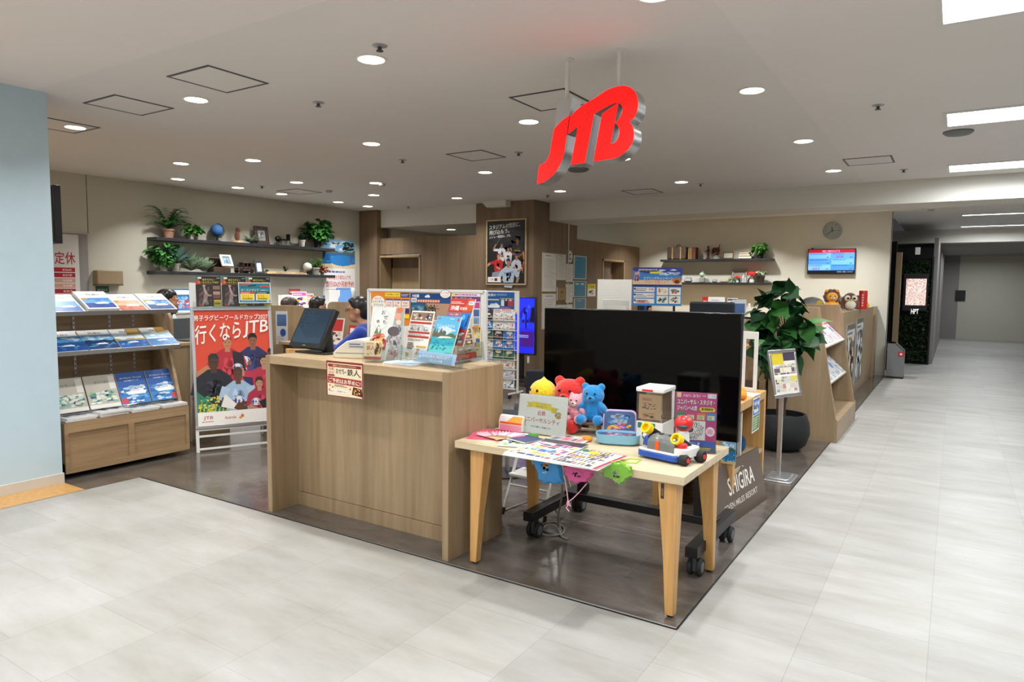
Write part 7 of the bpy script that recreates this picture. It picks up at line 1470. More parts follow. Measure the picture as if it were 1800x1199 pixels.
B('dark_gap').box(hx0, hy, 0, hx1, hy + .08, 2.25).build('panel', t)
b = B('leaf_hedge'); rd = random.Random(5)
for i in range(2600):
    x, z = rd.uniform(hx0 + .02, hx1 - .02), rd.uniform(.03, 2.22)
    if hx0 + .27 < x < hx1 - .08 and 1.12 < z < 1.98: continue
    b.mat(rd.choice(['leaf_hedge', 'leaf_hedge', 'leaf_hedge', 'leaf_dark'])); L = rd.uniform(.04, .09); leafmesh(b, aim(Vector((x, hy - .005, z)), (rd.uniform(-1, 1), rd.uniform(-1.2, -.2), rd.uniform(-1, .6)), rd.uniform(-1, 1)), L, L * .7, .2, .3, 2)
o = b.build('foliage', t, smooth=False); o['kind'] = 'stuff'
B('black_plastic').box(-.94, hy - .1, 1.15, -.48, hy - .06, 1.95).build('sign_panel', t)
pa, pb_ = gy(1594, 490, hy - .1), gy(1627, 537, hy - .1)
b = B(); q = Pr(b, basis((pa.x, hy - .102, pb_.z), (1, 0, 0), Z), pb_.x - pa.x, pa.z - pb_.z, .0006, 'screen'); q.r(0, 0, 1, 1, '#d9c0b6')
rd = random.Random(4)
for c_ in ('#f0dcd6', '#e6c8b8', '#8a6a64', '#f6ece8', '#b08a8a'):
    vs = []; fs = []
    for i in range(22):
        for j in range(22):
            if rd.random() < .26: k = len(vs); vs += [(i / 22 + .006, j / 22 + .006), (i / 22 + .04, j / 22 + .006), (i / 22 + .04, j / 22 + .04), (i / 22 + .006, j / 22 + .04)]; fs.append((k, k + 1, k + 2, k + 3))
    q.put(vs, fs, c_)
b.build('lit_picture', t, smooth=False)
pa = gy(1602, 543, hy - .1); pb_ = gy(1615, 552, hy - .1); b = B(); q = Pr(b, basis((pa.x, hy - .102, pb_.z), (1, 0, 0), Z), pb_.x - pa.x, pa.z - pb_.z, .0006, 'screen'); q.t('HPT', 0, 0, 1, 1, '#f6f2ea'); b.build('lit_letters', t, smooth=False)
p = gy(1614, 440, 16.9); solo(B('white_plastic', Matrix.Translation(p)).box(-.045, -.045, -.09, .045, .045, .06), 'hanging_lamp_box', 'small white box sign hanging in front of the planted screen', 'sign', p, bevel=.003)
p = gx(1615, 520, 0); solo(B('black_plastic').box(.0 + .02, 26.97, 1.25, .3, 27, 1.6), 'wall_panel', 'small dark control panel on the far end wall of the passage', 'panel', (.16, 27, 1.25))
# left edge: hanging television, brown box, notices
pA = gd(100, 325, 7.0); pB_ = gd(105, 428, 7.0); t = thing('hanging_screen', 'black hanging screen seen edge on at the left margin above the rack', 'screen', (pA.x - .3, pA.y, pB_.z))
B('black_plastic').box(pA.x - .75, pA.y - .03, pB_.z, pB_.x, pA.y + .03, pA.z).build('casing', t, bevel=.005); B('black_glass').box(pA.x - .74, pA.y - .032, pB_.z + .015, pB_.x - .01, pA.y - .03, pA.z - .015).build('screen', t); B('black_metal').tube([(pA.x - .37, pA.y + .0, pA.z - .01), (pA.x - .37, pA.y, ZC)], .025, 10).build('ceiling_pole', t)
p0, p1 = gx(163, 475, XL), gx(210, 500.5, XL)
t = thing('wall_box', 'brown metal box on the left wall beside the staff door', 'wall box', (XL, (p0.y + p1.y) / 2, p1.z))
B('brown_box').box(XL + .001, p0.y, p1.z, XL + .12, p1.y, p0.z).build('body', t, bevel=.012); B('brown_panel').box(XL + .001, p0.y + .0, p1.z - .012, XL + .115, p1.y, p1.z).build('underside', t)
def green(p): p.r(0, 0, 1, 1, '#d9d8d0'); p.r(0, .42, 1, .58, '#2f5f48'); p.t('4月1日より', .14, .56, .72, .2, '#d6e0d8'); p.bars(.15, .1, .7, .22, 2, '#8a8a86', 3)
wallcard('notice', 'green and white notice on the left wall under the brown box', 'notice', XL, gx(168, 510, XL).y, gx(192, 510, XL).y, gx(168, 523, XL).z, gx(168, 503, XL).z, green, .003)
def closed(p):
    p.r(0, 0, 1, 1, '#d6d4d0'); p.t('定休', .35, .52, .55, .2, '#a8243a'); p.e(.3, .85, .06, .03, '#8a8a8a')
    for i, c_ in enumerate(('#a8202c', '#a8202c', '#c89a8c', '#c89a8c', '#a8202c')): p.r(.12, .4 - i * .085, .76, .07, c_)
    for i, s in enumerate(('8/26火', '8/27水', '8/28木', '8/29金', '8/30土')): p.t(s, .55, .415 - i * .085, .25, .04, '#ece0dc')
card_thing('notice', 'white closed day notice with red date bars on the staff door', 'notice', basis((XL + .05, gx(134, 460, XL + .05).y - .42, gx(134, 522, XL + .05).z), (0, 1, 0), Z), .46, .82, closed, .002)
def hawaii(p):
    p.r(0, 0, 1, 1, '#e6e4e2'); p.sea(0, .64, 1, .36, '#7fb8e2', '#1f66a8', 3, '#5a6a5e', '#d8c9a4'); p.e(.6, .74, .4, .07, '#2f7cc0'); p.spots(.55, .84, .45, .15, ['#1d2f2a', '#2a4438'], 16, 5, .25); p.p([(.84, .72), (.87, .86), (.9, .72)], '#6a5a5a')
    p.bars(.06, .575, .88, .04, 1, '#4a5aa0', 3); p.t('実は当たり前なんです', .16, .5, .7, .055, '#c23048'); p.t('旅行は6か月前予約', .08, .405, .88, .075, '#c23048'); p.bars(.1, .32, .78, .06, 2, '#7a7aa8', 5)
    for i, c_ in enumerate((('#2a62b8', '#8ab8e4', '#e6eef4'), ('#5a7ab8', '#c9a0b8', '#7a8aa0'), ('#8a4a8a', '#c8608a', '#4a2a4a'))): p.r(i / 3, .12, 1 / 3, .18, c_[0]); p.r(i / 3, .12, 1 / 3, .08, c_[1]); p.hill(i / 3, .12, 1 / 3, .08, c_[2], i)
    p.r(0, 0, 1, .115, '#e0cf3a'); p.e(.2, .05, .1, .04, '#dfe6ee'); p.e(.7, .05, .14, .045, '#cfe0ee'); p.t('早割', .45, .03, .12, .04, '#c83040')
p0, p1 = gx(567, 419, XL), gx(625, 419, XL); zb = gx(570, 562, XL).z
wallcard('poster', 'tall white travel poster with a blue bay at the end of the left wall shelves', 'poster', XL, p0.y, p1.y - .02, zb, p0.z, hawaii, .004)
shelf('dark floating shelf on the left wall, upper one carrying the blue globe', XL, 5.62, XL + SD, 9.0, 2.25); shelf('dark floating shelf on the left wall, lower one carrying the model bus', XL, 5.6, XL + SD, 9.0, 1.765)
# white side cabinets along the left wall with things on top
t = thing('side_cabinet', 'long white cabinet along the left wall under the floating shelves', 'cabinet', (XL + .3, 7.6, 0)); cz = 1.19
B('white_plastic').box(XL + .01, 5.42, .06, XL + .5, 9.4, cz - .03).build('body', t, bevel=.002); B('white_plastic').box(XL + .01, 5.4, cz - .03, XL + .53, 9.42, cz).build('top', t, bevel=.003)
for k in range(7): o = B('white_metal').box(XL + .5, 5.45 + k * .56, .1, XL + .516, 5.45 + k * .56 + .545, cz - .06).build('door', t, bevel=.002); B('aluminium').box(XL + .516, 5.45 + k * .56 + .48, .7, XL + .53, 5.45 + k * .56 + .495, .82).build('handle', o)
xc = XL + .3
def on_cab(px, lab, w_, h_, draw, deg=10, name='brochure', cat='brochure', x=xc, th=.006):
    p = gx(px, 530, x); return card_thing(name, lab, cat, tilt((x, p.y, cz + .002), (.35, 1, 0), deg), w_, h_, draw, th)
def magz(s, c): return lambda p: (p.r(0, 0, 1, 1, c[0]), p.r(.05, .74, .9, .2, c[1]), p.spots(.05, .05, .9, .66, list(c[1:]), 24, s, .25), p.bars(.1, .78, .8, .1, 1, '#f4f0ec', s))
on_cab(510, 'dark red magazine at the back of the magazines on the white cabinet', .2, .32, magz(2, ('#6a2a30', '#a83a3a', '#3a2a2a')), 8, x=xc - .1)
on_cab(516, 'pink and yellow magazine in front on the white cabinet under the left shelves', .26, .28, magz(3, ('#f2dce6', '#e84a9a', '#e0c22a', '#3a3a6a')), 12)
on_cab(537, 'white and red magazine right of the pink one on the white cabinet', .17, .24, magz(4, ('#ece6e0', '#d8503a', '#e8b0a0')), 12)
on_cab(306, 'bright blue leaflet standing on the white cabinet behind the poster stand', .24, .32, magz(7, ('#2a6a9e', '#dfe6ea', '#c8505a', '#7ab0d8')), 8)
p = gx(614, 528, xc + .1); card_thing('folder', 'upright blue folder leaning on the white cabinet before the travel poster', 'folder', tilt((xc + .1, p.y - .25, cz + .002), (.5, 1, 0), 18), .26, .36, lambda p: (p.r(0, 0, 1, 1, '#4a78b0'), p.r(.1, .9, .8, .06, '#3a5a8a')), .05, '#23262c')
p = gx(585, 528, xc); solo(B('white_plastic', Matrix.Translation((xc, p.y, cz))).box(-.06, -.13, 0, .06, .13, .3), 'paper_box', 'white cardboard box with a red stripe on the white cabinet', 'box', (xc, p.y, cz), bevel=.004)
p = gx(502, 528, xc); solo(B('white_plastic', Matrix.Translation((xc, p.y, cz))).box(-.06, -.1, 0, .06, .1, .22), 'paper_box', 'small plain white box left of the magazines on the white cabinet', 'box', (xc, p.y, cz), bevel=.004)
p = gx(640, 520, xc); solo(B('crystal', Matrix.Translation((xc, 9.3, cz))).ell((0, 0, .17), .1, .11, .17).ell((.03, .05, .28), .06, .06, .08), 'plastic_bag', 'clear crumpled plastic bag at the right end of the white cabinet', 'bag', (xc, 9.3, cz), remesh=.025)
card_thing('leaflet', 'small white poster hanging on the left wooden booth panel', 'leaflet', basis(gd(486, 605, 7.9), (.8, .45, 0), Z), .13, .36, bn, .002)
# lion and owl soft toys, red tube on the service counter
zt2 = 1.292
def seat_at(px, y): return gy(px, 540, y)
def roundtoy(name, lab, px, y, s, c1, c2, owl=False):
    p = seat_at(px, y); t = thing(name, lab, 'soft toy', (p.x, y, zt2), .3, 'soft toys on the service counter'); m = t.matrix_basis.copy() @ Matrix.Scale(s, 4)
    if owl:
        B(c1, m).ell((0, 0, .42), .36, .3, .44).build('body', t); B(c2, m).ell((0, -.12, .3), .26, .22, .3).build('belly', t)
        for q in (-1, 1): o = B('plush_cream', m).ell((q * .15, -.2, .58), .15, .1, .15).build('eye_disc', t); B('black_plastic', m).ell((q * .14, -.295, .58), .06, .03, .06).build('eye', t); B('plush_brown', m).ell((q * .34, 0, .36), .07, .15, .25).build('wing', t)
        B('plush_yellow', m).ell((0, -.3, .48), .05, .05, .07).build('beak', t)
    else:
        b = B(c1, m); b.ell((0, 0, .28), .28, .24, .28); [b.ell((q * .2, -.26, .1), .11, .14, .1) for q in (-1, 1)]; [b.ell((q * .28, -.06, .32), .09, .1, .16) for q in (-1, 1)]; b.ell((0, -.06, .75), .3, .26, .26); b.build('body', t, remesh=.03 * s)
        b = B(c2, m); [b.ell((.33 * math.cos(k * .6283), .02, .77 + .31 * math.sin(k * .6283)), .13, .12, .13) for k in range(10)]; b.ell((0, .06, .77), .34, .2, .33); b.build('mane', t, remesh=.03 * s)
        for q in (-1, 1): B(c1, m).ell((q * .27, .0, 1.08), .09, .07, .09).build('ear', t); B('black_plastic', m).ell((q * .11, -.31, .8), .03, .02, .035).build('eye', t)
        B('plush_cream', m).ell((0, -.29, .7), .1, .07, .07).build('muzzle', t); B('black_plastic', m).ell((0, -.355, .73), .035, .025, .025).build('nose', t)
    return t
roundtoy('plush_lion', 'orange plush lion with a brown mane on the service counter', 1462, 10.75, .26, 'plush_orange', 'plush_brown')
roundtoy('plush_owl', 'small owl plush half hidden between the lion and the large owl', 1484, 11.9, .23, 'plush_brown', 'plush_cream', True)
roundtoy('plush_owl', 'large brown owl plush in the middle of the toys on the service counter', 1494, 11.3, .3, 'plush_brown', 'plush_cream', True)
roundtoy('plush_owl', 'owl plush at the right, beside the red tube on the service counter', 1508, 12.2, .25, 'plush_brown', 'plush_cream', True)
for px, y, l in ((1441, 10.9, 'left of the plush lion'), (1521, 12.4, 'right of the red tube')):
    p = seat_at(px, y); solo(B('plush_yellow', Matrix.Translation((p.x, y, zt2))).ell((0, 0, .05), .07, .06, .05).ell((.0, -.01, .1), .045, .045, .045), 'plush_chick', 'small yellow plush figure %s' % l, 'soft toy', (p.x, y, zt2), remesh=.012)
p = seat_at(1517, 12.0)
def redt(p_): p_.r(0, 0, 1, 1, '#b8262a'); p_.t('ありがとう', .3, .1, .4, .8, '#e8c8c0')
b = B('red_plastic', Matrix.Translation((p.x, 12.0, zt2))); b.lathe([(.002, 0), (.06, 0), (.06, .27), (.055, .29), (.002, .29)], 24); t = thing('red_tube', 'tall red tube standing right of the owl plushes on the service counter', 'tube', (p.x, 12.0, zt2)); b.build('body', t)
b = B(); q = Pr(b, basis((p.x - .03, 12.0 - .062, zt2 + .04), (1, 0, 0), Z), .06, .2, .0004); [q.e(.5, .1 + .2 * i, .22, .07, '#ecd0c8', 10) for i in range(5)]; b.build('lettering', t, smooth=False)
p = seat_at(1415, 10.4); solo(B('grey_plastic', Matrix.Translation((-1.8, 11.2, 1.3))).ell((0, 0, .06), .17, .17, .12), 'grey_cushion', 'round grey cushion top seen behind the sloping magazine rack', 'cushion', (-1.8, 11.2, 1.3))
# ================================================================ ornaments on the wall shelves
def pot(t, c, r, h, mat, soil=True):
    B(mat, Matrix.Translation(c)).lathe([(.002, 0), (r * .72, 0), (r * .95, h * .8), (r * 1.05, h * .82), (r * 1.05, h), (r * .92, h), (r * .88, h * .86), (.002, h * .86)], 24).build('pot', t)
    if soil: B('soil', Matrix.Translation(c)).lathe([(.002, h * .86), (r * .9, h * .87), (r * .8, h * .92), (.002, h * .94)], 18).build('soil', t)
def plant(name, lab, c, pr, ph, pmat, lmat, kind, R, H, n, seed=1, soil=True):
    t = thing(name, lab, 'plant', c, 0, 'shelf plants'); rd = random.Random(seed); c = Vector(c)
    if pmat: pot(t, c, pr, ph, pmat, soil)
    b = B(lmat); o = c + Vector((0, 0, ph * .9)); k_ = Vector((.55, 1, 1))
    for i in range(n):
        a = rd.uniform(0, 6.283); e = rd.uniform(.15, 1.0); L = R * rd.uniform(.75, 1.1)
        d = Vector((math.cos(a) * .75, math.sin(a), 0))
        if c.x < -9: d.x = abs(d.x) * .8 - .12
        elif c.y > 14: d.y = .1 - abs(d.y) * .8
        top = o + d * L * (1 - e * .6) + Vector((0, 0, H * (.25 + e * .75)))
        if kind == 'fern':
            end = o + d * L + Vector((0, 0, H * e * .9)); mid = o + d * L * .45 + Vector((0, 0, H * (e * .9 + .25)))
            P = [o.lerp(mid, u).lerp(mid.lerp(end, u), u) for u in [j / 12 for j in range(13)]]
            b.tube(P, .002, 4)
            for j in range(2, 13):
                tg = (P[j] - P[j - 1]).normalized(); sd = tg.cross(Z).normalized(); w_ = R * .2 * (1 - (j / 13) ** 1.6 * .75)
                for q in (-1, 1): leafmesh(b, aim(P[j], sd * q + tg * .5, rd.uniform(-.3, .3)), w_, w_ * .36, .1, .2, 2)
        elif kind == 'blade': leafmesh(b, aim(o, (top - o) if e > .3 else d + Z * .35), L * rd.uniform(.8, 1.1), R * .13, .3, .22, 4)
        elif kind == 'leafy':
            for j in range(3):
                q = o.lerp(top, rd.uniform(.25, 1)); b.tube([o, o.lerp(q, .5) + Vector((0, 0, .02)), q], .0018, 4) if j == 0 else None
                l = R * rd.uniform(.28, .45); leafmesh(b, aim(q, d + Vector((rd.uniform(-.6, .6), rd.uniform(-.6, .6), rd.uniform(-.5, .5))), rd.uniform(-1, 1)), l, l * .6, .2, .3, 3)
        elif kind == 'rosette': leafmesh(b, aim(o + d * R * .1, d + Z * (.2 + e * 1.2)), R * rd.uniform(.5, .9), R * .3, .4, -.1, 3)
    b.build('foliage', t); return t
LX = XL + .125
def L1(px): p = gx(px, 425, LX); return Vector((LX, p.y, 2.251))
def L2(px): p = gx(px, 480, LX); return Vector((LX, p.y, 1.766))
plant('potted_fern', 'big green fern in a terracotta pot at the left end of the upper left shelf', L1(297), .085, .13, 'terracotta', 'leaf_mid', 'fern', .36, .36, 44, 3)
plant('trailing_plant', 'small bushy green plant in a white pot beside the terracotta fern', L1(337), .05, .08, 'white_ceramic', 'leaf_bright', 'leafy', .22, .17, 34, 4)
p = L1(382); t = thing('desk_globe', 'dark blue desk globe on a black foot on the upper left shelf', 'globe', p)
B('cloth_blue', Matrix.Translation(p + Z * .165)).ell((0, 0, 0), .095, .095, .1, 24, 16).build('ball', t); B('black_metal', Matrix.Translation(p)).lathe([(.002, 0), (.06, 0), (.05, .012), (.012, .02), (.01, .06), (.002, .065)], 20).tube([(0, .02 + .108 * math.cos(a * .3 - 1.7), .165 + .108 * math.sin(a * .3 - 1.7)) for a in range(12)], .006, 6).build('stand', t)
p = L1(418); t = thing('owl_figurine', 'brown carved owl figurine on a flat base on the upper left shelf', 'figurine', p); B('drift_wood', Matrix.Translation(p)).lathe([(.002, 0), (.09, 0), (.085, .03), (.002, .03)], 18).build('base', t)
B('plush_brown', Matrix.Translation(p)).ell((0, 0, .11), .045, .05, .085).ell((0, .01, .2), .042, .045, .045).ell((.02, .03, .225), .012, .012, .025).ell((.02, -.02, .225), .012, .012, .025).build('body', t, remesh=.01)
plant('trailing_plant', 'pale grassy plant lying left of the picture frame on the upper left shelf', L1(441), 0, .01, None, 'leaf_pale', 'blade', .2, .1, 46, 6)
def frame_(lab, p, w_, h_, mat, inner, deg=10, yaw=(0, 1, 0), th=.035, name='photo_frame'):
    M_ = tilt(p + Vector((.02, -w_ / 2, 0)), yaw, deg) if yaw[1] else tilt(p + Vector((-w_ / 2, -.02, 0)), yaw, deg)
    t = thing(name, lab, 'photo frame', p)
    for q in ((0, 0, w_, th), (0, h_ - th, w_, h_), (0, th, th, h_ - th), (w_ - th, th, w_, h_ - th)): B(mat, M_).box(q[0], q[1], -.015, q[2], q[3], .01).build('frame', t, bevel=.003)
    b = B(); inner(sheet(b, M_ @ Matrix.Translation((th, th, -.004)), w_ - 2 * th, h_ - 2 * th, .006)); b.build('picture', t, smooth=False); return t
frame_('ornate dark photo frame with a black and white picture on the upper left shelf', L1(461), .27, .3, 'old_metal', lambda p: (p.r(0, 0, 1, 1, '#8a8c8c'), p.spots(.1, .1, .8, .8, ['#4a4c4e', '#c9cbca', '#6a6c6c'], 20, 3, .3)), th=.06)
p = L1(498); t = thing('model_tricycle', 'small black metal model carriage with wire wheels on the upper left shelf', 'model', p)
for dy, r_ in ((-.1, .045), (.02, .06), (.1, .06)): B('black_metal', Matrix.Translation(p + Vector((0, dy, r_))) @ Matrix.Rotation(math.radians(90), 4, 'Y')).tube([(r_ * .9 * math.cos(a * .3142), r_ * .9 * math.sin(a * .3142), 0) for a in range(21)], .005, 6).tube([(-r_ * .85, 0, 0), (r_ * .85, 0, 0)], .002, 4).tube([(0, -r_ * .85, 0), (0, r_ * .85, 0)], .002, 4).build('wheel', t)
B('black_metal', Matrix.Translation(p)).box(-.04, -.02, .09, .04, .12, .11).box(-.04, .1, .11, .04, .12, .2).tube([(0, -.1, .045), (0, -.05, .1), (0, 0, .1)], .006, 6).build('body', t); B('black_metal', Matrix.Translation(p)).ell((0, -.1, .11), .05, .06, .05).build('basket', t)
plant('potted_aloe', 'small spiky aloe in a white pot on the upper left shelf', L1(531), .06, .12, 'white_ceramic', 'leaf_dark', 'rosette', .16, .1, 22, 7)
plant('potted_plant', 'bushy dark green plant in a black pot, last on the upper left shelf', L1(559), .07, .16, 'matt_black_pot', 'leaf_mid', 'leafy', .36, .36, 90, 8)
plant('potted_plant', 'leafy green plant in a clear pot at the left end of the lower left shelf', L2(289), .06, .1, 'white_ceramic', 'leaf_mid', 'leafy', .32, .32, 50, 9)
plant('spiky_plant', 'blue grey spiky plant in a white pot on the lower left shelf', L2(310), .07, .12, 'white_ceramic', 'leaf_blue', 'blade', .33, .3, 80, 10)
plant('spiky_plant', 'pale spiky plant lying low on the lower left shelf beside the white pot', L2(336), 0, .02, None, 'leaf_pale', 'blade', .3, .2, 70, 11)
plant('succulent', 'pale green succulent left of the wooden chest on the lower left shelf', L2(358), 0, .02, None, 'leaf_pale', 'rosette', .26, .2, 60, 12)
p = L2(386); t = thing('treasure_chest', 'open dark wooden chest with a tilted lid on the lower left shelf', 'chest', p)
m = Matrix.Translation(p); B('old_trunk_leather', m).box(-.08, -.15, 0, .08, .15, .08).build('box', t, bevel=.004); B('old_trunk_leather', m @ Matrix.Translation((-.06, -.02, .085)) @ Euler((.0, math.radians(-60), 0)).to_matrix().to_4x4()).box(0, -.17, 0, .16, .15, .03).build('lid', t, bevel=.006)
frame_('tilted shell covered photo frame leaning out of the wooden chest', L2(396) + Z * .1 + Vector((.06, 0, 0)), .2, .2, 'white_ceramic', lambda q: (q.r(0, 0, 1, 1, '#5f7f92'), q.spots(.1, .1, .8, .8, ['#8fb0c0', '#3f5a6c'], 14, 2, .3)), 24, th=.035)
p = L2(430); t = thing('model_bus', 'dark red vintage model bus on the lower left shelf', 'model bus', p); m = Matrix.Translation(p)
B('old_metal', m).box(-.06, -.15, .03, .06, .15, .055).box(-.05, -.15, .055, .05, -.06, .09).build('chassis', t, bevel=.006)
for y in (-.05, .02, .09): B('old_metal', m).box(-.055, y, .055, .055, y + .012, .16).build('pillar', t)
B('old_metal', m).box(-.06, -.06, .155, .06, .15, .175).build('roof', t, bevel=.006); B('old_metal', m).box(-.055, -.055, .055, .055, .145, .1).build('body', t, bevel=.004)
for y in (-.1, .1):
    for x in (-.06, .06): B('black_plastic', m @ Matrix.Translation((x, y, .032)) @ Matrix.Rotation(math.radians(90), 4, 'Y')).lathe([(.002, -.01), (.032, -.01), (.032, .01), (.002, .01)], 18).build('wheel', t)
frame_('plain dark photo frame with a pale picture right of the model bus', L2(456), .16, .22, 'dark_grey_plastic', lambda q: q.r(0, 0, 1, 1, '#c9d3d8'), 10, th=.03)
plant('succulent', 'tiny dark succulent right of the plain photo frame', L2(469), .02, .02, 'stone_grey', 'leaf_dark', 'rosette', .08, .05, 16, 14)
p = L2(502); b = B('drift_wood', Matrix.Translation(p)); b.loft([[(-.05 + .01 * math.sin(i * 2.1), -.42 + i * .084, 0), (.06 + .015 * math.sin(i * 1.3), -.42 + i * .084, 0), (.05, -.42 + i * .084, .03 + .01 * math.sin(i)), (-.04, -.42 + i * .084, .035 + .008 * math.cos(i * 1.7))] for i in range(11)]); solo(b, 'driftwood_plank', 'long rough driftwood plank lying on the lower left shelf', 'driftwood', p)
plant('air_plant', 'thin wiry air plant standing on the driftwood plank', L2(502) + Z * .037, 0, .005, None, 'leaf_dark', 'blade', .13, .14, 14, 15)
p = L2(541); t = thing('white_globe', 'small white globe on a dark foot on the lower left shelf', 'globe', p); B('white_ceramic', Matrix.Translation(p + Z * .135)).ell((0, 0, 0), .08, .08, .08, 22, 14).build('ball', t); B('black_metal', Matrix.Translation(p)).lathe([(.002, 0), (.045, 0), (.04, .012), (.01, .02), (.01, .056), (.002, .056)], 18).tube([(0, .088 * math.cos(a * .3 - 1.7), .135 + .088 * math.sin(a * .3 - 1.7)) for a in range(12)], .005, 6).build('stand', t)
plant('potted_fern', 'green fern in a grey pot at the right end of the lower left shelf', L2(554), .085, .13, 'grey_ceramic', 'leaf_bright', 'fern', .22, .2, 26, 16)
plant('red_plant', 'small reddish plant at the very right end of the lower left shelf', L2(567), .04, .05, 'grey_ceramic', 'leaf_red', 'leafy', .15, .13, 30, 17)
# right shelves
RY = YB - .125
def R1(px): p = gy(px, 450, RY); return Vector((p.x, RY, zs1 + .001))
def R2(px): p = gy(px, 495, RY); return Vector((p.x, RY, zs2 + .001))
a, c = R1(1175.5), R1(1209); w_ = c.x - a.x; t = thing('old_suitcase', 'old dark leather suitcase with tan straps on the upper right shelf', 'suitcase', (a + c) / 2); m = Matrix.Translation(a)
B('old_trunk_leather', m).box(0, -.09, 0, w_, .1, .26).build('body', t, bevel=.02)
for k in (.25, .68): B('book_tan', m).box(w_ * k, -.095, .0, w_ * k + .025, .105, .265).build('strap', t, bevel=.002)
B('old_trunk_leather', m).tube([(w_ * .42, 0, .255), (w_ * .44, 0, .3), (w_ * .52, 0, .315), (w_ * .6, 0, .3), (w_ * .62, 0, .255)], .009, 8).build('handle', t)
x = R1(1212).x
for i, (w_, h_, mt, l) in enumerate(((.035, .23, 'book_tan', 'thin tan old book next to the suitcase'), (.04, .235, 'book_tan', 'second tan old book from the suitcase'), (.075, .25, 'book_brown', 'thick dark red old book at the right of the standing books'))):
    t = thing('old_book', l, 'book', (x, RY, zs1 + .001), 0, 'old books beside the suitcase'); B(mt).box(x, RY - .08, zs1 + .001, x + w_, RY + .1, zs1 + h_).build('cover', t, bevel=.006); B('plush_cream').box(x + .005, RY - .07, zs1 + h_ - .004, x + w_ - .005, RY + .101, zs1 + h_ + .0005).build('pages', t); x += w_ + .006
p = R1(1245); solo(B('book_brown', Matrix.Translation(p)).lathe([(.002, 0), (.045, 0), (.04, .03), (.002, .03)], 16).ell((-.01, 0, .1), .018, .018, .08).ell((.015, 0, .08), .016, .016, .06).ell((0, 0, .17), .035, .03, .06).ell((0, 0, .245), .022, .022, .026).ell((-.04, -.01, .17), .03, .014, .014).ell((0, 0, .268), .03, .03, .008), 'figurine', 'small dark red standing figurine on the upper right shelf', 'figurine', p, remesh=.008)
p = R1(1259); t = thing('sculpture', 'dark red flower like sculpture on a stone base on the upper right shelf', 'sculpture', p); m = Matrix.Translation(p); B('stone_grey', m).lathe([(.002, 0), (.07, 0), (.05, .05), (.02, .075), (.002, .08)], 14).build('base', t); b = B('book_brown', m); rd = random.Random(3)
for i in range(16): b.ell((rd.uniform(-.08, .08), rd.uniform(-.04, .04), .16 + rd.uniform(-.06, .07)), .03, .025, .025, 8, 6)
b.tube([(.02, 0, .15), (.06, 0, .25), (.08, 0, .31)], .012, 8, .006); b.build('flower', t)
frame_('small ornate bronze frame on the upper right shelf', R1(1281), .22, .15, 'gold_metal', lambda q: q.r(0, 0, 1, 1, '#c9cdc4'), 8, (1, 0, 0), .022)
x = R1(1300).x
for i, (dx, z, w_, h_, l) in enumerate(((0, 0, .26, .05, 'lowest tan book of the lying stack on the upper right shelf'), (.01, .052, .22, .042, 'middle tan book of the lying stack on the upper right shelf'), (.02, .096, .19, .03, 'topmost tan book of the lying stack on the upper right shelf'))):
    t = thing('old_book', l, 'book', (x + dx, RY, zs1 + z), 0, 'old books lying in a stack'); B('book_tan').box(x + dx, RY - .08, zs1 + z + .001, x + dx + w_, RY + .07, zs1 + z + h_).build('cover', t, bevel=.004); B('plush_cream').box(x + dx + .006, RY - .081, zs1 + z + .008, x + dx + w_ - .006, RY + .07, zs1 + z + h_ - .008).build('pages', t)
plant('potted_plant', 'bright green plant in a black pot at the right end of the upper right shelf', R1(1337), .07, .12, 'matt_black_pot', 'leaf_bright', 'leafy', .24, .2, 46, 21)
for px, l, s in ((1210, 'grey stone figure with a round top at the left of the lower right shelf', 1.0), (1257, 'cluster of small grey pebbles and leaves on the lower right shelf', .6)):
    p = R2(px); b = B('stone_grey', Matrix.Translation(p) @ Matrix.Scale(s, 4)); b.ell((0, 0, .03), .1, .07, .04).ell((-.02, 0, .09), .05, .045, .05).ell((.04, 0, .08), .04, .04, .04).ell((-.05, 0, .06), .04, .04, .04); solo(b, 'stone_figure', l, 'figurine', p, remesh=.012)
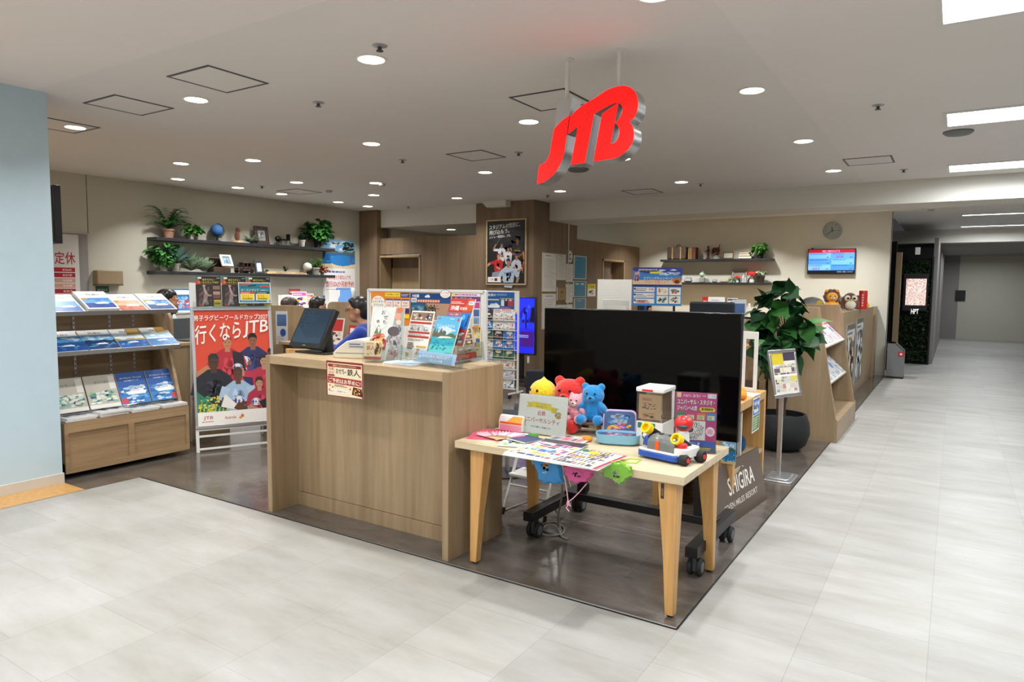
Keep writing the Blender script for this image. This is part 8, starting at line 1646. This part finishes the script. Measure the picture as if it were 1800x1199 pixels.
p = R2(1235); t = thing('stone_vase', 'grey stone block with a round leafy head on the lower right shelf', 'figurine', p); B('stone_grey', Matrix.Translation(p)).box(-.05, -.05, 0, .05, .05, .1).build('block', t, bevel=.01); B('leaf_pale', Matrix.Translation(p)).ell((-.01, 0, .155), .055, .05, .055).ell((.05, 0, .15), .03, .015, .012).ell((0, 0, .215), .012, .012, .02).build('head', t)
p = R2(1274); solo(B('drift_wood', Matrix.Translation(p)).ell((0, 0, .018), .11, .05, .018, 14, 6).ell((.05, .01, .028), .05, .035, .016), 'driftwood', 'small flat driftwood piece on the lower right shelf', 'driftwood', p)
plant('small_plant', 'pale little plant left of the small red mushroom', R2(1287), 0, .01, None, 'leaf_pale', 'leafy', .13, .12, 20, 23)
def mushroom(px, s, lab):
    p = R2(px); t = thing('mushroom_ornament', lab, 'ornament', p, 0, 'mushroom ornaments'); m = Matrix.Translation(p) @ Matrix.Scale(s, 4)
    B('white_ceramic', m).lathe([(.002, 0), (.05, 0), (.055, .04), (.035, .1), (.03, .16), (.002, .16)], 20).build('stem', t); B('red_plastic', m).lathe([(.03, .15), (.1, .155), (.105, .17), (.07, .205), (.002, .22)], 24).build('cap', t)
mushroom(1296, .62, 'small red capped mushroom ornament on the lower right shelf'); mushroom(1322, 1.0, 'large red capped mushroom ornament on the lower right shelf')
p = R2(1307); solo(B('crystal', Matrix.Translation(p)).loft([[(r_ * math.cos(i * 1.047), r_ * math.sin(i * 1.047), z) for i in range(6)] for r_, z in ((.04, 0), (.038, .1), (.004, .17))]).loft([[(.045 + r_ * math.cos(i * 1.047), r_ * math.sin(i * 1.047), z) for i in range(6)] for r_, z in ((.025, 0), (.022, .06), (.003, .1))]), 'crystal_cluster', 'white crystal points between the two red mushrooms', 'crystal', p, smooth=False)
frame_('grey see through frame leaning on the wall behind the small red mushroom', R2(1298) + Vector((0, .085, 0)), .3, .27, 'grey_ceramic', lambda q: q.r(0, 0, 1, 1, '#8d897e'), 4, (1, 0, 0), .025)
t = plant('potted_flower', 'dark pot with a pale orange flower at the right end of the lower right shelf', R2(1338), .075, .13, 'old_trunk_leather', 'leaf_pale', 'leafy', .16, .12, 22, 25)
B('plush_orange', Matrix.Translation(R2(1335) + Z * .17)).ell((0, 0, 0), .05, .045, .035).ell((.03, -.02, .01), .035, .03, .03).build('flower', t)
